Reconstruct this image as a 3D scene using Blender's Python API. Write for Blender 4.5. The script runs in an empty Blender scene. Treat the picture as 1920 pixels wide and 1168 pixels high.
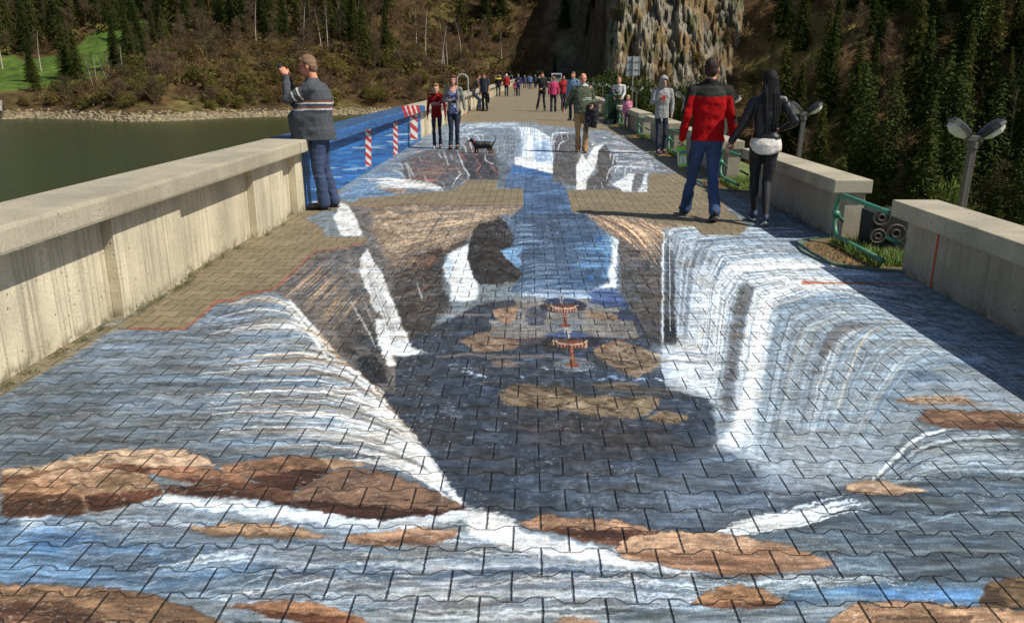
import bpy, bmesh, math, random
import numpy as np
from mathutils import Vector, Matrix, Euler
rad = math.radians
scene = bpy.context.scene
# ---------------------------------------------------------------- camera, sky, sun, exposure
CAM_H = 1.6; PITCH = 16.4; YAW = 1.17; FPX = 1501.0          # focal length in pixels of a 1920 px wide frame
cd = bpy.data.cameras.new('camera'); cam = bpy.data.objects.new('camera', cd); scene.collection.objects.link(cam)
cam.location = (0, 0, CAM_H); cam.rotation_euler = (rad(90-PITCH), 0, rad(YAW))
cd.sensor_width = 36; cd.lens = FPX/1920*36; cd.clip_start = .05; cd.clip_end = 3000
scene.camera = cam
w = bpy.data.worlds.new('World'); scene.world = w; w.use_nodes = True
nt = w.node_tree; bg = nt.nodes['Background']; sky = nt.nodes.new('ShaderNodeTexSky')
SUN = Vector((.78, -.30, 1)).normalized()
sky.sky_type = 'NISHITA'; sky.sun_disc = False; sky.sun_elevation = math.asin(SUN.z); sky.sun_rotation = math.atan2(SUN.x, SUN.y)
nt.links.new(sky.outputs[0], bg.inputs[0]); bg.inputs[1].default_value = .075
sl = bpy.data.lights.new('sun', 'SUN'); so = bpy.data.objects.new('sun', sl); scene.collection.objects.link(so)
sl.energy = 4.3; sl.angle = rad(.53); sl.color = (1, .95, .86)
so.rotation_euler = SUN.to_track_quat('Z', 'Y').to_euler(); so.location = (30, -10, 40)
scene.view_settings.view_transform = 'Standard'; scene.view_settings.look = 'None'
scene.view_settings.exposure = 0.28; scene.view_settings.gamma = 1
scene.cycles.max_bounces = 6; scene.cycles.transparent_max_bounces = 8
rnd = random.Random(4)
# ---------------------------------------------------------------- helpers
COL = scene.collection
def lin(c):
    c = np.asarray(c, np.float64)/255
    return np.where(c <= .04045, c/12.92, ((c+.055)/1.055)**2.4)
def A(r, g, b, k=.82):                                          # look in full sun -> base colour
    v = lin((r, g, b))*k; return (float(v[0]), float(v[1]), float(v[2]), 1)
MATS = {}
def mat(name, col, rough=.8, noise=0., scale=8., bump=0., bscale=40., metal=0., attr=None, coord='Object', spec=None, stretch=None, rnd_amt=0., rust=None):
    if name in MATS: return MATS[name]
    m = bpy.data.materials.new(name); m.use_nodes = True; N = m.node_tree.nodes; L = m.node_tree.links
    p = N['Principled BSDF']; p.inputs['Roughness'].default_value = rough; p.inputs['Metallic'].default_value = metal
    if spec is not None: p.inputs['Specular IOR Level'].default_value = spec
    tc = N.new('ShaderNodeTexCoord'); vec = tc.outputs[coord]
    if stretch:
        mp = N.new('ShaderNodeMapping'); mp.inputs['Scale'].default_value = stretch; L.new(vec, mp.inputs[0]); vec = mp.outputs[0]
    if attr:
        at = N.new('ShaderNodeAttribute'); at.attribute_name = attr; src = at.outputs['Color']
    else:
        rg = N.new('ShaderNodeRGB'); rg.outputs[0].default_value = col; src = rg.outputs[0]
    if noise:
        nz = N.new('ShaderNodeTexNoise'); nz.inputs['Scale'].default_value = scale; nz.inputs['Detail'].default_value = 6; nz.inputs['Roughness'].default_value = .65
        L.new(vec, nz.inputs['Vector'])
        mr = N.new('ShaderNodeMapRange'); mr.inputs[1].default_value = .3; mr.inputs[2].default_value = .7; mr.inputs[3].default_value = 1-noise; mr.inputs[4].default_value = 1+noise
        L.new(nz.outputs[0], mr.inputs[0]); mx = N.new('ShaderNodeVectorMath'); mx.operation = 'SCALE'
        L.new(src, mx.inputs[0]); L.new(mr.outputs[0], mx.inputs['Scale']); src = mx.outputs[0]
        if rust:
            nz2 = N.new('ShaderNodeTexNoise'); nz2.inputs['Scale'].default_value = scale*2.3; nz2.inputs['Detail'].default_value = 8; L.new(vec, nz2.inputs['Vector'])
            cr = N.new('ShaderNodeValToRGB'); cr.color_ramp.elements[0].position = .56; cr.color_ramp.elements[1].position = .66; L.new(nz2.outputs[0], cr.inputs[0])
            mm = N.new('ShaderNodeMix'); mm.data_type = 'RGBA'; L.new(cr.outputs[0], mm.inputs[0]); L.new(src, mm.inputs[6]); mm.inputs[7].default_value = rust; src = mm.outputs[2]
    if rnd_amt:
        oi = N.new('ShaderNodeObjectInfo'); mr = N.new('ShaderNodeMapRange'); mr.inputs[3].default_value = 1-rnd_amt; mr.inputs[4].default_value = 1+rnd_amt
        L.new(oi.outputs['Random'], mr.inputs[0]); hs = N.new('ShaderNodeHueSaturation'); L.new(src, hs.inputs['Color']); L.new(mr.outputs[0], hs.inputs['Value'])
        m2 = N.new('ShaderNodeMath'); m2.operation = 'MULTIPLY_ADD'; L.new(oi.outputs['Random'], m2.inputs[0]); m2.inputs[1].default_value = -.045; m2.inputs[2].default_value = .52
        L.new(m2.outputs[0], hs.inputs['Hue']); src = hs.outputs[0]
    L.new(src, p.inputs['Base Color'])
    if bump:
        nb = N.new('ShaderNodeTexNoise'); nb.inputs['Scale'].default_value = bscale; nb.inputs['Detail'].default_value = 5; L.new(vec, nb.inputs['Vector'])
        b = N.new('ShaderNodeBump'); b.inputs['Strength'].default_value = bump; b.inputs['Distance'].default_value = .01; L.new(nb.outputs[0], b.inputs['Height']); L.new(b.outputs[0], p.inputs['Normal'])
    MATS[name] = m; return m
def mesh_np(name, co, faces, colors=None, attr='Col'):
    me = bpy.data.meshes.new(name); co = np.asarray(co, np.float32); faces = np.asarray(faces, np.int32)
    me.vertices.add(len(co)); me.vertices.foreach_set('co', co.ravel())
    k = faces.shape[1]; me.loops.add(faces.size); me.loops.foreach_set('vertex_index', faces.ravel())
    me.polygons.add(len(faces)); me.polygons.foreach_set('loop_start', np.arange(0, faces.size, k, dtype=np.int32)); me.polygons.foreach_set('loop_total', np.full(len(faces), k, np.int32))
    if colors is not None:
        ca = me.color_attributes.new(attr, 'FLOAT_COLOR', 'POINT'); c4 = np.ones((len(co), 4), np.float32); c4[:, :3] = colors; ca.data.foreach_set('color', c4.ravel())
    me.update(calc_edges=True); return me
def link(name, me, m=None, parent=None, smooth=False, loc=None):
    o = bpy.data.objects.new(name, me); COL.objects.link(o)
    if m is not None: 
        for mm in (m if isinstance(m, (list, tuple)) else [m]): me.materials.append(mm)
    if smooth: me.polygons.foreach_set('use_smooth', [True]*len(me.polygons))
    if parent: o.parent = parent
    if loc: o.location = loc
    return o
def tag(o, label=None, cat=None, group=None, kind=None):
    if label: o['label'] = label
    if cat: o['category'] = cat
    if group: o['group'] = group
    if kind: o['kind'] = kind
    return o
def empty(name, loc=(0,0,0), rz=0., **k):
    o = bpy.data.objects.new(name, None); COL.objects.link(o); o.location = loc; o.rotation_euler = (0, 0, rz); o.empty_display_size = .1; return tag(o, **k)
def kids(o): return [c for c in bpy.data.objects if c.parent == o]
def copy_tree(o, loc=None, rz=None, sc=None, label=None, ch=None):
    c = o.copy(); COL.objects.link(c)
    for k in (ch if ch is not None else [(x, kids(x)) for x in kids(o)]):
        d = k[0].copy(); COL.objects.link(d); d.parent = c
        for g in k[1]: e = g.copy(); COL.objects.link(e); e.parent = d
    if loc is not None: c.location = loc
    if rz is not None: c.rotation_euler = (0, 0, rz)
    if sc is not None: c.scale = sc if not np.isscalar(sc) else (sc, sc, sc)
    if label: c['label'] = label
    return c
class MB:                                                        # collects shapes into one mesh
    def __init__(s): s.v = []; s.f = []
    def add(s, v, f):
        n = len(s.v); s.v += [tuple(p) for p in v]; s.f += [tuple(i+n for i in q) for q in f]; return s
    def box(s, a, b, bev=0.):
        x0, y0, z0 = a; x1, y1, z1 = b; e = bev
        if e <= 0:
            v = [(x0,y0,z0),(x1,y0,z0),(x1,y1,z0),(x0,y1,z0),(x0,y0,z1),(x1,y0,z1),(x1,y1,z1),(x0,y1,z1)]
            return s.add(v, [(0,3,2,1),(4,5,6,7),(0,1,5,4),(1,2,6,5),(2,3,7,6),(3,0,4,7)])
        bm = bmesh.new(); bmesh.ops.create_cube(bm, size=1)
        for q in bm.verts: q.co = Vector(((x0+x1)/2+q.co.x*(x1-x0), (y0+y1)/2+q.co.y*(y1-y0), (z0+z1)/2+q.co.z*(z1-z0)))
        bmesh.ops.bevel(bm, geom=list(bm.edges), offset=e, segments=2, affect='EDGES', profile=.6)
        bm.verts.index_update(); s.add([q.co[:] for q in bm.verts], [tuple(x.index for x in f.verts) for f in bm.faces]); bm.free(); return s
    def tube(s, pts, r, n=10, cap=True, squash=None):
        P = [Vector(p) for p in pts]; R = [r]*len(P) if np.isscalar(r) else list(r); v = []; up = None
        for i, p in enumerate(P):
            d = (P[min(i+1, len(P)-1)]-P[max(i-1, 0)]).normalized()
            if up is None: up = Vector((0,0,1)) if abs(d.z) < .9 else Vector((1,0,0))
            a = d.cross(up).normalized(); b = a.cross(d).normalized(); up = b
            for k in range(n):
                t = 2*math.pi*k/n; v.append(p+a*math.cos(t)*R[i]+b*math.sin(t)*R[i]*(squash or 1))
        f = [(i*n+k, i*n+(k+1) % n, (i+1)*n+(k+1) % n, (i+1)*n+k) for i in range(len(P)-1) for k in range(n)]
        if cap: f += [tuple(range(n-1, -1, -1)), tuple((len(P)-1)*n+k for k in range(n))]
        return s.add(v, f)
    def ball(s, c, r, nu=12, nv=8, rot=None):
        r = (r, r, r) if np.isscalar(r) else r; c = Vector(c); v = []
        for i in range(nv+1):
            t = math.pi*i/nv
            for k in range(nu):
                p = 2*math.pi*k/nu; q = Vector((r[0]*math.sin(t)*math.cos(p), r[1]*math.sin(t)*math.sin(p), -r[2]*math.cos(t)))
                if rot is not None: q = rot @ q
                v.append(c+q)
        f = [(i*nu+k, i*nu+(k+1) % nu, (i+1)*nu+(k+1) % nu, (i+1)*nu+k) for i in range(nv) for k in range(nu)]
        return s.add(v, f)
    def mesh(s, name):
        me = bpy.data.meshes.new(name); me.from_pydata(s.v, [], s.f); me.update()
        bm = bmesh.new(); bm.from_mesh(me); bmesh.ops.remove_doubles(bm, verts=bm.verts, dist=1e-5); bmesh.ops.recalc_face_normals(bm, faces=bm.faces); bm.to_mesh(me); bm.free(); return me
    def build(s, name, m, parent=None, smooth=False): return link(name, s.mesh(name), m, parent, smooth)
def project(co):                                                 # world -> pixel of the 1920 px photograph
    R = np.array(cam.rotation_euler.to_matrix()); q = (co-np.array([0, 0, CAM_H]))@R
    return 960+FPX*q[:, 0]/-q[:, 2], 584-FPX*q[:, 1]/-q[:, 2]
# ---------------------------------------------------------------- the street painting (flat colour on the paving)
def vnoise(x, y, seed=0):
    xi = np.floor(x).astype(np.int64); yi = np.floor(y).astype(np.int64)
    fx = x - xi; fy = y - yi
    fx = fx*fx*(3-2*fx); fy = fy*fy*(3-2*fy)
    def h(a, b):
        n = (a*374761393 + b*668265263 + seed*1442695041) & 0xffffffff
        n = ((n ^ (n >> 13)) * 1274126177) & 0xffffffff
        return ((n ^ (n >> 16)) & 0xffff) / 65535.0
    return (h(xi, yi)*(1-fx) + h(xi+1, yi)*fx)*(1-fy) + (h(xi, yi+1)*(1-fx) + h(xi+1, yi+1)*fx)*fy
def fbm(x, y, seed=0, o=3):
    s = 0; a = .5; t = 0
    for k in range(o):
        s = s + a*vnoise(x*2**k, y*2**k, seed+k*17); t += a; a *= .5
    return s/t
def smooth(x): 
    x = np.clip(x, 0, 1); return x*x*(3-2*x)
class Paint:
    def __init__(s, px, py, base):
        s.x = px.astype(np.float32); s.y = py.astype(np.float32)
        s.c = np.empty((len(px), 3), np.float32); s.c[:] = base
        s.k = np.clip((s.y-142)/500, .12, 2)                      # stroke scale with distance
        u = (s.x-992)/s.k; v = 500*np.log(np.maximum(s.y-142, 20)/500)
        s.wx = (fbm(u/26, v/13, 5)-.5).astype(np.float32)
        s.wx += (1.1*(fbm(u/5, v/3, 15, 2)-.5)).astype(np.float32)
        s.wy = (fbm(u/26, v/13, 9)-.5+.9*(fbm(u/6, v/3, 19, 2)-.5)).astype(np.float32)
        s.u = u; s.v = v
        w = 14*(fbm(u/90, v/40, 77)-.5)
        s.hs = (.6*fbm(u/80, (v+w)/5, 21, 3)+.4*fbm(u/30, (v+w)/2.2, 22, 2)).astype(np.float32)   # streaks across
        s.ds = (.6*fbm((u+v*.9+w)/34, (v-u*.45)/7, 31, 3)+.4*fbm((u-v*.7)/26, (v+u*.5+w)/6, 32, 3)).astype(np.float32)  # diagonal facets
        s.vs = fbm(s.x/(5*s.k.clip(.3)), v/110, 41, 3).astype(np.float32)     # streaks down
        s.n = fbm(u/9, v/6, 51, 3).astype(np.float32)
    def sel(s, pts, m):
        p = np.array(pts, np.float32)
        i = np.nonzero((s.x > p[:,0].min()-m) & (s.x < p[:,0].max()+m) & (s.y > p[:,1].min()-m) & (s.y < p[:,1].max()+m))[0]
        return p, i
    def mix(s, i, a, col, tex=None, amt=0., col2=None):
        c = np.array(col, np.float32)
        if tex is None: cc = np.broadcast_to(c, (len(i), 3))
        else:
            t = getattr(s, tex)[i][:, None]
            t = np.clip((t-.5)*2.2+.5, 0, 1)
            cc = c*(1+(t-.5)*2*amt) if col2 is None else c*(1-t*amt*2) + np.array(col2, np.float32)*t*amt*2
        a = np.clip(a, 0, 1)[:, None]
        s.c[i] = s.c[i]*(1-a) + cc*a
    # filled shape
    def P(s, pts, col, soft=1.5, a=1., warp=6., tex='n', amt=.12, col2=None, thr=None):
        m = 12+soft*2
        p, i = s.sel(pts, m)
        if len(i) == 0: return
        k = s.k[i]; x = s.x[i]+s.wx[i]*warp*k; y = s.y[i]+s.wy[i]*warp*k*.7
        d = np.full(len(i), 1e9, np.float32); ins = np.zeros(len(i), bool)
        for j in range(len(p)):
            a0 = p[j]; b0 = p[(j+1) % len(p)]; e = b0-a0
            L = max(float(e@e), 1e-6)
            t = np.clip(((x-a0[0])*e[0]+(y-a0[1])*e[1])/L, 0, 1)
            d = np.minimum(d, (x-a0[0]-t*e[0])**2+(y-a0[1]-t*e[1])**2)
            if abs(e[1]) > 1e-6:
                c = (a0[1] > y) != (b0[1] > y)
                ins ^= c & (x < e[0]*(y-a0[1])/e[1]+a0[0])
        d = np.sqrt(d); d = np.where(ins, d, -d)
        al = smooth(d/(2*max(soft, .3))+.5)*a
        if thr is not None:                                      # dry brush: paint only where the bristles touch
            al = al*smooth((getattr(s, thr[0])[i]-thr[1])/thr[2])
        s.mix(i, al, col, tex, amt, col2)
    # brush stroke along a smoothed line, width may change along it
    def S(s, pts, w, col, a=1., soft=.5, warp=3., tex=None, amt=.0, dry=None, sm=True):
        p = np.array(pts, np.float32)
        ws = np.array([w]*len(p) if np.isscalar(w) else w, np.float32)
        if sm and len(p) > 2:                                     # Catmull-Rom
            q = []; qw = []
            P_ = np.vstack([2*p[0]-p[1], p, 2*p[-1]-p[-2]])
            for j in range(len(p)-1):
                for t in (0, .25, .5, .75):
                    a0, a1, a2, a3 = P_[j:j+4]
                    q.append(.5*(2*a1+(a2-a0)*t+(2*a0-5*a1+4*a2-a3)*t*t+(3*a1-a0-3*a2+a3)*t**3))
                    qw.append(ws[j]*(1-t)+ws[j+1]*t)
            q.append(p[-1]); qw.append(ws[-1]); p = np.array(q, np.float32); ws = np.array(qw, np.float32)
        m = ws.max()*1.5+8
        _, i = s.sel(p, m)
        if len(i) == 0: return
        k = s.k[i]; x = s.x[i]+s.wx[i]*warp*k; y = s.y[i]+s.wy[i]*warp*k*.7
        best = np.full(len(i), -1e9, np.float32)
        for j in range(len(p)-1):
            a0 = p[j]; e = p[j+1]-a0; L = max(float(e@e), 1e-6)
            t = np.clip(((x-a0[0])*e[0]+(y-a0[1])*e[1])/L, 0, 1)
            d = np.sqrt((x-a0[0]-t*e[0])**2+(y-a0[1]-t*e[1])**2)
            wd = (ws[j]*(1-t)+ws[j+1]*t)*.5
            best = np.maximum(best, (wd-d)/np.maximum(wd*soft, .35))
        al = smooth(best*.5+.5 if soft < .2 else best)*a
        if dry: al = al*smooth((getattr(s, dry[0])[i]-dry[1])/dry[2])
        s.mix(i, al, col, tex, amt)
    # many strokes fanned between key lines
    def F(s, keys, n, cols, w, rng, a=(.4, .9), soft=.7, jit=2., warp=4., dry=None, lo=0., hi=1.):
        K = [resample(k, 9) for k in keys]
        for _ in range(n):
            t = (lo+(hi-lo)*rng.random())*(len(K)-1); j = min(int(t), len(K)-2); f = t-j
            q = K[j]*(1-f)+K[j+1]*f + rng.normal(0, jit, 2)
            c = cols[rng.integers(len(cols))]; ww = rng.uniform(*w)
            i0 = rng.integers(0, 3); i1 = 9-rng.integers(0, 3)
            q = q[i0:i1]; wl = ww*np.sin(np.linspace(.35, 2.8, len(q)))
            s.S(q, wl, c, rng.uniform(*a), soft, warp, dry=dry, sm=False)
def resample(pts, n):
    p = np.array(pts, np.float32)
    P_ = np.vstack([2*p[0]-p[1], p, 2*p[-1]-p[-2]]); q = []
    for j in range(len(p)-1):
        for t in np.linspace(0, 1, 8, endpoint=False):
            a0, a1, a2, a3 = P_[j:j+4]
            q.append(.5*(2*a1+(a2-a0)*t+(2*a0-5*a1+4*a2-a3)*t*t+(3*a1-a0-3*a2+a3)*t**3))
    q.append(p[-1]); q = np.array(q)
    L = np.r_[0, np.cumsum(np.hypot(*np.diff(q, axis=0).T))]
    u = np.linspace(0, L[-1], n)
    return np.stack([np.interp(u, L, q[:,0]), np.interp(u, L, q[:,1])], 1)
Z1 = lambda *p: [(x/2, 780+y/2) for x, y in p]
Z2 = lambda *p: [(960+x/2, 780+y/2) for x, y in p]
Z3 = lambda *p: [(x/2, 400+y/2) for x, y in p]
Z4 = lambda *p: [(960+x/2, 400+y/2) for x, y in p]
ZM = lambda *p: [(820+x/4.364, 540+y/4.364) for x, y in p]     # middle: turbines
ZF = lambda *p: [(640+x/5.308, 220+y/5.308) for x, y in p]     # far left
ZG = lambda *p: [(960+x/5.308, 220+y/5.308) for x, y in p]     # far right
ZH = lambda *p: [(620+x/5.308, 380+y/5.308) for x, y in p]     # left middle
ZI = lambda *p: [(940+x/5.308, 380+y/5.308) for x, y in p]     # centre middle
ZW = lambda *p: [(1220+x/3.65, 420+y/3.65) for x, y in p]      # right waterfall
TAN = (124, 112, 88)
def paint_ground(px, py):
    rng = np.random.default_rng(7)
    g = Paint(px, py, TAN)
    W = (222, 222, 218); LB = (150, 175, 195); GR = (112, 118, 120); DK = (62, 66, 72)
    g.mix(np.arange(len(px)), np.full(len(px), 1.), TAN, 'n', .05)
    # ---- whole painted area, grey wash
    g.P([(-900,1400),(-900,760),(0,745),(100,690),(215,617),(345,619),(400,573),(440,562),(500,547),(590,472),(640,465),(686,457),(692,446),(610,444),
         (604,428),(572,410),(600,398),(640,392),(655,386),(720,391),(752,384),(981,386),(981,354),(930,354),(934,338),(877,338),(850,357),(760,364),(655,377),(634,372),
         (640,350),(700,320),(800,245),(871,220),(930,226),(987,232),(1060,239),(1130,246),(1150,250),(1215,300),(1262,325),(1218,326),(1213,360),(1166,360),(1163,356),(1062,357),(1073,399),(1103,401),(1135,404),
         (1290,424),(1316,441),(1386,441),(1405,424),(1362,392),(1340,352),(1420,380),(1480,400),(1700,510),(1960,640),(2900,1100),(2900,1400)], GR, .6, warp=1, amt=.1)
    # ---------------- left pool
    g.P([(-900,1000),(-900,760),(0,745),(100,690),(240,620),(345,620),(440,565),(500,548),(545,565),(590,610),(640,670),(700,722),(745,775),(790,830),(862,935),(700,890),(0,890)],
        (100,108,114), 2, warp=4, tex='hs', amt=.24)
    g.P([(-900,1000),(-900,760),(0,745),(60,715),(120,700),(200,760),(260,860),(0,890)], (92,98,102), 40, .7, tex='hs', amt=.16)
    g.P([(110,690),(240,622),(440,568),(480,600),(300,680),(150,720)], (100,110,122), 20, .6, tex='hs', amt=.2)
    kl = [[(430,562),(470,553),(500,551),(540,566),(580,612),(612,655)],
          [(400,618),(470,606),(530,602),(580,618),(620,652),(655,690)],
          [(380,675),(480,664),(570,660),(640,680),(690,715),(722,752)],
          [(380,735),(500,728),(610,730),(690,752),(745,790),(790,840)],
          [(400,790),(500,784),(630,790),(720,815),(790,850),(835,905)],
          [(440,846),(550,838),(650,844),(740,862),(810,895),(862,942)]]
    g.F([[(x-260+i*20,y+14-i*6) for i,(x,y) in enumerate(k)] for k in kl], 90, [(132,140,146),(118,124,128),(88,94,100),(128,128,122),(140,148,154)], (4, 13), rng, (.2,.45), .9, 8, 5)
    g.F(kl, 260, [(168,172,174),(196,198,196),(140,150,158),(134,124,108),(88,96,104),(112,134,156)], (1.6, 6), rng, (.25,.65), .9, 5, 6)
    g.F(kl, 46, [(222,220,214),(205,205,202),(160,140,118)], (3, 8), rng, (.45,.85), .85, 3, 4)
    kf = [k[2:] for k in kl]
    g.F(kf, 60, [(228,226,220),(210,210,206),(120,110,96)], (2.5, 7), rng, (.4,.8), .8, 2, 3)
    for k in kl:                                                  # bright right ends of the falls
        r = resample(k, 9)[4:]
        for _ in range(9):
            q = r + rng.normal(0, 7, 2)*np.array([.5, 1]); g.S(q, [1, 4, 6, 7, 4], [(230,228,222),(205,205,200)][rng.integers(2)], .75, .8, 4, sm=False)
    g.S([(600,640),(640,672),(700,722),(745,775),(790,830)], [4,9,6,8,4], (150,120,85), .75, .7, 9)
    g.S([(560,615),(600,628),(628,655),(636,672)], [3,10,9,4], (160,130,95), .8, .7, 6)
    g.S([(480,676),(590,672),(650,686),(670,694)], [2,7,9,5], (135,108,82), .8, .7, 6)
    g.S([(600,728),(680,730),(715,745)], [2,6,4], (125,100,80), .8, .7, 6)
    g.S([(690,782),(750,790),(780,810),(800,835)], [2,7,8,4], (170,150,125), .6, .7, 6)
    g.S([(800,835),(835,880),(862,938)], [12,30,26], (226,226,222), .9, .9, 6)
    g.S([(640,860),(740,868),(810,900),(855,935)], [6,16,18,12], (222,222,218), .85, .9, 6)
    # ---------------- pit floor, dark
    g.P([(745,640),(800,620),(900,570),(980,560),(1200,560),(1240,640),(1240,700),(1330,745),(1345,820),(1420,850),(1640,895),(1560,930),(1460,965),(1340,1000),(1100,985),(960,975),(866,940),(790,830),(720,745),(720,690)],
        (62,66,72), 2, warp=6, tex='n', amt=.14)
    g.P([(1250,880),(1340,820),(1420,850),(1640,890),(1570,925),(1460,962),(1330,998),(1150,985),(1100,930)], (100,110,120), 35, .85, tex='hs', amt=.18)
    g.P([(960,900),(1200,860),(1250,960),(1100,990),(960,970)], (78,86,94), 30, .7, tex='n', amt=.2)
    for _ in range(140):                                          # ripples on the floor
        x = rng.uniform(800,1340); y = rng.uniform(645,860)
        if x < 790+(y-640)*.25: continue
        L = rng.uniform(15,60); c = [(120,140,165),(95,105,118),(45,48,54),(150,165,185),(84,90,96)][rng.integers(5)]
        g.S([(x,y),(x+L*.5,y+rng.uniform(-3,4)),(x+L,y+rng.uniform(-2,5))], [1,rng.uniform(2,5),1], c, rng.uniform(.3,.8), .8, 6, dry=('n',.35,.25))
    # ---------------- centre, upper: blue channel between the rocks
    g.P([(981,300),(1040,320),(1062,357),(1073,399),(1112,402),(1140,440),(1162,450),(1158,552),(1100,556),(955,548),(976,520),(960,490),(940,470),(960,440),(955,410),(981,386)],
        (66,82,102), 1.2, warp=3, tex='hs', amt=.2)
    g.P([(1060,430),(1120,430),(1150,450),(1150,530),(1060,550),(1000,545),(1080,500)], (76,108,142), 22, .5, tex='hs', amt=.2)
    g.F([[(958,420),(985,418),(1010,418)],[(945,470),(985,462),(1020,462)],[(965,520),(1000,510),(1050,508)],[(950,550),(1020,540),(1090,535)]], 46,
        [(115,145,175),(90,118,148),(140,165,185)], (2,5), rng, (.3,.65), .8, 5, 4)
    g.P([(938,470),(955,464),(985,463),(970,480),(980,495),(968,505),(952,488)], (120,165,205), 3, .7)
    g.F([[(1090,420),(1120,422),(1150,430)],[(1060,545),(1110,540),(1158,535)]], 30, [(75,125,185),(120,165,205),(70,90,120)], (2,6), rng, (.3,.7), .8, 4, 4)
    g.P(ZI((1060,320),(1110,335),(1165,375),(1160,560),(1150,850),(1040,860),(930,870),(1080,800),(1060,700),(1090,600),(1110,480)), (225,228,228), 4, .95, warp=8, tex='hs', amt=.06)
    g.P(ZI((950,340),(1060,320),(1110,350),(1110,480),(1060,600),(1080,730),(1040,770),(990,740),(1040,650),(1040,520),(1000,450),(960,400)), (110,160,205), 8, .6, warp=8, tex='hs', amt=.15)
    g.P(ZI((930,350),(1000,345),(990,385),(940,380)), (45,95,170), 3, .8); g.P(ZI((855,735),(930,735),(925,765),(870,760)), (55,110,180), 3, .8)
    g.F([[(960,546),(1060,548),(1160,552)],[(1000,560),(1080,562),(1150,560)]], 26, [(190,205,220),(150,180,210),(110,130,160)], (2,5), rng, (.4,.8), .8, 3, 4)
    g.P(ZI((880,900),(960,870),(1140,870),(1250,920),(1300,980),(1280,1050),(1180,1050),(1000,1030),(900,980)), (56,78,124), 5, .75, warp=14, tex='hs', amt=.25)
    g.P(ZI((1150,1120),(1280,1080),(1380,1120),(1400,1200),(1200,1200)), (56,68,96), 6, .6, warp=12, tex='hs', amt=.25)
    # ---------------- right rock wall of the pit
    g.P([(1100,401),(1135,405),(1290,425),(1250,440),(1243,470),(1243,640),(1215,625),(1190,590),(1165,550),(1160,450),(1140,435)], (98,92,86), 1.5, warp=5, tex='ds', amt=.18)
    g.P([(1165,500),(1240,480),(1243,640),(1215,625),(1195,590),(1165,552)], (72,72,72), 12, .8, tex='n', amt=.15)
    g.P([(1100,402),(1130,404),(1290,425),(1250,438),(1240,455),(1190,452),(1160,447),(1128,428)], (158,132,106), 8, .85, warp=6, tex='ds', amt=.2)
    g.F([[(1100,404),(1135,425),(1170,450),(1200,480)],[(1130,404),(1180,425),(1215,460),(1240,500)],[(1200,412),(1240,430),(1260,440),(1270,445)]], 60,
        [(205,160,115),(225,185,140),(110,85,70),(90,80,75)], (1.2,3.5), rng, (.5,.9), .7, 3, 4)
    g.F([[(1170,455),(1190,520),(1200,600)],[(1230,450),(1235,540),(1238,620)]], 30, [(125,90,80),(60,60,60),(115,112,108)], (1.5,4), rng, (.3,.6), .8, 4, 5)
    # ---------------- left rock walls
    g.P([(500,546),(590,472),(640,466),(690,455),(700,446),(683,440),(655,390),(720,392),(752,385),(978,388),(955,404),(900,418),(880,440),(872,462),(835,485),(820,540),(840,570),(800,620),(745,645),(740,740),(700,722),(640,670),(590,610),(545,563)],
        (104,98,92), 1.5, warp=4, tex='ds', amt=.2)
    g.P([(755,470),(830,440),(880,430),(870,470),(835,490),(830,540),(850,570),(800,622),(760,640),(735,560),(740,500)], (66,60,54), 8, .9, warp=8, tex='ds', amt=.22)
    g.P([(700,395),(752,387),(978,388),(955,404),(900,418),(880,440),(840,466),(790,490),(740,505),(720,470),(700,430)], (152,130,104), 12, .85, warp=8, tex='ds', amt=.24)
    g.F([[(700,400),(800,395),(900,392),(975,390)],[(740,420),(820,410),(880,405),(950,402)],[(740,450),(800,440),(850,430),(890,415)],[(720,500),(770,480),(820,460),(880,440)]], 70,
        [(186,160,126),(205,178,142),(120,105,90),(95,95,98),(160,130,100)], (1.5,5), rng, (.4,.85), .7, 4, 6)
    for q in (ZH((1010,50),(1060,100),(1110,150),(1040,220),(1000,300),(1010,380)), ZH((700,90),(760,140),(820,180)), ZH((560,60),(650,95),(760,100)), ZH((1100,120),(1320,110),(1480,130)),
              ZH((850,470),(900,500),(880,540)), ZH((300,180),(500,160),(760,180))):
        g.S(q, [2]+[5]*(len(q)-2)+[2], (84,84,88), .75, .8, 8)
    g.P(ZH((880,520),(1110,455),(1130,500),(1080,560),(1000,640),(850,690),(720,700)), (62,46,38), 3, .85, warp=8, tex='ds', amt=.3)
    g.P(ZH((860,560),(1060,540),(1000,630),(860,670)), (112,80,60), 5, .7, warp=8, tex='ds', amt=.3)
    g.P(ZH((720,680),(800,570),(840,570),(790,650)), (170,142,112), 2, .8)
    g.F([[(705,470),(750,470),(800,455)],[(730,540),(770,530),(800,500)],[(760,590),(800,580),(830,560)]], 46, [(120,105,92),(140,95,70),(70,66,62),(90,96,100)], (2,5), rng, (.4,.8), .8, 5, 6)
    # crumbly slope left of the white fall
    g.F([[(520,545),(560,515),(600,480)],[(560,575),(610,530),(650,490)],[(600,610),(640,560),(680,520)],[(640,660),(670,610),(700,570)]], 130,
        [(150,125,98),(175,145,110),(90,85,82),(72,74,78),(130,120,112)], (2,6), rng, (.4,.85), .7, 9, 6)
    g.P([(620,470),(680,462),(690,500),(700,560),(660,560),(620,520)], (96,94,92), 14, .55, tex='ds', amt=.25)
    g.P([(630,600),(680,570),(715,640),(730,700),(700,715),(640,665)], (74,70,66), 8, .8, tex='ds', amt=.3)
    g.P([(668,672),(700,664),(720,690),(726,718),(700,722),(676,700)], (46,44,42), 2, .9, tex='n', amt=.2)
    # white falls on the left
    g.P(ZH((90,0),(165,20),(240,130),(320,335),(105,335),(30,140),(60,100)), (208,208,204), 1.5, .95, warp=4, tex='ds', amt=.1)
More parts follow.
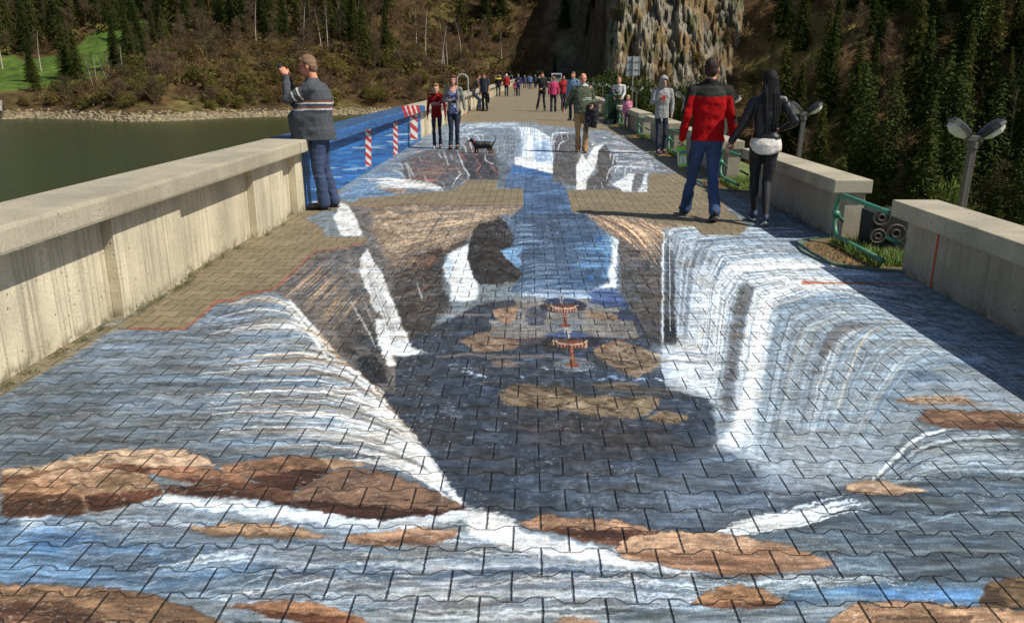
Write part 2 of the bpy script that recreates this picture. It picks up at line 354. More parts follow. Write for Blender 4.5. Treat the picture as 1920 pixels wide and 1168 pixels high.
    g.P(ZH((365,455),(400,520),(430,590),(490,660),(540,770),(590,900),(640,1040),(700,1168),(540,1168),(430,1050),(385,990),(395,920),(345,850),(320,760),(280,670),(300,610),(285,560)), (206,206,203), 1.8, .95, warp=5, tex='ds', amt=.12)
    g.P([(702,600),(745,595),(760,625),(772,652),(800,660),(770,668),(735,668),(745,684),(728,690),(712,655)], (218,219,217), 3, .95, warp=8, tex='ds', amt=.08)
    g.F([[(680,490),(695,545),(715,600),(730,660)],[(700,500),(720,560),(745,610),(765,650)]], 36, [(160,158,152),(235,235,232),(130,130,130)], (1.5,4), rng, (.4,.8), .8, 4, 4)
    g.S([(653,558),(672,590),(688,618),(704,650)], [1,4,4,2], (190,194,196), .8, .7); g.S([(678,560),(690,580),(700,612)], [1,3,1], (170,176,182), .7, .7)
    g.S([(782,530),(789,555),(792,566)], [1,5,1], (176,182,180), .8, .7)
    # dark rock lobe with the white fall behind it
    g.P(ZH((1180,500),(1370,415),(1360,560),(1390,640),(1430,760),(1470,830),(1460,960),(1380,985),(1190,975),(1200,840),(1150,740),(1120,640),(1150,560)), (218,221,222), 4, .97, warp=6, tex='vs', amt=.06)
    g.P(ZH((1120,560),(1180,530),(1230,600),(1200,720),(1150,740)), (150,172,190), 6, .6, warp=8)
    g.P(ZH((1375,400),(1420,270),(1480,210),(1600,180),(1700,155),(1740,200),(1790,250),(1820,380),(1790,450),(1690,470),(1740,560),(1900,680),(1911,720),(1840,790),(1640,810),(1480,820),(1420,730),(1390,620),(1360,540)), (54,48,42), 1.5, .97, warp=6, tex='ds', amt=.35)
    g.P(ZH((1690,130),(1760,110),(1800,180),(1860,330),(1800,300),(1740,200)), (90,110,128), 3, .7)
    def facets(pts, base, dens=90, dark=(.45, .7), light=(1.2, 1.45), L_=(8, 34)):
        n = len(pts); xs = [p[0] for p in pts]; ys = [p[1] for p in pts]
        def ins(x, y):
            c_ = False
            for j in range(n):
                (a_, b_), (c2, d2) = pts[j], pts[(j+1) % n]
                if (b_ > y) != (d2 > y) and x < (c2-a_)*(y-b_)/(d2-b_)+a_: c_ = not c_
            return c_
        for _ in range(int(8+(max(xs)-min(xs))*(max(ys)-min(ys))/dens)):
            x = rng.uniform(min(xs), max(xs)); y = rng.uniform(min(ys), max(ys)); L = rng.uniform(*L_); dy = rng.choice([-.35, .3, .1])*L
            if not (ins(x, y) and ins(x+L, y+dy)): continue
            f_ = rng.uniform(*dark) if rng.random() < .55 else rng.uniform(*light)
            g.S([(x,y),(x+L*.5,y+dy*.3+rng.uniform(-2,2)),(x+L,y+dy)], [.8,rng.uniform(1.5,5),.8], tuple(min(225, v*f_) for v in base), rng.uniform(.4,.85), .8, 7)
    # ---------------- middle: stones, floor grid and the two turbines
    g.P(ZM((620,85),(1250,85),(1250,125),(1310,125),(1380,165),(1500,155),(1500,195),(1420,200),(1480,270),(1600,270),(1655,410),(1500,410),(1280,400),(870,405),(640,415),(415,400),(430,262),(655,262),(655,150)), (122,118,112), 1, .97, warp=1.5, tex='n', amt=.1)
    for k in range(22):                                           # fine grid of small slabs
        xa = 430+k*62; g.S(ZM((xa+ (0 if xa < 655 else 0), 262 if (xa < 655 or xa > 1450) else 95), (xa+8+(xa-900)*.03, 405)), 1., (70,68,66), .7, .6, 0, sm=False)
    for yy in (110,140,170,200,265,292,320,350,378): g.S(ZM((640 if yy < 262 else 430, yy), (1300 if yy < 262 else 1640, yy+4)), 1., (78,76,74), .6, .6, 0, sm=False)
    R1 = (150,122,96); R2 = (108,92,76); RD = (64,56,50)
    g.P(ZM((450,185),(520,160),(655,140),(655,190),(640,260),(560,300),(480,250)), (140,112,90), 1.5, warp=4, tex='ds', amt=.25)
    g.P(ZM((720,180),(780,155),(870,170),(900,210),(880,300),(760,310),(720,270)), (80,80,86), 2, .9, warp=6, tex='ds', amt=.3)
    g.P(ZM((1180,200),(1340,190),(1480,220),(1490,285),(1400,270),(1250,250)), (120,100,82), 2, warp=5, tex='ds', amt=.3)
    g.P(ZM((180,430),(300,380),(400,360),(440,400),(640,420),(690,460),(620,500),(430,525),(300,520),(270,480)), (128,108,90), 1.5, warp=5, tex='ds', amt=.22)
    g.P(ZM((1280,500),(1420,440),(1540,440),(1700,500),(1820,540),(1900,600),(1700,700),(1650,745),(1480,680),(1400,620),(1300,560)), (118,102,84), 2, warp=6, tex='ds', amt=.28)
    g.F([[ZM((1290,520))[0],ZM((1500,560))[0],ZM((1700,590))[0]],[ZM((1400,620))[0],ZM((1560,650))[0],ZM((1750,640))[0]]], 26, [(70,60,52),(150,130,104),(90,78,66)], (2,5), rng, (.5,.9), .8, 3, 5)
    g.S(ZM((0,560),(250,545),(500,560),(680,560),(960,560),(1230,580)), [6,9,9,8,8,5], (122,112,106), .8, .8, 4)
    g.S(ZM((0,215),(250,215),(440,225)), [5,7,4], (122,110,104), .8, .8, 3)
    g.P(ZM((440,600),(560,585),(700,610),(600,650),(450,650)), (112,98,88), 3, .8)
    g.P(ZM((490,870),(600,800),(700,785),(900,800),(1050,815),(1100,850),(1250,885),(1380,880),(1560,885),(1700,870),(1820,900),(1810,960),(1740,1030),(1600,1060),(1400,1060),(1250,1050),(1060,1000),(850,995),(700,985),(580,960),(520,910)), (112,98,78), 2.5, warp=8, tex='ds', amt=.3)
    g.P(ZM((720,900),(900,890),(960,930),(860,985),(740,980)), (92,78,64), 3, .8, tex='ds', amt=.2)
    g.P(ZM((1250,790),(1500,765),(1650,790),(1600,830),(1350,830)), (104,92,78), 2, .9, warp=6, tex='ds', amt=.25)
    g.P(ZM((1000,955),(1180,905),(1380,880),(1400,905),(1260,1010),(1100,1000)), (140,122,96), 2, .9, tex='ds', amt=.2)
    g.P(ZM((1720,1060),(1820,1010),(1920,1010),(2050,1060),(1990,1110),(1800,1110)), (128,110,86), 2, warp=5, tex='ds', amt=.2)
    for q, b_ in ((ZM((490,870),(600,800),(700,785),(900,800),(1050,815),(1100,850),(1250,885),(1380,880),(1560,885),(1700,870),(1820,900),(1810,960),(1740,1030),(1600,1060),(1400,1060),(1250,1050),(1060,1000),(850,995),(700,985),(580,960),(520,910)), (116,102,80)),
                  (ZM((180,430),(300,380),(400,360),(440,400),(640,420),(690,460),(620,500),(430,525),(300,520),(270,480)), (124,104,86)), (ZM((1280,500),(1420,440),(1540,440),(1700,500),(1820,540),(1900,600),(1700,700),(1650,745),(1480,680),(1400,620),(1300,560)), (112,96,78)),
                  (ZM((450,185),(520,160),(655,140),(655,190),(640,260),(560,300),(480,250)), (130,104,84)), (ZM((1180,200),(1340,190),(1480,220),(1490,285),(1400,270),(1250,250)), (116,96,80)), (ZM((1720,1060),(1820,1010),(1920,1010),(2050,1060),(1990,1110),(1800,1110)), (118,102,80)),
                  ([(745,470),(830,440),(880,425),(835,490),(835,560),(800,620),(755,640),(735,560)], (78,70,62)), ([(883,480),(890,440),(920,412),(955,412),(960,440),(938,468),(972,520),(940,534),(900,534)], (66,58,50)), ([(1165,455),(1235,450),(1240,630),(1195,590)], (88,82,76))):
        facets(q, b_)
    for q in (ZM((600,820),(720,870),(780,890)), ZM((520,890),(600,950),(690,975)), ZM((880,830),(1000,870),(1120,880)), ZM((1180,910),(1300,960),(1420,1000),(1520,1050)), ZM((850,990),(1000,960),(1200,890))):
        g.S(q, [2]+[6]*(len(q)-2)+[2], (66,56,46), .8, .7, 6)
    g.P([(940,790),(1060,778),(1240,800),(1280,830),(1200,850),(1000,835)], (70,62,58), 20, .6, tex='n', amt=.25)
    g.F([[ZM((1200,850))[0],ZM((1500,850))[0],ZM((1920,870))[0],ZM((2050,880))[0]],[ZM((1300,830))[0],ZM((1600,820))[0],ZM((1900,830))[0],ZM((2050,830))[0]]], 14, [(96,90,84),(60,58,56)], (2,6), rng, (.5,.8), .8, 3, 5)
    # water marks
    for q, c in ((ZM((200,690),(300,700),(400,725)), (190,210,235)), (ZM((540,735),(640,720),(720,730)), (150,180,225)), (ZM((510,1020),(570,1025)), (200,220,240)), (ZM((560,1105),(660,1100),(740,1115)), (150,185,230)),
                 (ZM((1300,750),(1420,725),(1560,760),(1750,740),(1900,760)), (130,165,205)), (ZM((1760,740),(1850,760),(1950,765)), (200,215,230)), (ZM((840,520),(960,540),(1240,530)), (80,110,150)), (ZM((860,660),(980,660)), (190,200,208))):
        g.S(q, [2]+[8]*(len(q)-2)+[3], c, .8, .9, 8, dry=('n',.3,.3))
    for (cx, cy, k, al) in ((1040, 150, .82, .9), (1100, 440, 1., 1.)):    # turbine drawings
        def T(*p): return ZM(*[(cx+(x-1100)*k, cy+(y-440)*k) for x, y in p])
        el = lambda x, y, rx, ry: T(*[(x+rx*math.cos(a_*math.pi/12), y+ry*math.sin(a_*math.pi/12)) for a_ in range(24)])
        g.P(el(1120,628,170,58), (88,92,98), 3, .85*al, warp=3, tex='hs', amt=.2)
        for rx in (60,95,130,160): g.S(el(1120,632,rx,rx*.32)+[el(1120,632,rx,rx*.32)[0]], 2, (150,158,166), .7*al, .7, 1, sm=False)
        g.P(T((850,440),(930,375),(1060,348),(1180,360),(1270,395),(1330,430),(1290,480),(1180,500),(980,500),(880,480)), (50,46,48), 1.5, .95*al, warp=2)
        g.P(T((862,392),(930,366),(1060,350),(1180,362),(1285,405),(1150,412),(980,408)), (58,72,100), 1.5, .95*al, warp=2, tex='hs', amt=.3)
        g.P(el(1100,430,132,26), (64,58,56), 1, al, warp=1)
        g.P(T((968,430),(1230,430),(1222,478),(1160,494),(1100,498),(1040,492),(978,476)), (122,62,42), 1, al, warp=0)
        g.S(T((970,430),(1000,452),(1100,462),(1190,452),(1228,430)), 3.2, (214,196,176), .9*al, .6, 0)
        for j in range(9): xx = 985+j*29; g.S(T((xx,450+8*math.sin(j/8*3.1)),(xx,484+8*math.sin(j/8*3.1))), 2.2, (196,160,132), .8*al, .6, 0, sm=False)
        g.P(T((935,425),(958,425),(958,470),(935,470)), (190,150,100), .8, .8*al, warp=0); g.P(T((1205,455),(1228,455),(1228,492),(1205,492)), (170,130,90), .8, .8*al, warp=0)
        g.P(T((1035,338),(1060,330),(1100,340),(1100,362),(1085,370),(1085,412),(1060,412),(1060,370),(1035,362)), (150,146,138), 1, al, warp=0)
        g.P(T((1085,495),(1115,495),(1128,620),(1092,620)), (134,70,48), 1, al, warp=0); g.S(T((1100,500),(1108,615)), 1.6, (190,140,110), .7*al, .6, 0, sm=False)
        g.P(el(1112,630,58,18), (132,68,44), 1, .95*al, warp=0)
    g.S(ZM((430,402),(560,410),(640,425),(760,430),(860,408)), [1,2.4,2.6,2.4,1], (120,62,36), .95, .6, 1); g.S(ZM((1280,490),(1380,478),(1440,440),(1500,428),(1655,405)), [1.5,3,3,2.5,1.5], (140,74,40), .95, .6, 1)
    g.S(ZM((270,465),(400,470),(600,468),(700,470),(860,490),(960,490)), 1.6, (60,36,26), .95, .6, 1)
    # ---------------- right water surface and falls
    KW = [[(1440,424),(1340,426),(1270,430),(1246,440),(1243,480),(1243,560),(1242,640)],
          [(1500,433),(1380,437),(1300,441),(1276,452),(1270,500),(1268,570),(1268,640)],
          [(1560,448),(1430,448),(1335,453),(1300,466),(1290,520),(1282,600),(1272,690)],
          [(1600,470),(1450,466),(1370,472),(1330,484),(1322,540),(1312,640),(1290,716)],
          [(1640,500),(1480,496),(1400,500),(1355,512),(1342,570),(1335,660),(1322,730)],
          [(1660,535),(1520,520),(1440,522),(1395,535),(1378,600),(1362,690),(1352,780)],
          [(1700,560),(1560,535),(1470,540),(1432,556),(1418,630),(1402,740),(1380,830)],
          [(1740,590),(1600,560),(1510,570),(1465,590),(1448,660),(1430,760),(1410,850)],
          [(1790,620),(1660,592),(1580,592),(1530,610),(1500,680),(1480,780),(1455,880)],
          [(1830,650),(1730,615),(1650,610),(1600,635),(1570,700),(1540,800),(1510,890)],
          [(1880,690),(1790,650),(1720,640),(1670,660),(1630,720),(1590,810),(1560,895)],
          [(1960,760),(1860,700),(1790,680),(1730,700),(1680,760),(1640,830),(1600,895)]]
    g.P([(1244,430),(1280,426),(1480,426),(1560,440),(1700,508),(1960,640),(2300,900),(1960,800),(1730,765),(1640,895),(1560,915),(1430,880),(1345,835),(1340,750),(1250,730),(1240,690),(1243,640)], (134,143,148), 2, warp=3, tex='hs', amt=.08)
    KR = [KW[0][:3]]+[k[:3] for k in KW[2:]]
    g.P([(1244,440),(1290,455),(1290,640),(1243,640)], (88,86,84), 3, .9, tex='vs', amt=.15)
    rk = [resample(k, 12) for k in KW]
    cw = {0:(200,206,208), 1:(110,110,108), 2:(212,214,212), 3:(150,156,158), 4:(226,226,222), 5:(84,82,78), 6:(232,230,224), 7:(120,124,128), 8:(128,134,138), 9:(150,162,170), 10:(140,152,158), 11:(150,166,174)}
    wd = {0:5, 1:16, 2:22, 3:14, 4:34, 5:30, 6:36, 7:24, 8:20, 9:34, 10:30, 11:40}
    al = {0:.8, 1:.8, 2:.8, 3:.7, 4:.85, 5:.92, 6:.92, 7:.6, 8:.6, 9:.6, 10:.4, 11:.4}
    nb = 46
    for b_ in range(nb):                                          # alternating translucent strands
        t = (b_+rng.uniform(-.3, .3))/(nb-1)*10.99; t = min(max(t, 0), 10.99); j = int(t); q = rk[j]*(1-(t-j))+rk[j+1]*(t-j); n = len(q)
        c = ((198,204,208),(106,118,128),(168,180,188),(88,94,102),(184,192,198),(120,136,150))[b_ % 6] if t < 7 else ((168,182,190),(112,126,136),(150,166,174),(100,116,130),(180,190,194),(128,144,152))[b_ % 6]
        ww = rng.uniform(9, 20)*np.interp(np.arange(n), [0,3,5,n-1], [.3,.5,.85,1.25]); g.S(q[rng.integers(0, 3):], ww[:], c, rng.uniform(.45,.75), .95, 5, sm=False) if False else g.S(q, ww, c, rng.uniform(.45,.75), .95, 5, sm=False)
    for j in (0, 2, 4, 6):
        q = rk[j]; n = len(q); ww = wd[j]*.8*np.interp(np.arange(n), [0,3,5,n-1], [.2,.35,.75,1.2]); g.S(q[2:], ww[2:], cw[j], (.7,0,.45,0,.6,0,.8)[j], .95, 5, sm=False)
    g.F([k[:4] for k in KW], 130, [(176,186,192),(88,98,108),(150,162,172),(104,120,134),(206,210,210)], (1.5, 5), rng, (.3,.65), .8, 3, 4)
    g.F(KW, 330, [(196,204,208),(146,160,170),(96,108,120),(82,86,92),(218,220,220),(118,142,164)], (1.2, 4.5), rng, (.25,.6), .8, 3, 4)
    g.F(KW, 60, [(238,238,234),(222,224,222)], (1.5, 5), rng, (.5,.9), .85, 2, 4, lo=.28, hi=.62)
    g.F(KW, 90, [(92,120,146),(186,200,208),(110,134,152),(160,156,144)], (2, 7), rng, (.3,.6), .9, 4, 4, lo=.6, hi=1.)
    g.P([(1250,470),(1262,470),(1268,640),(1246,640)], (62,62,62), 3, .7, tex='vs', amt=.2); g.P([(1246,600),(1266,600),(1268,644),(1244,644)], (38,40,42), 2, .9, tex='n', amt=.2)
    g.P([(1385,536),(1400,530),(1412,538),(1396,600),(1380,700),(1366,770),(1350,760),(1360,690),(1372,590)], (86,84,80), 8, .8, warp=7, tex='vs', amt=.25)
    g.P([(1362,700),(1384,690),(1372,800),(1352,812)], (96,100,106), 12, .6, tex='vs', amt=.15)
    g.P([(1565,608),(1592,600),(1640,606),(1620,615),(1580,625),(1552,662),(1530,700),(1545,640)], (98,95,95), 3, .75, warp=4, tex='hs', amt=.15)
    g.S([(1660,612),(1632,622),(1612,648),(1596,690),(1578,740),(1570,770)], [2,4,5,4,3,2], (206,190,166), .85, .6, 2)
    g.S([(1240,437),(1245,440),(1243,500),(1243,640)], 2.2, (222,226,226), .85, .6, 2); g.S([(1262,436),(1256,450),(1256,540),(1257,620)], 1.8, (212,216,216), .8, .6, 2)
    g.P([(1425,560),(1455,545),(1440,640),(1425,740),(1405,830),(1345,838),(1378,790),(1395,720),(1408,640)], (236,235,230), 8, .6, warp=7, tex='vs', amt=.12)
    g.P([(1300,500),(1335,500),(1325,600),(1318,690),(1340,745),(1300,735),(1270,720),(1290,640)], (226,226,222), 10, .4, warp=7, tex='vs', amt=.12)
    for _ in range(36):
        x = rng.uniform(1420,1760); y = rng.uniform(690,900)
        g.S([(x,y),(x-rng.uniform(4,14),y+rng.uniform(20,60))], [1,rng.uniform(3,9)], [(112,126,138),(176,188,194),(96,124,150),(140,150,150)][rng.integers(4)], .5, .9, 5)
    g.P([(1720,690),(1760,700),(1790,712),(1740,720),(1700,712)], (88,112,140), 5, .6, warp=10, tex='n', amt=.2)
    # foam at the foot of the falls
    g.P([(1228,650),(1290,640),(1340,700),(1345,745),(1330,730),(1290,728),(1262,716),(1240,690)], (208,212,214), 20, .72, warp=16, tex='hs', amt=.14)
    g.F([[(1236,655),(1280,650),(1330,655)],[(1244,690),(1290,692),(1345,700)],[(1262,716),(1300,728),(1350,742)]], 34, [(230,232,232),(150,162,172),(200,206,208)], (2,6), rng, (.4,.8), .85, 5, 7)
    g.P([(1338,838),(1370,800),(1420,790),(1415,850),(1395,838),(1370,842)], (210,216,222), 16, .7, warp=14, tex='n', amt=.06)
    g.P([(1400,860),(1490,800),(1650,820),(1640,890),(1560,915),(1450,930)], (150,158,164), 26, .6, tex='vs', amt=.08)
    g.P([(1410,870),(1424,868),(1430,900),(1408,902)], (50,50,52), 3, .5, thr=('n',.45,.1))
    # lower right pool rim and surface
    g.P([(1560,930),(1600,905),(1645,892),(1680,850),(1720,810),(1760,802),(1960,806),(2900,900),(2900,1400),(1500,1400),(1340,1000),(1460,966)], (92,102,108), 3, warp=4, tex='hs', amt=.24)
    KP = [[(1640,895),(1690,850),(1740,818),(1820,806),(1930,808)],[(1650,905),(1710,868),(1780,845),(1880,840),(1960,845)],[(1670,910),(1760,890),(1860,885),(1960,892)]]
    g.F(KP, 60, [(205,210,210),(150,160,164),(84,92,96),(176,184,186)], (3,10), rng, (.4,.8), .8, 3, 4)
    g.S([(1636,898),(1680,856),(1720,822),(1770,806)], [8,14,12,6], (216,218,216), .85, .8, 4)
    g.F([[(1340,998),(1420,975),(1500,955),(1570,932)],[(1330,1010),(1430,990),(1520,975),(1640,945)]], 30, [(222,224,222),(196,202,204)], (4,10), rng, (.6,.9), .8, 4, 6)
    g.S([(1680,990),(1820,960),(1940,955)], [2,5,3], (150,170,184), .7, .8); g.S([(1600,1010),(1700,1020),(1850,1010)], [2,6,3], (70,78,82), .7, .8)
    # ---------------- foreground water
    g.P([(-900,1400),(-900,950),(0,955),(150,955),(300,930),(420,945),(560,960),(700,975),(866,950),(960,980),(1150,1030),(1340,1002),(1500,1060),(1600,1080),(1700,1400)], (122,132,138), 5, warp=8, tex='hs', amt=.25)
    g.P([(-900,1400),(-900,970),(0,970),(150,960),(230,1000),(420,1010),(560,1035),(520,1080),(300,1110),(200,1100),(0,1110)], (84,118,152), 22, .8, tex='hs', amt=.28)
    g.P([(40,990),(140,990),(230,1010),(280,1030),(180,1045),(60,1030)], (64,104,150), 14, .8, tex='hs', amt=.3)
    g.P([(120,1035),(260,1030),(300,1060),(280,1085),(180,1060)], (88,98,108), 14, .7, tex='hs', amt=.3)
    KFW = [[(140,955),(320,935),(480,945),(660,975),(860,960)],[(0,990),(200,975),(420,985),(640,1015),(860,1010)],[(260,1080),(480,1040),(700,1060),(960,1040),(1150,1050)],[(440,1130),(650,1090),(860,1100),(1080,1090),(1260,1100)],[(500,1168),(700,1140),(900,1150),(1150,1140),(1400,1150)]]
    g.F(KFW, 240, [(186,192,194),(160,170,176),(120,138,152),(98,112,126),(92,98,102),(196,188,182)], (4,13), rng, (.25,.6), .9, 9, 8)
    g.F([[(480,1010),(640,1005),(760,1000),(900,1000)]]+KFW[2:], 46, [(222,222,218),(204,206,204)], (4,13), rng, (.3,.65), .9, 10, 9)
    g.F(KFW[1:], 70, [(84,94,104),(70,86,104),(104,112,116),(96,92,92)], (4,13), rng, (.3,.65), .9, 10, 9)
    g.P([(600,1080),(700,1060),(960,1070),(1150,1085),(1100,1130),(900,1120),(700,1110)], (220,220,218), 18, .5, warp=14, thr=('hs',.5,.15))
    g.P([(480,1165),(560,1120),(800,1140),(960,1130),(960,1168)], (206,212,214), 16, .5, warp=14, thr=('hs',.42,.2))
    g.P([(865,955),(900,955),(960,975),(990,1000),(1100,1020),(1150,1035),(1230,1060),(1300,1075),(1150,1062),(1000,1035),(880,1000)], (232,232,230), 6, .9, warp=12, tex='n', amt=.05)
    g.P([(300,928),(420,935),(560,955),(720,975),(866,952),(880,968),(760,995),(600,985),(430,960),(300,945)], (214,220,222), 5, .85, warp=10, tex='hs', amt=.1)
    g.P([(1390,1110),(1560,1095),(1720,1090),(1850,1110),(1830,1132),(1600,1125),(1440,1140)], (92,128,160), 12, .75, tex='hs', amt=.25)
    g.P([(1540,1100),(1840,1105),(1830,1128),(1660,1122)], (76,120,170), 10, .7, tex='hs', amt=.2)
    g.F([[(1180,1080),(1300,1085),(1500,1080),(1700,1085)],[(1250,1140),(1400,1135),(1500,1100),(1640,1090)]], 40, [(190,200,204),(150,165,175),(84,94,100)], (3,9), rng, (.4,.8), .8, 6, 8)
    g.P([(30,968),(60,958),(110,962),(80,985),(40,990)], (190,200,206), 6, .7, warp=10)
    # ---------------- near rocks
    def rock(pts, top, low=None, lowpoly=None, crack=(), edge=(58,34,22)):
        g.P(pts, edge, 2.5, .6, warp=8)
        cx = sum(p[0] for p in pts)/len(pts); cy = sum(p[1] for p in pts)/len(pts)
        g.P([(cx+(x-cx)*.985, cy+(y-cy)*.94-.5) for x, y in pts], top, 1.8, 1, warp=8, tex='ds', amt=.2)
        if lowpoly: g.P(lowpoly, low, 3, .95, warp=8, tex='hs', amt=.3)
        xs = [p[0] for p in pts]; ys = [p[1] for p in pts]; x0, x1, y0, y1 = max(min(xs),-60), min(max(xs),2000), min(ys), min(max(ys),1240)
        for _ in range(int(14+(x1-x0)*(y1-y0)/300)):             # bristle marks inside the stone
            bx = rng.uniform(x0, x1); by = rng.uniform(y0, y1); L = rng.uniform(14, 60); n = len(pts); ins = True
            for ex in (bx, bx+L):
                c_ = False
                for j in range(n):
                    (ax_, ay_), (bx_, by_) = pts[j], pts[(j+1) % n]
                    if (ay_ > by) != (by_ > by) and ex < (bx_-ax_)*(by-ay_)/(by_-ay_)+ax_: c_ = not c_
                ins = ins and c_
            if not ins: continue
            f_ = [.55, .8, 1.18, 1.38][rng.integers(4)]; rel = (by-y0)/(y1-y0); b_ = top if (low is None or rel < .55) else low
            g.S([(bx,by),(bx+L*.5,by+rng.uniform(-5,3)),(bx+L,by+rng.uniform(-7,7))], [.8,rng.uniform(1.5,4),.8], tuple(min(232,v*f_) for v in b_), rng.uniform(.35,.8), .9, 8)
        for c in crack: g.S(c, [1.5]+[4]*(len(c)-2)+[1], tuple(v*.55 for v in top), .7, .8, 8)
    rock(Z1((0,200),(180,180),(290,145),(430,125),(590,118),(690,120),(780,155),(812,188),(600,195),(440,200),(180,245),(0,250)), (178,148,118), (120,82,56), Z1((0,225),(180,200),(300,180),(440,185),(600,190),(560,215),(300,215),(100,240),(0,245)))
    rock(Z1((80,245),(220,190),(400,190),(545,215),(600,262),(400,255),(200,260)), (158,126,98), (96,60,40), Z1((420,180),(560,185),(600,200),(540,215)))
    rock(Z1((0,245),(120,238),(245,238),(310,285),(330,350),(290,370),(140,378),(0,375)), (152,114,82), (80,50,34), Z1((0,290),(120,285),(280,290),(325,340),(285,368),(140,376),(0,373)), (Z1((0,330),(120,320),(250,340)),Z1((60,350),(180,350),(300,360))))
    rock(Z1((265,240),(370,226),(480,212),(560,228),(605,265),(610,296),(450,340),(370,355),(330,350),(310,290)), (150,118,88), (82,48,32), Z1((310,295),(450,285),(600,270),(608,296),(450,338),(370,352),(332,348)), (Z1((400,230),(450,255),(560,250)),))
    rock(Z1((545,205),(600,185),(750,195),(860,195),(960,248),(880,256),(720,250),(640,240)), (150,106,78), (96,62,44), Z1((640,232),(800,235),(950,246),(880,255),(720,250)))
    rock(Z1((610,268),(850,250),(1000,248),(1085,256),(1108,300),(1100,335),(900,305),(700,295),(620,290)), (98,66,48), (60,38,28), Z1((620,285),(800,280),(1000,300),(1100,320),(1100,335),(900,303)))
    rock(Z1((810,178),(950,170),(1060,145),(1190,150),(1255,195),(1150,260),(1090,278),(960,238),(900,215)), (132,96,70), (62,38,28), Z1((940,230),(1100,200),(1250,196),(1150,260),(1090,276)), (Z1((960,230),(1040,190),(1180,170)),))
    g.P(Z1((1200,160),(1310,165),(1390,182),(1310,188),(1255,200)), (172,138,104), 2, warp=5)
    rock(Z1((1105,290),(1230,212),(1300,190),(1420,200),(1600,265),(1700,315),(1748,348),(1600,370),(1420,392),(1270,372),(1105,335)), (122,94,74), (66,42,34), Z1((1105,315),(1270,320),(1500,350),(1745,346),(1600,370),(1420,390),(1270,370),(1105,335)), (Z1((1160,290),(1290,260),(1450,240)),Z1((1290,200),(1330,240),(1420,260)),Z1((1130,300),(1300,330),(1500,310))))
    g.P(Z1((1290,200),(1420,205),(1350,255),(1290,262),(1250,290)), (104,80,64), 3, .8, warp=6)
    rock(Z1((690,418),(860,398),(1050,405),(1240,448),(1100,458),(900,456),(780,438)), (164,130,98), (104,82,62), Z1((740,428),(900,440),(1200,448),(1100,457),(900,455)))
    rock(Z1((1290,455),(1400,436),(1480,428),(1600,420),(1710,424),(1720,462),(1600,482),(1400,487),(1305,480)), (158,122,94), (116,84,62), Z1((1310,470),(1500,462),(1715,450),(1600,481),(1400,486)))
    rock(Z1((-900,640),(150,630),(420,640),(560,665),(700,705),(870,790),(700,1000),(-900,1000)), (134,102,74), (88,60,44), Z1((-900,700),(60,690),(250,690),(350,740),(420,800),(-900,900)), (Z1((60,660),(300,665),(480,700),(600,760)),Z1((150,690),(330,720),(480,790)),Z1((420,700),(520,730),(640,740))))
    rock(Z1((845,710),(1050,690),(1190,695),(1300,738),(1390,785),(1150,776),(950,738)), (152,108,76), (96,58,38), Z1((880,716),(1060,730),(1300,750),(1380,785),(1150,776),(950,738)))
    rock(Z2((30,395),(110,370),(240,385),(400,385),(545,430),(400,482),(250,462),(140,432),(60,420)), (160,122,92), (80,52,40), Z2((120,420),(300,425),(420,420),(540,432),(400,480),(250,460)), (Z2((200,395),(350,405),(480,425)),))
    rock(Z2((378,497),(440,440),(620,428),(780,440),(1000,478),(1100,510),(1215,556),(1050,585),(820,597),(580,562),(430,535)), (178,140,108), (128,94,70), Z2((385,500),(520,515),(800,512),(1010,480),(1212,556),(1050,584),(820,596),(580,560)), (Z2((600,540),(800,545),(1000,550)),Z2((840,515),(1000,540),(1140,560)),Z2((700,530),(900,570),(1040,575))))
    g.P(Z2((1000,480),(1100,515),(1215,556),(1040,580),(960,540)), (150,116,88), 3, .7, tex='hs', amt=.2)
    rock(Z2((1245,262),(1300,235),(1400,240),(1480,262),(1570,282),(1430,297),(1270,287)), (188,156,124), (140,108,82), Z2((1255,278),(1400,280),(1560,284),(1430,296),(1270,286)))
    rock(Z2((668,706),(720,660),(810,625),(900,640),(980,668),(1038,690),(990,712),(860,716),(730,716)), (166,122,84), (104,68,48), Z2((672,704),(800,690),(1030,692),(990,711),(860,715),(730,715)), (Z2((740,680),(820,660),(920,680)),))
    rock(Z2((1100,820),(1200,745),(1300,705),(1440,682),(1600,700),(1800,714),(2100,740),(2400,1000),(1100,1000)), (168,130,96), (140,104,76), Z2((1300,760),(1500,740),(1750,745),(1700,800),(1300,800)), (Z2((1220,760),(1400,720),(1600,730)),Z2((1350,776),(1500,750),(1700,760))))
    rock(Z2((1750,712),(1770,660),(1795,620),(1850,605),(2100,590),(2100,720),(1850,720)), (112,88,60), (66,52,38), Z2((1760,700),(1780,640),(1830,640),(1860,710)), (Z2((1800,660),(1860,640),(1920,640)),))
    rock(Z2((120,800),(190,745),(290,755),(360,800)), (170,136,108))
    rock([(1720,788),(1738,764),(1800,768),(1960,776),(2100,800),(2000,812),(1880,806),(1770,802)], (128,96,70), (84,60,46), [(1722,788),(1800,790),(1960,796),(1960,806),(1770,801)])
    rock([(1678,750),(1720,742),(1790,744),(1860,760),(1780,757),(1710,758)], (160,134,108))
    # ---------------- far panel
    g.P([(634,372),(640,350),(700,318),(800,243),(871,220),(930,226),(990,232),(1010,300),(985,330),(981,354),(930,354),(934,338),(877,338),(850,357),(760,364),(655,377)], (112,120,126), 1, warp=2, tex='hs', amt=.12)
    g.P([(634,374),(700,318),(760,330),(700,350),(756,365),(660,378)], (98,128,158), 6, .8, tex='hs', amt=.15)
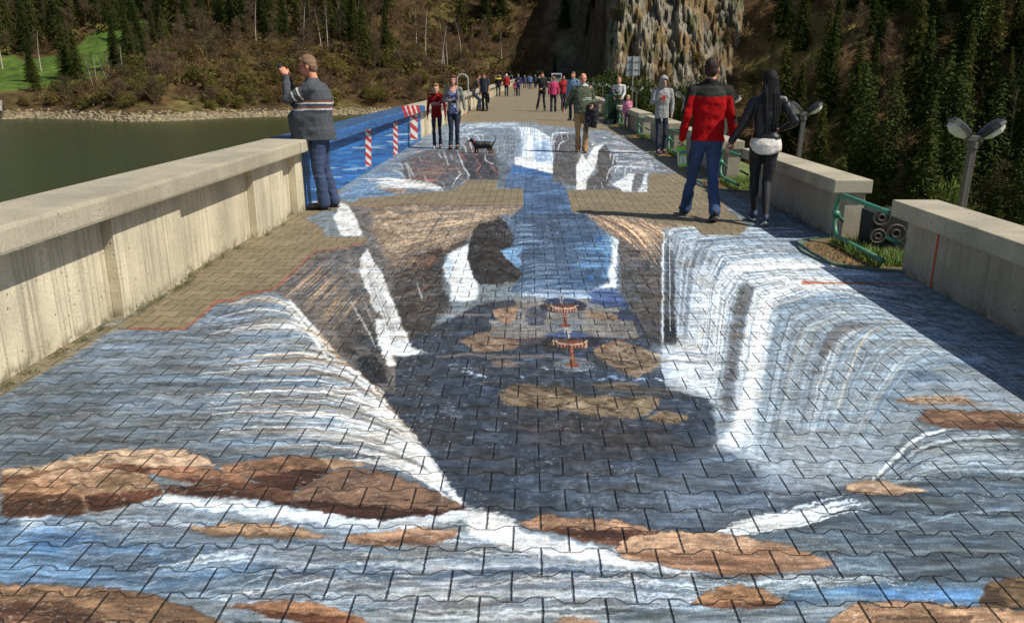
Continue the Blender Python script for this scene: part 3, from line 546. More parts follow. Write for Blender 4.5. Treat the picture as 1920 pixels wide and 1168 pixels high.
    g.P(ZF((560,440),(700,380),(850,330),(1180,330),(1250,250),(1500,260),(1560,430),(1680,490),(1690,600),(1620,660),(1560,620),(1230,625),(1110,715),(1000,715),(900,640),(640,620),(600,500)), (90,86,84), 2, .9, warp=4, tex='ds', amt=.2)
    g.F([[ZF((640,430))[0],ZF((900,480))[0],ZF((1200,520))[0]],[ZF((700,560))[0],ZF((900,540))[0],ZF((1150,500))[0]],[ZF((650,640))[0],ZF((900,650))[0],ZF((1000,700))[0]]], 44, [(130,110,92),(72,70,70),(150,90,76),(110,104,100)], (1,3), rng, (.4,.8), .8, 3, 3)
    g.P(ZF((1230,380),(1500,380),(1580,560),(1560,620),(1290,615),(1210,480)), (66,62,64), 3, .85, tex='ds', amt=.2)
    g.P(ZF((1520,100),(1700,80),(1760,150),(1800,330),(1720,440),(1690,500),(1600,440),(1550,330),(1510,200)), (116,122,128), 2, .9, tex='vs', amt=.1)
    g.P(ZF((1560,440),(1640,450),(1690,510),(1690,600),(1620,660),(1570,620)), (92,98,102), 1.5, .9, tex='n', amt=.1)
    g.F([[ZF((200,600))[0],ZF((400,600))[0],ZF((520,620))[0]],[ZF((350,660))[0],ZF((650,640))[0],ZF((1010,700))[0]],[ZF((400,690))[0],ZF((700,680))[0],ZF((1000,715))[0]]], 60, [(208,210,210),(180,186,190),(150,120,96),(225,225,222)], (1.2,3.5), rng, (.5,.9), .8, 2, 2)
    g.P(ZF((320,690),(420,665),(640,660),(860,640),(1000,700),(1010,716),(800,715),(600,700)), (212,212,208), 1.5, .6, tex='hs', amt=.15)
    g.P(ZF((330,695),(450,700),(660,720),(620,770),(520,760),(420,725)), (146,122,100), 1.5, .8, tex='ds', amt=.2)
    for q in (ZF((630,450),(660,500),(690,620)), ZF((655,450),(690,530),(730,600)), ZF((570,455),(600,480),(615,520)), ZF((590,545),(620,590),(640,620)), ZF((480,520),(560,540),(610,580)), ZF((820,580),(840,610),(850,640)),
              ZF((1010,330),(1040,400),(1065,480)), ZF((960,350),(985,390),(1000,410)), ZF((1085,370),(1110,420)), ZF((1150,320),(1200,450),(1225,510),(1260,560),(1262,615)), ZF((1175,240),(1230,300),(1245,360)), ZF((1240,520),(1280,590)),
              ZF((1160,540),(1190,560),(1140,620),(1100,700)), ZF((1430,380),(1440,430),(1520,470)), ZF((1200,165),(1330,175),(1380,225)), ZF((1180,190),(1260,200),(1290,290),(1310,350)), ZF((1320,165),(1400,180),(1410,230)), ZF((770,390),(800,440)), ZF((1010,650),(1030,705))):
        g.S(q, [1]+[2.6]*(len(q)-2)+[1.4], (214,216,216), .85, .7, 2)
    for q in (ZF((1180,330),(1210,400),(1255,440)), ZF((1320,390),(1385,480),(1350,530),(1400,610)), ZF((1470,455),(1520,520),(1560,560)), ZF((690,510),(780,520),(720,540)), ZF((1280,270),(1310,350)), ZF((760,600),(860,630),(920,630)), ZF((1190,220),(1230,240)), ZF((690,330),(800,340))):
        g.S(q, [1]+[2]*(len(q)-2)+[1.2], (205,105,84), .85, .7, 2)
    g.F([[ZF((900,250))[0],ZF((1200,190))[0],ZF((1400,110))[0]],[ZF((1050,150))[0],ZF((1300,90))[0],ZF((1650,80))[0]],[ZF((1180,40))[0],ZF((1500,70))[0],ZF((1900,80))[0]]], 40, [(160,176,190),(196,202,206),(120,140,160)], (1,3), rng, (.4,.8), .8, 2, 2)
    # centre fall, top
    g.P([(960,238),(1045,240),(1042,280),(1037,325),(985,318),(970,300),(985,270)], (196,202,206), 2, .95, warp=3, tex='vs', amt=.12)
    g.P([(966,238),(975,240),(982,270),(978,300),(968,285)], (120,132,142), 2, .8); g.P([(1000,270),(1030,262),(1035,300),(1005,308)], (116,150,190), 3, .6, tex='vs', amt=.2)
    g.P(ZG((0,470),(60,480),(200,510),(390,560),(400,640),(540,700),(560,760),(620,950),(700,955),(110,955),(110,715),(-80,715),(-60,600)), (74,98,130), 1.5, .9, warp=3, tex='hs', amt=.15)
    g.P(ZG((0,480),(150,500),(390,560),(395,600),(200,570),(0,560)), (56,98,146), 3, .85, tex='hs', amt=.15)
    g.P(ZG((30,390),(200,440),(410,490),(405,560),(200,510),(30,470)), (222,224,222), 2, .9, warp=4)
    g.F([[ZG((60,80))[0],ZG((90,200))[0],ZG((100,400))[0]],[ZG((220,100))[0],ZG((230,250))[0],ZG((230,420))[0]]], 24, [(232,232,228),(150,168,186)], (1.2,4), rng, (.5,.9), .8, 2, 1)
    # far right panel
    g.P(ZG((0,60),(400,90),(800,130),(930,130),(1100,200),(1400,400),(1700,600),(1600,560),(1370,560),(1345,745),(1095,740),(1080,715),(740,720),(640,720),(540,650),(410,640),(410,400),(380,200),(240,110)), (120,124,128), 1.2, .97, warp=2, tex='hs', amt=.1)
    g.P(ZG((420,240),(470,170),(640,170),(660,370),(700,500),(640,560),(640,690),(520,655),(405,630),(410,440),(430,380)), (88,84,80), 1.5, .95, warp=3, tex='ds', amt=.18)
    g.P(ZG((860,300),(930,280),(980,340),(1040,470),(960,520),(1000,600),(940,680),(1080,715),(740,720),(760,620),(860,540),(840,420)), (84,80,76), 1.5, .95, warp=3, tex='ds', amt=.2)
    g.P(ZG((640,480),(700,370),(740,420),(790,340),(820,290),(920,260),(900,290),(860,330),(850,420),(820,520),(740,620),(735,722),(640,718)), (216,216,212), 1.5, .95, warp=3, tex='n', amt=.08)
    g.P(ZG((1000,670),(1080,620),(1160,560),(1230,560),(1200,640),(1190,745),(1095,740),(1080,715)), (212,214,212), 1.5, .9, warp=3, tex='n', amt=.08)
    g.P(ZG((1310,570),(1350,555),(1340,640),(1350,745),(1250,745),(1300,660)), (200,204,204), 1.5, .85, warp=3)
    g.P(ZG((1230,560),(1310,560),(1290,660),(1240,740),(1190,740),(1200,640)), (98,94,90), 1.5, .8, tex='ds', amt=.2)
    for q in (ZG((940,630),(970,530),(1040,490),(1200,490)), ZG((1020,560),(1040,510),(1100,490)), ZG((1120,600),(1130,510),(1180,490),(1280,490)), ZG((800,240),(800,280),(830,250)), ZG((400,280),(420,240),(440,250)), ZG((455,340),(480,260),(560,230)),
              ZG((390,330),(400,200),(430,160),(620,160)), ZG((980,420),(985,350),(1060,345),(1200,350)), ZG((1000,480),(1020,380),(1050,380),(1040,450)), ZG((1180,540),(1210,505),(1400,500)), ZG((890,650),(905,700)), ZG((490,170),(500,230)), ZG((550,180),(560,210))):
        g.S(q, [1.4]+[3]*(len(q)-2)+[1.2], (214,216,216), .85, .7, 2)
    g.F([[ZG((800,180))[0],ZG((1000,170))[0],ZG((1180,250))[0]],[ZG((950,300))[0],ZG((1100,300))[0],ZG((1280,340))[0]],[ZG((1060,420))[0],ZG((1250,430))[0],ZG((1450,450))[0]],[ZG((1200,540))[0],ZG((1350,530))[0],ZG((1550,550))[0]]], 70,
        [(200,204,206),(140,156,176),(150,118,90),(90,98,108),(176,190,200)], (1,2.6), rng, (.5,.85), .8, 2, 1)
    # ---------------- bare pavers that were left out of the painting, and their chalky red borders
    T2 = dict(soft=.5, warp=0, tex='n', amt=.05)
    g.P([(655,387),(676,371),(756,366),(850,357),(877,338),(934,338),(930,354),(981,354),(981,385),(752,383),(720,389),(690,388)], TAN, **T2)
    g.P([(1062,357),(1163,355),(1166,360),(1213,360),(1220,326),(1262,325),(1300,338),(1345,352),(1362,392),(1405,424),(1386,441),(1316,441),(1299,422),(1135,404),(1103,401),(1073,399)], TAN, **T2)
    g.P([(606,444),(692,445),(686,457),(640,465),(590,472),(520,540),(500,547),(440,560),(395,575),(345,618),(215,616),(560,398),(575,412)], TAN, **T2)
    RB = (150,78,56)
    g.S([(240,616),(300,618),(345,617),(368,601),(395,576),(408,564),(440,564),(456,550),(500,546),(520,538),(590,473),(640,465),(684,456),(690,446)], [5,6,6,7,7,7,6,7,6,6,4,3,3,3], RB, .75, .5, 2, sm=False)
    g.S([(652,387),(700,390),(752,384),(980,386)], [1.5,2.2,2.2,1.5], (120,62,54), .8, .5, 1, sm=False)
    g.S([(1505,530),(1560,530),(1700,532),(1745,535)], [7,3,2.5,2], (196,84,48), .9, .4, 0, sm=False)
    g.S([(575,418),(600,428),(606,443)], 1.5, RB, .6, .5, 1)
    # the marks of the brush and chalk over everything painted, and a little more punch
    tanm = smooth((np.abs(g.c-np.array(TAN)).max(1)-8)/10)[:, None]
    u, v = g.u, g.v; w = 10*(fbm(u/60, v/30, 91)-.5)
    b1 = fbm(u/22, (v+w)/1.6, 92, 3); b2 = fbm(u/7, v/3, 93, 3); b3 = fbm(u/60, (v+w)/9, 94, 3)
    f = 1+.42*(b1-.5)+.30*(b2-.5)+.34*(b3-.5)
    sat = g.c.max(1)-g.c.min(1); neu = smooth((34-sat)/20)[:, None]
    cc = (g.c*f[:, None]-112)*1.14+112; cc = cc+neu*np.array([-3, 0, 3.5])+(neu*(b3[:, None]-.5)*np.array([-20, -4, 16])); lum = cc.mean(1)[:, None]; warm = smooth((cc[:, 0]-cc[:, 2]-20)/30)[:, None]; cc = cc+(lum-cc)*.24*warm; cool = smooth((cc[:, 2]-cc[:, 0]-30)/30)[:, None]; cc = cc+(lum-cc)*.12*cool
    fl = smooth((fbm(u/3.2, v/1.8, 95, 3)-.70)/.05)[:, None]*smooth((fbm(u/40, v/20, 96, 2)-.45)/.1)[:, None]
    cc = cc*(1-fl*.4)+np.array([205, 208, 208])*fl*.4
    g.c = np.clip(g.c*(1-tanm)+cc*tanm, 14, 244)
    return g.c
# ---------------------------------------------------------------- paving with its street painting
XL, XR = -2.86, 3.22
def paving_material():
    m = bpy.data.materials.new('painted_paving'); m.use_nodes = True; N = m.node_tree.nodes; L = m.node_tree.links; p = N['Principled BSDF']
    def M(op, a, b=None, c=None):
        n = N.new('ShaderNodeMath'); n.operation = op
        for i, v in enumerate((a, b, c)):
            if v is None: continue
            if isinstance(v, (int, float)): n.inputs[i].default_value = v
            else: L.new(v, n.inputs[i])
        return n.outputs[0]
    tc = N.new('ShaderNodeTexCoord'); sep = N.new('ShaderNodeSeparateXYZ'); L.new(tc.outputs['Object'], sep.inputs[0])
    nj = N.new('ShaderNodeTexNoise'); nj.inputs['Scale'].default_value = 14; nj.inputs['Detail'].default_value = 3; L.new(tc.outputs['Object'], nj.inputs['Vector'])
    js = N.new('ShaderNodeSeparateColor'); L.new(nj.outputs['Color'], js.inputs[0])
    X = M('ADD', sep.outputs[0], M('MULTIPLY', M('SUBTRACT', js.outputs[0], .5), .006))
    Y = M('ADD', sep.outputs[1], M('MULTIPLY', M('SUBTRACT', js.outputs[1], .5), .007))
    P = .14; r0 = M('DIVIDE', M('SUBTRACT', Y, 2.19), P); j = M('ROUND', r0)               # nearest row boundary
    sx = M('SUBTRACT', M('SUBTRACT', X, .05), M('MULTIPLY', j, .1))                          # joints of the row below it
    u = M('PINGPONG', sx, .1)                                                                # 0 at a joint, .1 half way
    T = M('MULTIPLY', M('MAXIMUM', M('MINIMUM', M('DIVIDE', M('SUBTRACT', .05, u), .016), 1.), -1.), .0135)
    Yb = M('ADD', M('ADD', M('MULTIPLY', j, P), 2.19), T)
    dh = M('ABSOLUTE', M('SUBTRACT', Y, Yb))
    row = M('SUBTRACT', M('ADD', j, M('GREATER_THAN', Y, Yb)), 1)
    vx = M('SUBTRACT', M('SUBTRACT', X, .15), M('MULTIPLY', row, .1))
    dv = M('ABSOLUTE', M('PINGPONG', vx, .1)); chip = N.new('ShaderNodeTexNoise'); chip.inputs['Scale'].default_value = 48; chip.inputs['Detail'].default_value = 3; L.new(tc.outputs['Object'], chip.inputs['Vector']); chp = M('MULTIPLY', M('SUBTRACT', chip.outputs[0], .5), .009); dv = M('ADD', dv, chp); dh = M('ADD', dh, M('MULTIPLY', chp, .7))
    def ss(d, a, b):
        n = N.new('ShaderNodeMapRange'); n.interpolation_type = 'SMOOTHSTEP'; L.new(d, n.inputs[0]); n.inputs[1].default_value = a; n.inputs[2].default_value = b; return n.outputs[0]
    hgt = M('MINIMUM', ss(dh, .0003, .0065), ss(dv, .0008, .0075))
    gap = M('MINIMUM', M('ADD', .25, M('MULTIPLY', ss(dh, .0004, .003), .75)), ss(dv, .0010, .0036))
    # every stone a little different
    col = M('FLOOR', M('DIVIDE', vx, .2)); cmb = N.new('ShaderNodeCombineXYZ'); L.new(col, cmb.inputs[0]); L.new(row, cmb.inputs[1])
    wn = N.new('ShaderNodeTexWhiteNoise'); wn.noise_dimensions = '2D'; L.new(cmb.outputs[0], wn.inputs['Vector'])
    at = N.new('ShaderNodeAttribute'); at.attribute_name = 'Col'
    n1 = N.new('ShaderNodeTexNoise'); n1.inputs['Scale'].default_value = 120; n1.inputs['Detail'].default_value = 4; n1.inputs['Roughness'].default_value = .7; L.new(tc.outputs['Object'], n1.inputs['Vector'])
    n2 = N.new('ShaderNodeTexNoise'); n2.inputs['Scale'].default_value = 42; n2.inputs['Detail'].default_value = 6; n2.inputs['Roughness'].default_value = .7; L.new(tc.outputs['Object'], n2.inputs['Vector'])
    n3 = N.new('ShaderNodeTexNoise'); n3.inputs['Scale'].default_value = 2.2; n3.inputs['Detail'].default_value = 8; n3.inputs['Roughness'].default_value = .6; L.new(tc.outputs['Object'], n3.inputs['Vector'])
    vo = N.new('ShaderNodeTexVoronoi'); vo.inputs['Scale'].default_value = 150; L.new(tc.outputs['Object'], vo.inputs['Vector'])
    pit = M('MULTIPLY', ss(vo.outputs['Distance'], .1, .28), 1.)
    f = M('ADD', .78, M('MULTIPLY', wn.outputs[0], .22)); f = M('MULTIPLY', f, M('ADD', .45, M('MULTIPLY', n1.outputs[0], 1.1)))
    f = M('MULTIPLY', f, M('ADD', .66, M('MULTIPLY', n2.outputs[0], .72))); f = M('MULTIPLY', f, M('ADD', .76, M('MULTIPLY', n3.outputs[0], .48)))
    f = M('MULTIPLY', f, M('ADD', .84, M('MULTIPLY', pit, .16)))
    # paint worn through to the stone in flecks
    fl = N.new('ShaderNodeTexNoise'); fl.inputs['Scale'].default_value = 85; fl.inputs['Detail'].default_value = 8; fl.inputs['Roughness'].default_value = .8; L.new(tc.outputs['Object'], fl.inputs['Vector'])
    wear = ss(fl.outputs[0], .60, .66)
    lum = N.new('ShaderNodeRGBToBW'); L.new(at.outputs['Color'], lum.inputs[0])
    mx0 = N.new('ShaderNodeMix'); mx0.data_type = 'RGBA'; L.new(M('MULTIPLY', wear, .45), mx0.inputs[0]); L.new(at.outputs['Color'], mx0.inputs[6]); mx0.inputs[7].default_value = A(120, 116, 106)
    sc = N.new('ShaderNodeVectorMath'); sc.operation = 'SCALE'; L.new(mx0.outputs[2], sc.inputs[0]); L.new(f, sc.inputs['Scale'])
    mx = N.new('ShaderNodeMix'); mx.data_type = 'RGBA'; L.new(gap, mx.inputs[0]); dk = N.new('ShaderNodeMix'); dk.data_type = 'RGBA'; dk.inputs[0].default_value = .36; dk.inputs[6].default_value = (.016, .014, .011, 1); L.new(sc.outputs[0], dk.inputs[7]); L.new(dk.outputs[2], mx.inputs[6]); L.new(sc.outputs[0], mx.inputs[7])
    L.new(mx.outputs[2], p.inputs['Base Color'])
    rr = M('ADD', .50, M('MULTIPLY', n2.outputs[0], .35)); L.new(rr, p.inputs['Roughness']); p.inputs['Specular IOR Level'].default_value = .35
    hh = M('ADD', M('MULTIPLY', hgt, .017), M('ADD', M('MULTIPLY', n1.outputs[0], .0085), M('ADD', M('MULTIPLY', n2.outputs[0], .006), M('MULTIPLY', pit, .0008))))
    hh = M('ADD', hh, M('MULTIPLY', wn.outputs[0], .0))
    b = N.new('ShaderNodeBump'); b.inputs['Strength'].default_value = .85; b.inputs['Distance'].default_value = 1.0; L.new(hh, b.inputs['Height']); L.new(b.outputs[0], p.inputs['Normal'])
    return m
PAVE = paving_material()
def build_paving():
    ye = list(np.arange(1185, 233, -1.5)); K = CAM_H/math.cos(rad(PITCH))
    Ys = [-8, -4, -1, 1., 1.7]+[K*(FPX/math.cos(rad(PITCH))/(y-142)-math.sin(rad(PITCH))) for y in ye]
    Ys = sorted(set(round(float(v), 5) for v in Ys if v > 1.75 or v in (-8, -4, -1, 1., 1.7)))+[30, 34, 40, 60, 120, 238]
    Xs = np.r_[np.linspace(XL, -1.9, 120, endpoint=False), np.linspace(-1.9, 1.9, 900, endpoint=False), np.linspace(1.9, XR, 170)]
    Ys = np.array(Ys); X, Y = np.meshgrid(Xs, Ys); n, k = X.shape
    co = np.stack([X.ravel(), Y.ravel(), np.zeros(X.size)], 1)
    yy = np.maximum(co[:, 1], 1.95); q = co.copy(); q[:, 1] = yy; px, py = project(q)
    c = paint_ground(px, py); c[co[:, 1] > 29.5] = TAN; c[co[:, 1] < 1.6] = (96, 104, 110)
    i = np.arange(n*k).reshape(n, k); F = np.stack([i[:-1, :-1].ravel(), i[:-1, 1:].ravel(), i[1:, 1:].ravel(), i[1:, :-1].ravel()], 1)
    me = mesh_np('pavement', co, F, lin(c)*1.2)
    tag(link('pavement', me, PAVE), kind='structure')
build_paving()
# ---------------------------------------------------------------- concrete
def concrete(name, col, k=1., marks=1.):
    m = bpy.data.materials.new(name); m.use_nodes = True; N = m.node_tree.nodes; L = m.node_tree.links; p = N['Principled BSDF']; p.inputs['Roughness'].default_value = .88
    tc = N.new('ShaderNodeTexCoord'); V = tc.outputs['Object']
    def noise(s, d=5, st=None, r=.6):
        n = N.new('ShaderNodeTexNoise'); n.inputs['Scale'].default_value = s; n.inputs['Detail'].default_value = d; n.inputs['Roughness'].default_value = r
        if st: mp = N.new('ShaderNodeMapping'); mp.inputs['Scale'].default_value = st; L.new(V, mp.inputs[0]); L.new(mp.outputs[0], n.inputs['Vector'])
        else: L.new(V, n.inputs['Vector'])
        return n.outputs[0]
    def M(op, a, b=None):
        n = N.new('ShaderNodeMath'); n.operation = op
        for i, v in enumerate((a, b)):
            if v is None: continue
            if isinstance(v, (int, float)): n.inputs[i].default_value = v
            else: L.new(v, n.inputs[i])
        return n.outputs[0]
    def ss(d, a, b, lo=0., hi=1.):
        n = N.new('ShaderNodeMapRange'); n.interpolation_type = 'SMOOTHSTEP'; L.new(d, n.inputs[0]); n.inputs[1].default_value = a; n.inputs[2].default_value = b; n.inputs[3].default_value = lo; n.inputs[4].default_value = hi; return n.outputs[0]
    big = noise(1.7, 7); fine = noise(90, 5, r=.7); drip = noise(1., 5, (4, 9, .7)); board = noise(1., 2, (.3, 7.5, .25)); bl = noise(1., 3, (.5, 26, .3))
    vo = N.new('ShaderNodeTexVoronoi'); vo.inputs['Scale'].default_value = 13; L.new(V, vo.inputs['Vector']); hole = ss(vo.outputs['Distance'], .06, .13)
    vo2 = N.new('ShaderNodeTexVoronoi'); vo2.inputs['Scale'].default_value = 40; L.new(V, vo2.inputs['Vector']); hole2 = ss(vo2.outputs['Distance'], .08, .24)
    gate = ss(noise(7, 3), .5, .56); hole = M('MAXIMUM', hole, gate); gate2 = ss(noise(5, 3), .46, .54); hole2 = M('MAXIMUM', hole2, gate2)
    f = M('MULTIPLY', ss(big, .3, .7, .80, 1.16), ss(fine, .25, .75, .80, 1.15)); f = M('MULTIPLY', f, ss(drip, .35, .7, 1+.05*marks, 1-.12*marks)); f = M('MULTIPLY', f, ss(bl, .55, .62, 1., 1-.14*marks))
    f = M('MULTIPLY', f, M('ADD', .5, M('MULTIPLY', hole, .5))); f = M('MULTIPLY', f, M('ADD', .58, M('MULTIPLY', hole2, .42)))
    rg = N.new('ShaderNodeRGB'); rg.outputs[0].default_value = col; sc = N.new('ShaderNodeVectorMath'); sc.operation = 'SCALE'; L.new(rg.outputs[0], sc.inputs[0]); L.new(f, sc.inputs['Scale'])
    sp = N.new('ShaderNodeSeparateXYZ'); L.new(V, sp.inputs[0]); damp = M('MULTIPLY', ss(M('ADD', sp.outputs[2], M('MULTIPLY', big, .12)), .05, .16, .75, 0.), ss(noise(9, 5), .42, .6))
    mx = N.new('ShaderNodeMix'); mx.data_type = 'RGBA'; L.new(damp, mx.inputs[0]); L.new(sc.outputs[0], mx.inputs[6]); mx.inputs[7].default_value = A(88, 84, 62)
    L.new(mx.outputs[2], p.inputs['Base Color'])
    h = M('ADD', M('MULTIPLY', board, .012*marks), M('ADD', M('MULTIPLY', fine, .0035), M('ADD', M('MULTIPLY', hole, .006), M('MULTIPLY', hole2, .0025)))); h = M('ADD', h, M('MULTIPLY', ss(bl, .55, .60), -.010*marks))
    b = N.new('ShaderNodeBump'); b.inputs['Distance'].default_value = 1.; b.inputs['Strength'].default_value = .8; L.new(h, b.inputs['Height']); L.new(b.outputs[0], p.inputs['Normal'])
    return m
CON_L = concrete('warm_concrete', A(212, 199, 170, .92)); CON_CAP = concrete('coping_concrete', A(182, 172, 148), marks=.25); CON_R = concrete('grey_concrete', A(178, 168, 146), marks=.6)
# ---------------------------------------------------------------- left parapet
def left_wall(y0, y1, label, bays, blue=False, group=None):
    root = empty('parapet_wall', (0, 0, 0), label=label, cat='parapet wall', group=group)
    f = MB(); f.box((-3.12, y0, -.3), (-2.86, y1, .721))
    for a, b, d in bays: f.box((-2.858, a, -.05), (-2.86+d, b, .7185), .004)
    f.build('wall_face', CON_L, root)
    c = MB(); c.box((-3.2, y0, .722), (-2.66, y1, .868), .022); c.build('coping', CON_CAP, root)
    return root
near = left_wall(-7, 9.86, 'pale concrete parapet by the lake, nearest length beside the tan pavers', [(-3.3,-2.2,.075),(-.45,.6,.075),(2.4,3.4,.075),(5.24,6.32,.075),(8.09,9.1,.075),(9.55,9.86,.09)])
mb = MB(); mb.box((-2.6585, 9.42, .735), (-2.657, 9.428, .86)); mb.build('coping_joint', mat('joint', A(60,55,45)), near)
bays = []; y = 22.4
while y < 236: bays.append((y, y+1.0, .075)); y += 2.85
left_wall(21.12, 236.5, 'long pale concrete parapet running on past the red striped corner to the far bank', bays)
BW = mat('painted_wall', (0,0,0,1), .55, .14, 6, .3, 60, attr='Col')
def painted_wall():
    root = empty('painted_parapet', (0,0,0), label='blue painted stretch of parapet with red and white striped posts', cat='parapet wall')
    rng = np.random.default_rng(3)
    def strip(name, pts, kind):
        # pts: cross section (x, z); swept along y as a dense grid
        Ys = np.linspace(9.862, 21.118, 420); P = np.array(pts, float); co = []; per = []
        for i in range(len(P)-1):
            n = max(2, int(np.hypot(*(P[i+1]-P[i]))/.011)); t = np.linspace(0, 1, n, endpoint=(i == len(P)-2)); per.append(P[i]*(1-t[:, None])+P[i+1]*t[:, None])
        S_ = np.vstack(per); n, k = len(Ys), len(S_)
        co = np.stack([np.tile(S_[:, 0], n), np.repeat(Ys, k), np.tile(S_[:, 1], n)], 1)
        px, py = project(co); g = Paint(px, py, (40, 100, 168) if kind == 'face' else (48, 92, 140)); al = np.arange(len(px))
        if kind == 'face':
            g.mix(al, np.ones(len(px)), (40, 96, 156), 'hs', .35)
            for _ in range(240):
                x = rng.uniform(575, 780); yb = 393-(x-575)*.62; y = rng.uniform(yb-110, yb+2); Ls = rng.uniform(8, 40); 
                g.S([(x,y),(x+Ls,y+rng.uniform(-2,1.5))], rng.uniform(1,3.2), [(25,72,140),(60,135,200),(30,88,160),(20,60,120),(95,165,215)][rng.integers(5)], rng.uniform(.3,.7), .8, 4)
            for (a, b) in (((577,313),(640,316)),((577,330),(628,337)),((577,357),(620,352)),((640,317),(700,312)),((655,277),(745,275)),((715,266),(800,262)),((577,378),(600,384)),((720,254),(780,250))):
                for _ in range(6):
                    t = rng.uniform(0, .5); q0 = (a[0]+(b[0]-a[0])*t, a[1]+(b[1]-a[1])*t+rng.normal(0, 1.5)); q1 = (q0[0]+rng.uniform(20, 50), q0[1]+rng.normal(-.3, 1)); g.S([q0, q1], [1.2, .6+rng.uniform(0, 2)], (205,225,238), .75, .8, 3)
        else:
            g.mix(al, np.ones(len(px)), (58, 88, 122), 'hs', .22)
            if kind == 'coping': 
                fr = np.nonzero(co[:, 0] > -2.675)[0]; g.mix(fr, np.full(len(fr), .75), (44, 98, 160), 'n', .25)
        def post(x, w, y0, y1):
            g.P([(x-w/2,y0),(x+w/2,y0-w*.3),(x+w/2+.6,y1-w*.1),(x-w/2+.6,y1)], (214,212,206), .5, 1, 0, 'n', .06)
            st = 12*(w/10); yy = y0-8
            while yy < y1+4:
                q = [(x-w/2-.3,yy),(x+w/2+.6,yy+w*.95),(x+w/2+.6,yy+w*.95+st*.62),(x-w/2-.3,yy+st*.62)]
                q = [(a_, min(max(b_, y0-w*.2), y1)) for a_, b_ in q]; g.P(q, (176,34,36), .4, .97, 0, 'n', .1); yy += st*1.25
        post(690.5, 10.5, 245, 313); post(741.5, 8.2, 231, 292)
        if kind == 'face': post(776, 13.5, 216, 263)
        else: g.P([(758,199),(784,194),(784,222),(770,226)], (214,212,206), .5, 1, 0); [g.P([(760+i*9,196),(766+i*9,196),(776+i*9,226),(770+i*9,226)], (176,34,36), .4, .95, 0) for i in (-1,0,1,2)]
        i = np.arange(n*k).reshape(n, k); F = np.stack([i[:-1, :-1].ravel(), i[1:, :-1].ravel(), i[1:, 1:].ravel(), i[:-1, 1:].ravel()], 1)
        link(name, mesh_np(name, co, F, lin(g.c)*.86), BW, root)
    strip('wall_face', [(-3.12,-.3),(-3.12,.721),(-2.79,.721),(-2.79,-.05)][::-1], 'face')
    strip('coping', [(-3.19,.722),(-3.2,.735),(-3.2,.855),(-3.185,.868),(-2.68,.868),(-2.662,.85),(-2.662,.735),(-2.675,.722),(-3.19,.722)], 'coping')
painted_wall()
# ---------------------------------------------------------------- right parapet: low blocks with green railed gaps between them
GREEN = mat('green_paint', A(70, 142, 112), .45, .12, 12, .15, 60, rust=A(110,92,60))
for k in range(-2, 46):
    y0 = 8.0+4.9*k; y1 = y0+3.6
    lab = {-1: 'grey concrete parapet block nearest the camera with a red line on it', 0: 'grey concrete parapet block beyond the nearest green railing'}.get(k, {1: 'second parapet block beyond the nearest railing, left of the walking couple', 2: 'third parapet block beyond the nearest railing, behind the hooded boy', 3: 'fourth parapet block beyond the nearest railing, below the pink child', 4: 'fifth parapet block, where the woman in white sits', 5: 'sixth parapet block, just beyond the litter bin'}.get(k, 'low grey parapet block in the far part of the valley side row'))
    r = empty('parapet_block', (0, 0, 0), label=lab, cat='parapet block', group='concrete parapet blocks on the valley side')
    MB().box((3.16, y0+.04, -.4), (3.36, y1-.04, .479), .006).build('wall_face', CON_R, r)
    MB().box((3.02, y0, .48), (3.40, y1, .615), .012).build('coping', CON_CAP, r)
    if k == -1:
        MB().box((3.156, 6.13, 0.0), (3.159, 6.155, .478)).build('painted_line', mat('red_line', A(196,84,48), .8, .2, 20), r)
railp = None
for k in range(-1, 20):
    y0 = 8.0+4.9*k-1.3; y1 = 8.0+4.9*k       # the gap
    if railp is None:
        r = empty('gap_railing', (0, 0, 0), label='green tubular railing in a gap of the parapet row', cat='railing', group='green railings in the parapet gaps')
        X = 3.02; t = MB(); pts = []
        ring = [(0.0,.50),(1.0,.50),(1.12,.47),(1.17,.38),(1.17,.22),(1.12,.13),(1.0,.09),(0.0,.09)]
        t.tube([(X, a+.02, z) for a, z in ring], .022, 12); t.build('frame', GREEN, r, True)
        b = MB(); b.tube([(X,1.17,.3),(X+.02,1.24,.3),(X+.17,1.37,.18)], .016, 8); b.tube([(X,1.145,.3),(X,1.20,.3)], .036, 12); b.build('bracket', GREEN, r, True)
        b = MB(); b.tube([(X,.02,.30),(X+.12,-.03,.24)], .016, 8); b.build('bracket', GREEN, r, True)
        railp = r; r.location = (0, y0, 0); r['label'] = 'green tubular railing before the block with the red line, nearest the camera'; first = r; ch = [(x, []) for x in kids(r)]
        r.location = (0, y0, 0)
        continue
    copy_tree(railp, (0, y0, 0), label={0: 'green tubular railing beside the block with the red line', 1: 'green tubular railing behind the walking couple', 2: 'green tubular railing right of the hooded boy', 3: 'green tubular railing left of the hooded boy', 4: 'green tubular railing beside the pink child'}.get(k, 'green tubular railing in a far gap of the parapet row'), ch=ch)
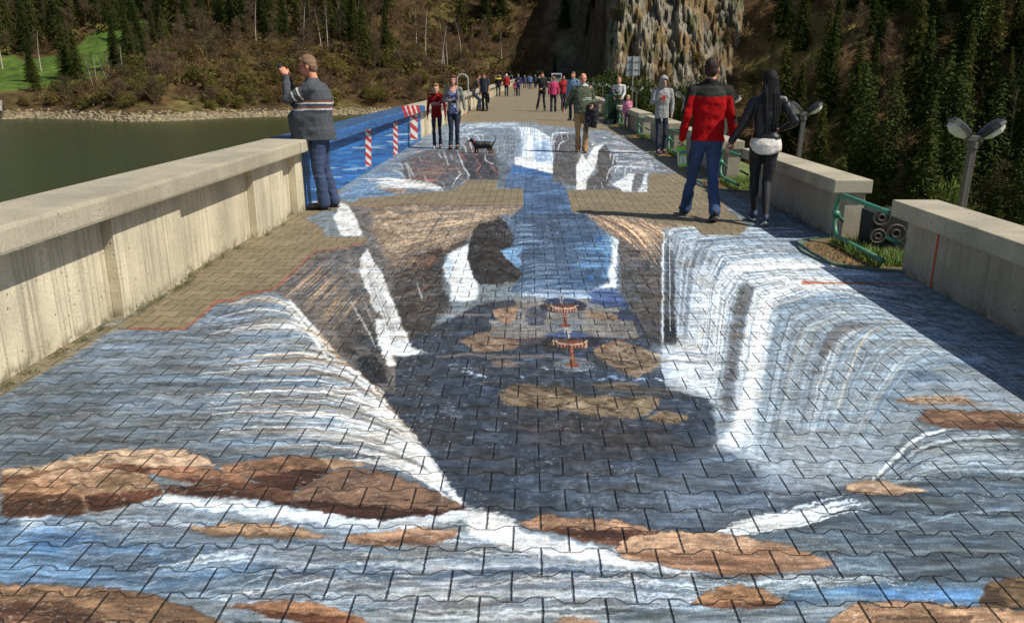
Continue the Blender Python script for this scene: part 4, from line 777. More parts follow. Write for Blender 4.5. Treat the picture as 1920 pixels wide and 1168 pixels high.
# first loop ran with k=-1: that railing stands in the gap before block -1; put the visible one in front of block 0
# planted beds in the gaps
SOIL = mat('bed_soil', A(110, 92, 62), .95, .35, 9, .8, 30); KERB = mat('painted_kerb', A(96, 116, 100), .8, .2, 10, .3, 60)
def blades(name, boxes, n, h, cols, seed, parent=None, zf=lambda x, y: 0.):
    rg = np.random.default_rng(seed); V = []; C = []
    for (x0, x1, y0, y1) in boxes:
        x = rg.uniform(x0, x1, n); y = rg.uniform(y0, y1, n); z = np.array([zf(a, b) for a, b in zip(x, y)]); an = rg.uniform(0, 6.28, n); hh = rg.uniform(.4, 1., n)*h*(.35+.9*vnoise(x*3, y*3, seed)); w = .0035+.0035*rg.random(n); l = rg.normal(0, .5, (n, 2))*hh[:, None]
        p0 = np.stack([x-np.cos(an)*w, y-np.sin(an)*w, z], 1); p1 = np.stack([x+np.cos(an)*w, y+np.sin(an)*w, z], 1); p2 = np.stack([x+l[:, 0], y+l[:, 1], z+hh], 1)
        V.append(np.stack([p0, p1, p2], 1).reshape(-1, 3)); c = lin(np.array(cols))[rg.integers(len(cols), size=n)]*.82*rg.uniform(.7, 1.2, n)[:, None]
        C.append(np.repeat(c, 3, 0))
    V = np.vstack(V); C = np.vstack(C); return link(name, mesh_np(name, V, np.arange(len(V)).reshape(-1, 3), C), mat('grass_blades', (0,0,0,1), .6, attr='Col'), parent)
bx = []
for k in range(0, 12):
    y0 = 8.0+4.9*k-1.3; b = empty('planting_bed', (0, y0, 0), label=('soil bed with a rounded green kerb in the nearest railed gap' if k == 0 else 'small soil bed with kerb in a farther gap of the parapet row'), cat='planting bed', group='soil beds in the parapet gaps')
    o = [(3.4,-.12),(2.95,.0),(2.74,.12),(2.62,.35),(2.58,.75),(2.64,1.15),(2.80,1.36),(3.05,1.46),(3.4,1.48)]
    n = len(o); inn = [(x+(3.4-x)*.09+.0, .7+(y-.7)*.92) for x, y in o]
    m = MB(); m.add([(x, y, -.1) for x, y in o]+[(x, y, .02) for x, y in o]+[(x, y, .02) for x, y in inn]+[(x, y, -.1) for x, y in inn], [(i, i+1, n+i+1, n+i) for i in range(n-1)]+[(n+i, n+i+1, 2*n+i+1, 2*n+i) for i in range(n-1)]+[(2*n+i, 2*n+i+1, 3*n+i+1, 3*n+i) for i in range(n-1)]); m.build('kerb', KERB, b)
    m = MB(); m.add([(x, y, .012) for x, y in inn], [tuple(range(n))]); m.build('soil', SOIL, b)
    bx.append((2.86, 3.9, y0+.1, y0+1.25))
tag(blades('grass', [(a+.12, b, c, d) for a, b, c, d in bx]*3, 1500, .13, [(104,140,44),(128,150,60),(78,116,38),(150,150,70)], 3, zf=lambda x, y: .005-.12*max(0, x-3.4)), kind='stuff')
tag(blades('dry_grass', [(2.66, 3.1, c, d-.2) for a, b, c, d in bx], 500, .05, [(190,150,60),(170,130,50),(150,120,70),(120,90,50)], 5, zf=lambda x, y: .01), kind='stuff')
# moss and weeds along the foot of the left wall
rg = np.random.default_rng(8)
for i, (yy, s) in enumerate([(3.95,.6),(4.15,.5),(4.45,.9),(4.72,.6),(4.95,.7),(5.38,1.5),(5.62,1.2),(5.95,.8),(6.15,1.3),(6.4,.9),(6.75,1.2),(7.1,1.),(7.5,.7),(8.2,.7),(8.75,.5)]):
    V = []; n = int(260*s); ctr = np.array([-2.74+(.0 if 5.24 < yy < 6.32 or 8.09 < yy < 9.1 else -.07), yy, 0])
    a = rg.uniform(0, 6.28, n); q = np.stack([np.abs(rg.normal(0, .03, n)), rg.normal(0, .06*s, n), np.abs(rg.normal(0, .02*s, n))+.003], 1)+ctr; r_ = rg.uniform(.004, .011, n)
    d1 = rg.normal(0, 1, (n, 3)); d1 /= np.linalg.norm(d1, axis=1)[:, None]; d2 = rg.normal(0, 1, (n, 3)); d2 /= np.linalg.norm(d2, axis=1)[:, None]
    V = np.stack([q, q+d1*r_[:, None], q+d2*r_[:, None]], 1).reshape(-1, 3); V[:, 2] = np.abs(V[:, 2])+.001
    c = np.repeat(lin(np.array([(70,92,40),(92,110,50),(60,74,36),(110,90,50)]))[rg.integers(4, size=n)]*.8, 3, 0)
    tag(link('weed_tuft', mesh_np('weed_tuft', V, np.arange(len(V)).reshape(-1, 3), c), mat('grass_blades', (0,0,0,1))), 'small green moss and weed tuft at the foot of the pale lakeside parapet', 'weed', 'weed tufts along the foot of the left wall')
# ---------------------------------------------------------------- land, lake, dam
PROF = {-75:[(120,-9),(150,-7),(200,4),(280,25),(380,66),(700,170)],
 -32:[(221,-9),(227,-7.2),(250,-1.5),(310,8),(400,48),(700,165)], -25:[(194,-9),(200,-7.2),(228,-2.2),(285,9),(370,45),(700,165)],
 -18:[(206,-9),(212,-7.2),(235,-1),(275,13),(360,58),(700,180)], -10:[(215,-9),(221,-7),(240,0),(272,14),(345,62),(700,190)],
 -4:[(225,-9),(230,-6),(242,-.6),(270,9),(335,68),(700,190)], 0:[(228,-12),(233,-4),(239,-.1),(262,4),(325,64),(700,200)],
 3:[(226,-16),(233,-7),(240,-.2),(256,4),(312,64),(700,200)], 6:[(128,-34),(146,-10),(156,-2),(177,33),(250,38),(700,62)],
 15:[(125,-42),(152,-14),(166,-2),(190,33),(260,40),(700,62)], 22:[(85,-44),(112,-24),(150,2),(198,34),(270,44),(700,62)],
 32:[(70,-44),(98,-28),(138,-4),(190,30),(255,42),(700,62)], 75:[(60,-44),(90,-28),(140,0),(190,30),(260,42),(700,62)]}
AZ = sorted(PROF); PD = np.array([[p[0] for p in PROF[a]] for a in AZ], float); PZ = np.array([[p[1] for p in PROF[a]] for a in AZ], float)
def land_z(X, Y):
    X = np.atleast_1d(np.asarray(X, float)); Y = np.atleast_1d(np.asarray(Y, float)); a = np.degrees(np.arctan2(X, Y)); D = np.hypot(X, Y)
    a = np.clip(a, AZ[0], AZ[-1]); i = np.clip(np.searchsorted(AZ, a)-1, 0, len(AZ)-2); A_ = np.array(AZ, float); t = (a-A_[i])/(A_[i+1]-A_[i]); t = t*t*(3-2*t)
    d = PD[i]*(1-t[:, None])+PD[i+1]*t[:, None]; z = PZ[i]*(1-t[:, None])+PZ[i+1]*t[:, None]
    out = np.full(len(X), 0.); out[:] = z[:, 0]-(d[:, 0]-D)*.12
    for k in range(5):
        m = (D >= d[:, k]) & (D < d[:, k+1]); f = (D-d[:, k])/(d[:, k+1]-d[:, k]); out = np.where(m, z[:, k]+(z[:, k+1]-z[:, k])*f, out)
    out = np.where(D >= d[:, 5], z[:, 5], out); hill = np.clip((D-d[:, 1])/40, 0, 1)
    out += hill*(10*(fbm(X/60, Y/60, 3, 3)-.5)+2.5*(fbm(X/12, Y/12, 4, 3)-.5)); out += .7*(fbm(X/5, Y/5, 6, 2)-.5)*np.clip((D-d[:, 0])/8, 0, 1)
    return np.maximum(out, -48)
def cliffness(X, Y):
    a = np.degrees(np.arctan2(X, Y)); z = land_z(X, Y); e = fbm(X/18, z/14, 12, 3)
    lo = -3+(a-6)*.6; top = 24+(a-4)*1.6
    return (a > 4.4+e*2) & (a < 15.6-e*3-np.clip(8-z, 0, 20)*.12) & (z > lo) & (z < top+10*e) & (a-3.6 > (z-8)*.03)
def build_land():
    az = np.radians(np.r_[np.arange(-75, -34, 1.2), np.arange(-34, 34, .3), np.arange(34, 76, 1.2)]); D = np.r_[np.arange(20, 60, 6), np.arange(60, 330, 2.2), np.arange(330, 701, 15)]
    a, d = np.meshgrid(az, D); X = (np.sin(a)*d).ravel(); Y = (np.cos(a)*d).ravel(); z = land_z(X, Y)
    ad = np.degrees(a.ravel()); dd = d.ravel(); n1 = fbm(X/9, Y/9, 31, 4)[:, None]; n2 = fbm(X/2.5, Y/2.5, 33, 3)[:, None]
    c = np.array([96, 76, 50])*(.55+.7*n1)*(.8+.4*n2); ol = np.array([96, 92, 50])*(.6+.8*n2); m = smooth((n1-.5)*6); c = c*(1-m*.6)+ol*m*.6
    zz = z[:, None]
    beach = (smooth((-6.9-zz)/.4)*(ad < -1)[:, None]*(ad > -33)[:, None]); c = c*(1-beach)+np.array([150, 134, 104])*(.7+.6*n2)*beach
    mead = ((dd > 232+fbm(X/20, Y/20, 8)*18) & (dd < 300+(fbm(X/26, Y/26, 7)-.5)*60) & (ad < -26.5+(z*.12)) & (ad > -60) & (z > -2)) | ((ad > -26.2) & (ad < -24.4) & (z > 12) & (z < 21))
    c[mead] = np.array([86, 108, 46])*(.75+.4*n2[mead])
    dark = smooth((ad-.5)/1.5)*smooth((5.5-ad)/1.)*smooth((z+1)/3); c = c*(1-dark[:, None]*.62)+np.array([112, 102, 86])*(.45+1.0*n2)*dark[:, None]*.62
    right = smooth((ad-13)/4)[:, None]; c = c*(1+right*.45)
    n, k = a.shape; i = np.arange(n*k).reshape(n, k); F = np.stack([i[:-1, :-1].ravel(), i[:-1, 1:].ravel(), i[1:, 1:].ravel(), i[1:, :-1].ravel()], 1)
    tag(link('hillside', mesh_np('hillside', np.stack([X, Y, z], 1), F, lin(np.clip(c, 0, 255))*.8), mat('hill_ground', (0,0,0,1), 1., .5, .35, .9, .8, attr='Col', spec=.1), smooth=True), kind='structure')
build_land()
def build_cliff():
    az = np.radians(np.arange(3.6, 17.2, .045)); D = np.arange(150, 262, .55)
    a, d = np.meshgrid(az, D); X = (np.sin(a)*d).ravel(); Y = (np.cos(a)*d).ravel(); z = land_z(X, Y); cl = cliffness(X, Y)
    s = a.ravel()*190; tt = z+s*.35
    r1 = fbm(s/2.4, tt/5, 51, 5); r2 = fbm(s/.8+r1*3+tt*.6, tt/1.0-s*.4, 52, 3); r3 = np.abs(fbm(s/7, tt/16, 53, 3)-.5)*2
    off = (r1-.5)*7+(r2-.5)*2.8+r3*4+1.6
    edge = cl.reshape(a.shape).astype(float); k_ = 10
    for _ in range(2):
        for ax in (0, 1): edge = sum(np.roll(edge, i_, ax) for i_ in range(-k_, k_+1))/(2*k_+1)
    e = smooth(edge.ravel()*1.5-.2)
    fx = -np.sin(a.ravel()); fy = -np.cos(a.ravel()); X2 = X+fx*off*e; Y2 = Y+fy*off*e; z2 = z+(r2-.5)*1.6*e-(1-e)*1.2
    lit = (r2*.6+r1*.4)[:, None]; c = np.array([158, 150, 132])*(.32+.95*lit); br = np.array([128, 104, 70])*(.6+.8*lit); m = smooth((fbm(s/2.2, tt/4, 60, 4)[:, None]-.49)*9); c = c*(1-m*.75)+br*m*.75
    g = smooth((fbm(s/2, z/2, 61, 3)[:, None]-.58)*9); c = c*(1-g*.6)+np.array([70,72,40])*g*.6
    n, k = a.shape; i = np.arange(n*k).reshape(n, k); F = np.stack([i[:-1, :-1].ravel(), i[:-1, 1:].ravel(), i[1:, 1:].ravel(), i[1:, :-1].ravel()], 1)
    keep = (edge.ravel()[F].max(1) > .04); F = F[keep]; u, inv = np.unique(F, return_inverse=True)
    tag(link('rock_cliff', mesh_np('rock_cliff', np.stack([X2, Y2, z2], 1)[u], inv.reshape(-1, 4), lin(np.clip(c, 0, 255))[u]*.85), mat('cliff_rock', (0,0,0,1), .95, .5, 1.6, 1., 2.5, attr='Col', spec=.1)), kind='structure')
build_cliff()
def water():
    m = bpy.data.materials.new('lake_water'); m.use_nodes = True; N = m.node_tree.nodes; L = m.node_tree.links; p = N['Principled BSDF']
    p.inputs['Base Color'].default_value = A(58, 64, 26, .8); p.inputs['Roughness'].default_value = .22; p.inputs['IOR'].default_value = 1.33; p.inputs['Specular IOR Level'].default_value = .22
    tc = N.new('ShaderNodeTexCoord'); mp = N.new('ShaderNodeMapping'); mp.inputs['Scale'].default_value = (.9, 1.5, 1); mp.inputs['Rotation'].default_value = (0, 0, .5); L.new(tc.outputs['Object'], mp.inputs[0])
    nz = N.new('ShaderNodeTexNoise'); nz.inputs['Scale'].default_value = 1.2; nz.inputs['Detail'].default_value = 5; L.new(mp.outputs[0], nz.inputs['Vector'])
    b = N.new('ShaderNodeBump'); b.inputs['Strength'].default_value = .7; b.inputs['Distance'].default_value = .3; L.new(nz.outputs[0], b.inputs['Height']); L.new(b.outputs[0], p.inputs['Normal'])
    me = mesh_np('lake', [(-700,-100,-8.05),(-3.6,-100,-8.05),(-3.6,330,-8.05),(-700,330,-8.05)], [(0,1,2,3)]); tag(link('lake', me, m), kind='structure')
water()
d = MB(); d.box((-3.5, -60, -25), (-3.13, 239, -.31)); d.box((-3.13, -60, -25), (3.36, -8.01, -.02)); d.box((-3.12,-8,-.6),(3.5,239,-.05)); tag(d.build('dam_wall', CON_R), kind='structure')
d = MB(); d.add([(3.34,-60,-.02),(3.34,239,-.02),(4.7,239,-.22),(4.7,-60,-.22),(70,239,-46),(70,-60,-46)], [(0,3,2,1),(3,5,4,2)]); tag(d.build('embankment', mat('embankment_grass', A(104,112,56), 1., .35, 1.5, .8, 8)), kind='structure')
d = MB(); d.box((-5, 238.5, -3), (6, 262, .0)); tag(d.build('road', mat('gravel', A(150,138,112), .95, .2, 3, .5, 20)), kind='structure')
# ---------------------------------------------------------------- vegetation
SPR = mat('spruce_needles', A(84, 92, 44), .85, .35, .9, rnd_amt=.42, spec=.15); BARK = mat('bark', A(96, 78, 60), .95, .3, 3, .5, 10); BIRCH = mat('birch_bark', A(206, 196, 180), .8, .3, 3)
TWIG = mat('bare_twigs', A(126, 110, 84), .95, .3, 1., rnd_amt=.3, spec=.1); OLIVE = mat('budding_leaves', A(124, 116, 62), .9, .35, 1., rnd_amt=.35, spec=.1); PINE = mat('pine_needles', A(92, 108, 50), .8, .35, 1., rnd_amt=.2, spec=.1)
for m_ in (SPR, TWIG, OLIVE):
    N = m_.node_tree.nodes; L = m_.node_tree.links; out = N['Material Output']; pb = N['Principled BSDF']; tl = N.new('ShaderNodeBsdfTranslucent'); mx_ = N.new('ShaderNodeMixShader'); mx_.inputs[0].default_value = .35
    L.new(pb.inputs['Base Color'].links[0].from_socket, tl.inputs['Color']); L.new(pb.outputs[0], mx_.inputs[1]); L.new(tl.outputs[0], mx_.inputs[2]); L.new(mx_.outputs[0], out.inputs['Surface'])
THU = mat('thuja_foliage', A(70, 78, 36), .85, .4, 2., rnd_amt=.2, spec=.1)
def spruce_mesh(seed, R=.16, n=30, droop=.35, thin=1., fine=4):
    r = np.random.default_rng(seed); T = []
    for i in range(n):
        z = .06+.94*(i/n)**.92; rr = R*(1-z)**.85*r.uniform(.7, 1.2)+.006; nb = int(6+8*(1-z)); a0 = r.uniform(0, 6.28)
        for b in range(nb):
            a = a0+b*6.283/nb+r.normal(0, .2); L = rr*r.uniform(.6, 1.25); w = (.32 if fine < 6 else .13)*L*thin+(.012 if fine < 6 else .004); d = np.array([math.cos(a), math.sin(a), 0]); s = np.array([-d[1], d[0], 0]); base = np.array([0, 0, z])
            dz = -droop*L*r.uniform(.6, 1.5); p1 = base+d*L*.5+np.array([0, 0, dz*.35]); p2 = base+d*L+np.array([0, 0, dz])
            w2 = min(w, .006); T.append((base-s*w2, base+s*w2, p2)); m_ = int(fine*(.35+1.1*(1-z)))
            t = r.uniform(.12, 1.06, m_); lat = r.normal(0, 1, m_)*L*.17*(1.12-t)*thin; c = base+d*(L*t)[:, None]+s*lat[:, None]; c[:, 2] += dz*t*t-np.abs(lat)*.35
            o = r.normal(0, 1, (m_, 3, 3))*np.array([.0085, .0085, .004])*(1.25-.35*t)[:, None, None]; o[:, 2, 2] -= .009; T += [tuple(q) for q in (c[:, None, :]+o)]
    V = np.array(T).reshape(-1, 3); V += r.normal(0, .001, V.shape); return mesh_np('spruce_crown', V, np.arange(len(V)).reshape(-1, 3))
def trunk_mesh(r0=.012, lean=0., top=.96, n=7, name='trunk'):
    m = MB(); m.tube([(lean*t*t, 0, t) for t in np.linspace(-.04, top, 7)], [r0*(1-t*.85) for t in np.linspace(0, 1, 7)], n); return m.mesh(name)
def bare_mesh(seed, spread=.28, n=46, tw=11, z0=.22, thick=.0028):
    r = np.random.default_rng(seed); T = []
    def strip(a, b, w):
        s = np.cross(b-a, r.normal(0, 1, 3)); s /= np.linalg.norm(s)+1e-9; T.append((a-s*w, a+s*w, b))
    for i in range(n):
        z = z0+(.97-z0)*r.random()**.8; a = r.uniform(0, 6.28); L = spread*(1.15-z)*r.uniform(.5, 1.2); p = np.array([0, 0, z]); d = np.array([math.cos(a)*.75, math.sin(a)*.75, r.uniform(.45, 1.1)]); d /= np.linalg.norm(d)
        e = p+d*L; strip(p, e, thick*1.7)
        for k in range(tw):
            t = r.uniform(.25, 1); q = p+d*L*t; dd = d+r.normal(0, .55, 3); dd[2] = abs(dd[2])*.8; dd /= np.linalg.norm(dd); f = q+dd*L*r.uniform(.25, .6); strip(q, f, thick)
            for _ in range(2): g = q+(f-q)*r.uniform(.4, 1); ee = dd+r.normal(0, .6, 3); strip(g, g+ee*.03, thick*.7)
    V = np.array(T).reshape(-1, 3); return mesh_np('bare_crown', V, np.arange(len(V)).reshape(-1, 3))
def bush_mesh(seed, n=1500, s=.032):
    r = np.random.default_rng(seed); C = [(r.normal(0, .25), r.normal(0, .25), r.uniform(.3, .62), r.uniform(.2, .36)) for _ in range(6)]; T = []
    for i in range(n):
        cx, cy, cz, cr = C[r.integers(6)]; d = r.normal(0, 1, 3); d /= np.linalg.norm(d); q = np.array([cx, cy, cz])+d*cr*r.uniform(.5, 1.08)*np.array([1, 1, 1.1]); q[2] = max(q[2], .02)
        T.append(tuple(q+r.normal(0, s, 3) for _ in range(3)))
    V = np.array(T).reshape(-1, 3); return mesh_np('bush_foliage', V, np.arange(len(V)).reshape(-1, 3))
def tree_proto(name, parts): return name, parts
def plant(proto, X, Y, h, label, cat, group=None, wid=1., rz=None, z=None, lean=(0, 0)):
    z = float(land_z(X, Y)[0]) if z is None else z
    e = empty(proto[0], (X, Y, z-.2), rnd.uniform(0, 6.28) if rz is None else rz, label=label, cat=cat, group=group); e.scale = (h*wid, h*wid, h); e.rotation_euler[0] = lean[0]; e.rotation_euler[1] = lean[1]
    for nm, me, m in proto[1]:
        if not me.materials: me.materials.append(m)
        o = bpy.data.objects.new(nm, me); COL.objects.link(o); o.parent = e
    return e
SP = [('spruce_tree', [('crown', spruce_mesh(s, R, 34, dr, th, 46), SPR), ('trunk', trunk_mesh(), BARK)]) for s, R, dr, th in ((1,.20,.40,1),(2,.24,.35,1),(3,.17,.5,1),(4,.22,.45,1.1),(5,.18,.3,1),(6,.25,.4,1))]
BT = [('bare_tree', [('crown', bare_mesh(s, sp), TWIG), ('trunk', trunk_mesh(.010, l), BARK)]) for s, sp, l in ((11,.30,0),(12,.24,.05),(13,.34,-.04),(14,.2,.02))]
BI = [('birch_tree', [('crown', bare_mesh(s, .2, 34, 9, .35, .002), TWIG), ('trunk', trunk_mesh(.0125, l), BIRCH)]) for s, l in ((21,0),(22,.1),(23,-.12))]
BU = [('bush', [('foliage', bush_mesh(s), OLIVE), ('stem', trunk_mesh(.03, top=.5), BARK)]) for s in (31,32,33)]
TB = [('twiggy_bush', [('foliage', bare_mesh(s, .75, 60, 8, .0, .008), TWIG), ('stem', trunk_mesh(.03, top=.4), BARK)]) for s in (41,42)]
def at_az(x, D):                                                 # bearing of an image column
    a = math.atan((x-960)/FPX*math.cos(0))-rad(YAW); return math.sin(a)*D, math.cos(a)*D
ga = []; R = np.random.default_rng(77)
def scatter(n, x0, x1, d0, d1, fn, mind, used, cond=None):
    k = t = 0
    while k < n and t < n*60:
        t += 1; x = R.uniform(x0, x1); D = R.uniform(d0, d1); X, Y = at_az(x, D)
        if any((X-a)**2+(Y-b)**2 < mind*mind for a, b in used): continue
        if cond and not cond(x, D, X, Y): continue
        used.append((X, Y)); fn(X, Y, x, D); k += 1
used = []
def size(h, a, b): return 'tall' if h > a+(b-a)*.67 else 'small' if h < a+(b-a)*.33 else 'middling'
def place(x): return 'near the left edge' if x < 160 else 'above the meadow and pine' if x < 420 else 'above the man photographing' if x < 680 else 'above the boy and woman' if x < 950 else 'left of the cliff' if x < 1180 else 'above the cliff' if x < 1420 else 'between the couple and nearest lamp' if x < 1700 else 'around the nearest lamp, far right'
def sp_at(where, group, h0, h1):
    def f(X, Y, x, D): h = R.uniform(h0, h1); plant(SP[R.integers(6)], X, Y, h, '%s dark spruce on the %s, %s' % (size(h, h0, h1), where, place(x)), 'spruce', group, wid=.85 if x < 1200 else 1.)
    return f
def meadow(X, Y):
    a = math.degrees(math.atan2(X, Y)); D = math.hypot(X, Y); return (a < -25.6 and D < 305) 
nocliff = lambda x, D, X, Y: not cliffness(np.array([X]), np.array([Y]))[0]
# left hill: the wood starts above the scrub
scatter(106, -60, 660, 266, 345, sp_at('left hill', 'spruces on the left hill', 13, 21), 4.2, used, lambda x, D, X, Y: not meadow(X, Y) and (vnoise(X/22, Y/22, 5) > .28))
scatter(40, 640, 960, 272, 340, sp_at('hill past the dam end', 'spruces behind the dam end', 13, 20), 4.2, used, lambda x, D, X, Y: vnoise(X/18, Y/18, 6) > .4)
scatter(22, 930, 1240, 262, 330, sp_at('dark slope', 'spruces above the dark slope', 12, 18), 4., used, lambda x, D, X, Y: float(land_z(X, Y)[0]) > 16 or x > 1130)
scatter(18, 1200, 1500, 185, 250, sp_at('ridge by the rock cliff', 'spruces round the cliff', 8, 14), 4., used, lambda x, D, X, Y: nocliff(x, D, X, Y))
scatter(92, 1430, 2010, 100, 200, sp_at('steep right valley side', 'spruces on the right valley side', 9, 18), 4.9, used, lambda x, D, X, Y: nocliff(x, D, X, Y) and vnoise(X/20, Y/14, 19) > .3 and not (x < 1570-(D-96)*1.1 and x > 1440 and R.random() < .8) and not (x > 1700 and D > 140 and R.random() < .6))
for x, D, h in ((66+30,262,13),(100,245,9),(160,262,15),(178,258,13),(275,255,17),(300,250,12),(250,262,15)): 
    X, Y = at_az(x, D); plant(SP[R.integers(6)], X, Y, h, 'dark spruce standing at the edge of the green meadow', 'spruce', 'spruces by the meadow')
for x, D, h in ((870*.5+480*.5, 262, 15),(695,250,18),(735,250,16),(680,262,17)):
    X, Y = at_az(x, D); plant(SP[R.integers(6)], X, Y, h, 'dark spruce standing alone in the brown scrub of the lake slope', 'spruce', 'spruces in the scrub')
X, Y = at_az(295, 228); plant(('pine_tree', [('crown', spruce_mesh(90, .34, 16, .15, 1.3), PINE), ('trunk', trunk_mesh(.016), BARK)]), X, Y, 13, 'wide light green pine with layered branches on the lake shore', 'pine')
# bare wood
def bt_at(lab, g, h0, h1):
    def f(X, Y, x, D): h = R.uniform(h0, h1); plant(BT[R.integers(4)], X, Y, h, size(h, h0, h1)+' '+lab+', '+place(x), 'bare tree', g)
    return f
scatter(95, -40, 960, 240, 335, bt_at('leafless tree on the left hill', 'leafless trees on the left hill', 8, 14), 3., used, lambda x, D, X, Y: not meadow(X, Y))
scatter(60, 1330, 2000, 92, 200, bt_at('leafless tree among spruces', 'leafless trees on the right valley side', 7, 13), 3.2, used, nocliff)
scatter(22, 940, 1300, 200, 300, bt_at('leafless tree by the dark slope', 'leafless trees by the dark slope', 6, 11), 3.2, used, nocliff)
scatter(16, 1000, 1150, 165, 240, sp_at('spur left of the cliff', 'spruces on the spur', 7, 13), 4., used, nocliff)
scatter(34, 990, 1160, 160, 240, bt_at('leafless tree on the dark spur', 'leafless trees on the spur', 5, 9), 2.6, used, nocliff)
# birches with pale trunks
for i, (x, D, h, ln) in enumerate([(205,232,9,.14),(213,230,9,.1),(232,231,8.5,.12),(238,230,9,.06),(262,232,10,.1),(40,285,13,.06),(46,286,14,0),(115,280,12,.05),(770,246,8,.32),(790,262,13,0),(806,258,15,.03),(838,250,15,-.03),(845,251,14,.05),(833,249,14,-.06),(870,262,12,.05),(942,258,11,.04),(590,262,14,0),(620,258,13,0),(632,262,14,0),(505,262,14,.02),(530,270,14,0),(655,265,13,0),(690,280,13,0)]):
    X, Y = at_az(x, D); plant(BI[i % 3], X, Y, h, 'slender birch with a white trunk on the lake hillside', 'birch', 'birches on the lake hillside', rz=R.uniform(-.5, .5), lean=(0, -ln))
for i, (x, D, h) in enumerate([(1145,150,9),(1150,149,10)]):
    X, Y = at_az(x, D); plant(BI[i % 3], X, Y, h, 'pale bare birch pair standing before the dark slope', 'birch', 'birch pair before the dark slope', wid=.8, z=-3.5)
for i, (x, D, h, ln) in enumerate([(1735,92,12,.14),(1752,95,11,.1),(1700,90,9,.12),(1860,96,13,.1),(1890,92,12,.16),(1905,98,13,.12),(1845,150,12,0),(1700,160,12,0),(1508,110,8,0),(1880,125,12,.1)]):
    X, Y = at_az(x, D); plant(BI[i % 3], X, Y, h, 'thin pale trunk rising among dark spruces on the right', 'birch', 'pale trunks on the right valley side', wid=.6, lean=(0, ln))
# bushes
def bu_at(lab, g, h0, h1, mix=.5):
    def f(X, Y, x, D): 
        p = BU[R.integers(3)] if R.random() < mix else TB[R.integers(2)]
        h = R.uniform(h0, h1); plant(p, X, Y, h, size(h, h0, h1)+' '+lab+', '+place(x), 'bush', g)
    return f
scatter(150, -40, 900, 208, 262, bu_at('bush above the stony shore', 'bushes above the lake shore', 2.5, 6.5, .55), 2.4, used, lambda x, D, X, Y: not (meadow(X, Y) and D > 236) and float(land_z(X, Y)[0]) > -6.2)
scatter(60, 1000, 1400, 150, 200, bu_at('bush below the cliff', 'bushes at the foot of the cliff', 2, 4.5, .3), 2.2, used)
scatter(70, 1380, 1980, 85, 190, bu_at('bush in the valley undergrowth', 'bushes on the right valley side', 1.5, 4, .3), 2.4, used, nocliff)
# dark thujas behind the lamp row
for i, (x, D, h, b) in enumerate([(1240,62,4.6,-3),(1275,58,4.9,-3.1),(1302,56,5.6,-3.2),(1262,60,3.9,-3),(1318,60,5.,-3.2),(1225,64,3.8,-3)]):
    X, Y = at_az(x, D); plant(('thuja', [('foliage', bush_mesh(60+i, 4200, .02), THU), ('stem', trunk_mesh(.03, top=.5), BARK)]), X, Y, h, 'dark upright evergreen behind the lamps, below the cliff', 'conifer', 'dark evergreens behind the lamps', wid=.42, z=b)
for x, D, h, b in ((1108,110,6.5,-3),(1120,100,6,-3),(1165,105,6,-3.5),(1195,100,5.5,-3.5)):
    X, Y = at_az(x, D); plant(('pine_tree', [('crown', bush_mesh(int(x), 4200, .022), THU), ('trunk', trunk_mesh(.03, top=.6), BARK)]), X, Y, h, 'round topped pine beyond the sign, left of the cliff', 'pine', 'round topped pines left of the cliff', wid=.75, z=b)
X, Y = at_az(1772, 15); plant(('young_pine', [('crown', bush_mesh(99, 2600, .02), PINE), ('trunk', trunk_mesh(.02, top=.7), BARK)]), X, Y, 1.9, 'young light green pine just behind the nearest lamp', 'pine', wid=.42, z=-1.4)
X, Y = at_az(1840, 16); plant(('young_pine', [('crown', bush_mesh(98, 1800, .02), PINE), ('trunk', trunk_mesh(.02, top=.7), BARK)]), X, Y, 1.5, 'small young pine right of the nearest lamp post', 'pine', wid=.35, z=-1.5)
# the rest of the wood and the undergrowth: nobody could count them
def merge_stuff(name, protos, n, x0, x1, d0, d1, h0, h1, m, seed, cond=None):
    r = np.random.default_rng(seed); V = []
    P = []
    for me in protos: a = np.empty(len(me.vertices)*3, np.float32); me.vertices.foreach_get('co', a); P.append(a.reshape(-1, 3))
    k = 0
    while k < n:
        x = r.uniform(x0, x1); D = r.uniform(d0, d1); X, Y = at_az(x, D)
        if cond and not cond(x, D, X, Y): continue
        k += 1; z = float(land_z(X, Y)[0]); h = r.uniform(h0, h1); a = r.uniform(0, 6.28); q = P[r.integers(len(P))]; c, s = math.cos(a), math.sin(a)
        V.append(np.stack([X+h*(q[:, 0]*c-q[:, 1]*s), Y+h*(q[:, 0]*s+q[:, 1]*c), z-.2+h*q[:, 2]], 1))
    V = np.vstack(V); tag(link(name, mesh_np(name, V, np.arange(len(V)).reshape(-1, 3)), m), kind='stuff')
SPs = [spruce_mesh(s, R_, 24, .4, 1, 18) for s, R_ in ((70,.25),(71,.29),(72,.21))]
SPR2 = mat('far_spruce_needles', A(78, 86, 42), .85, .5, .12, spec=.1); TW2 = mat('scrub_twigs', A(116, 90, 62), .95, .55, .1, spec=.1); TW3 = mat('olive_scrub', A(112, 104, 58), .95, .5, .12, spec=.1)
merge_stuff('distant_spruce_forest', SPs, 330, -120, 1400, 300, 400, 13, 20, SPR2, 5, lambda x, D, X, Y: not meadow(X, Y))
merge_stuff('distant_spruce_forest', SPs, 130, 1380, 2100, 110, 270, 11, 19, SPR2, 6, lambda x, D, X, Y: nocliff(x, D, X, Y) and vnoise(X/16, Y/12, 9) > .46 and x > 1590)
SB = [bare_mesh(s, .7, 16, 6, .0, .010) for s in (80, 81)]
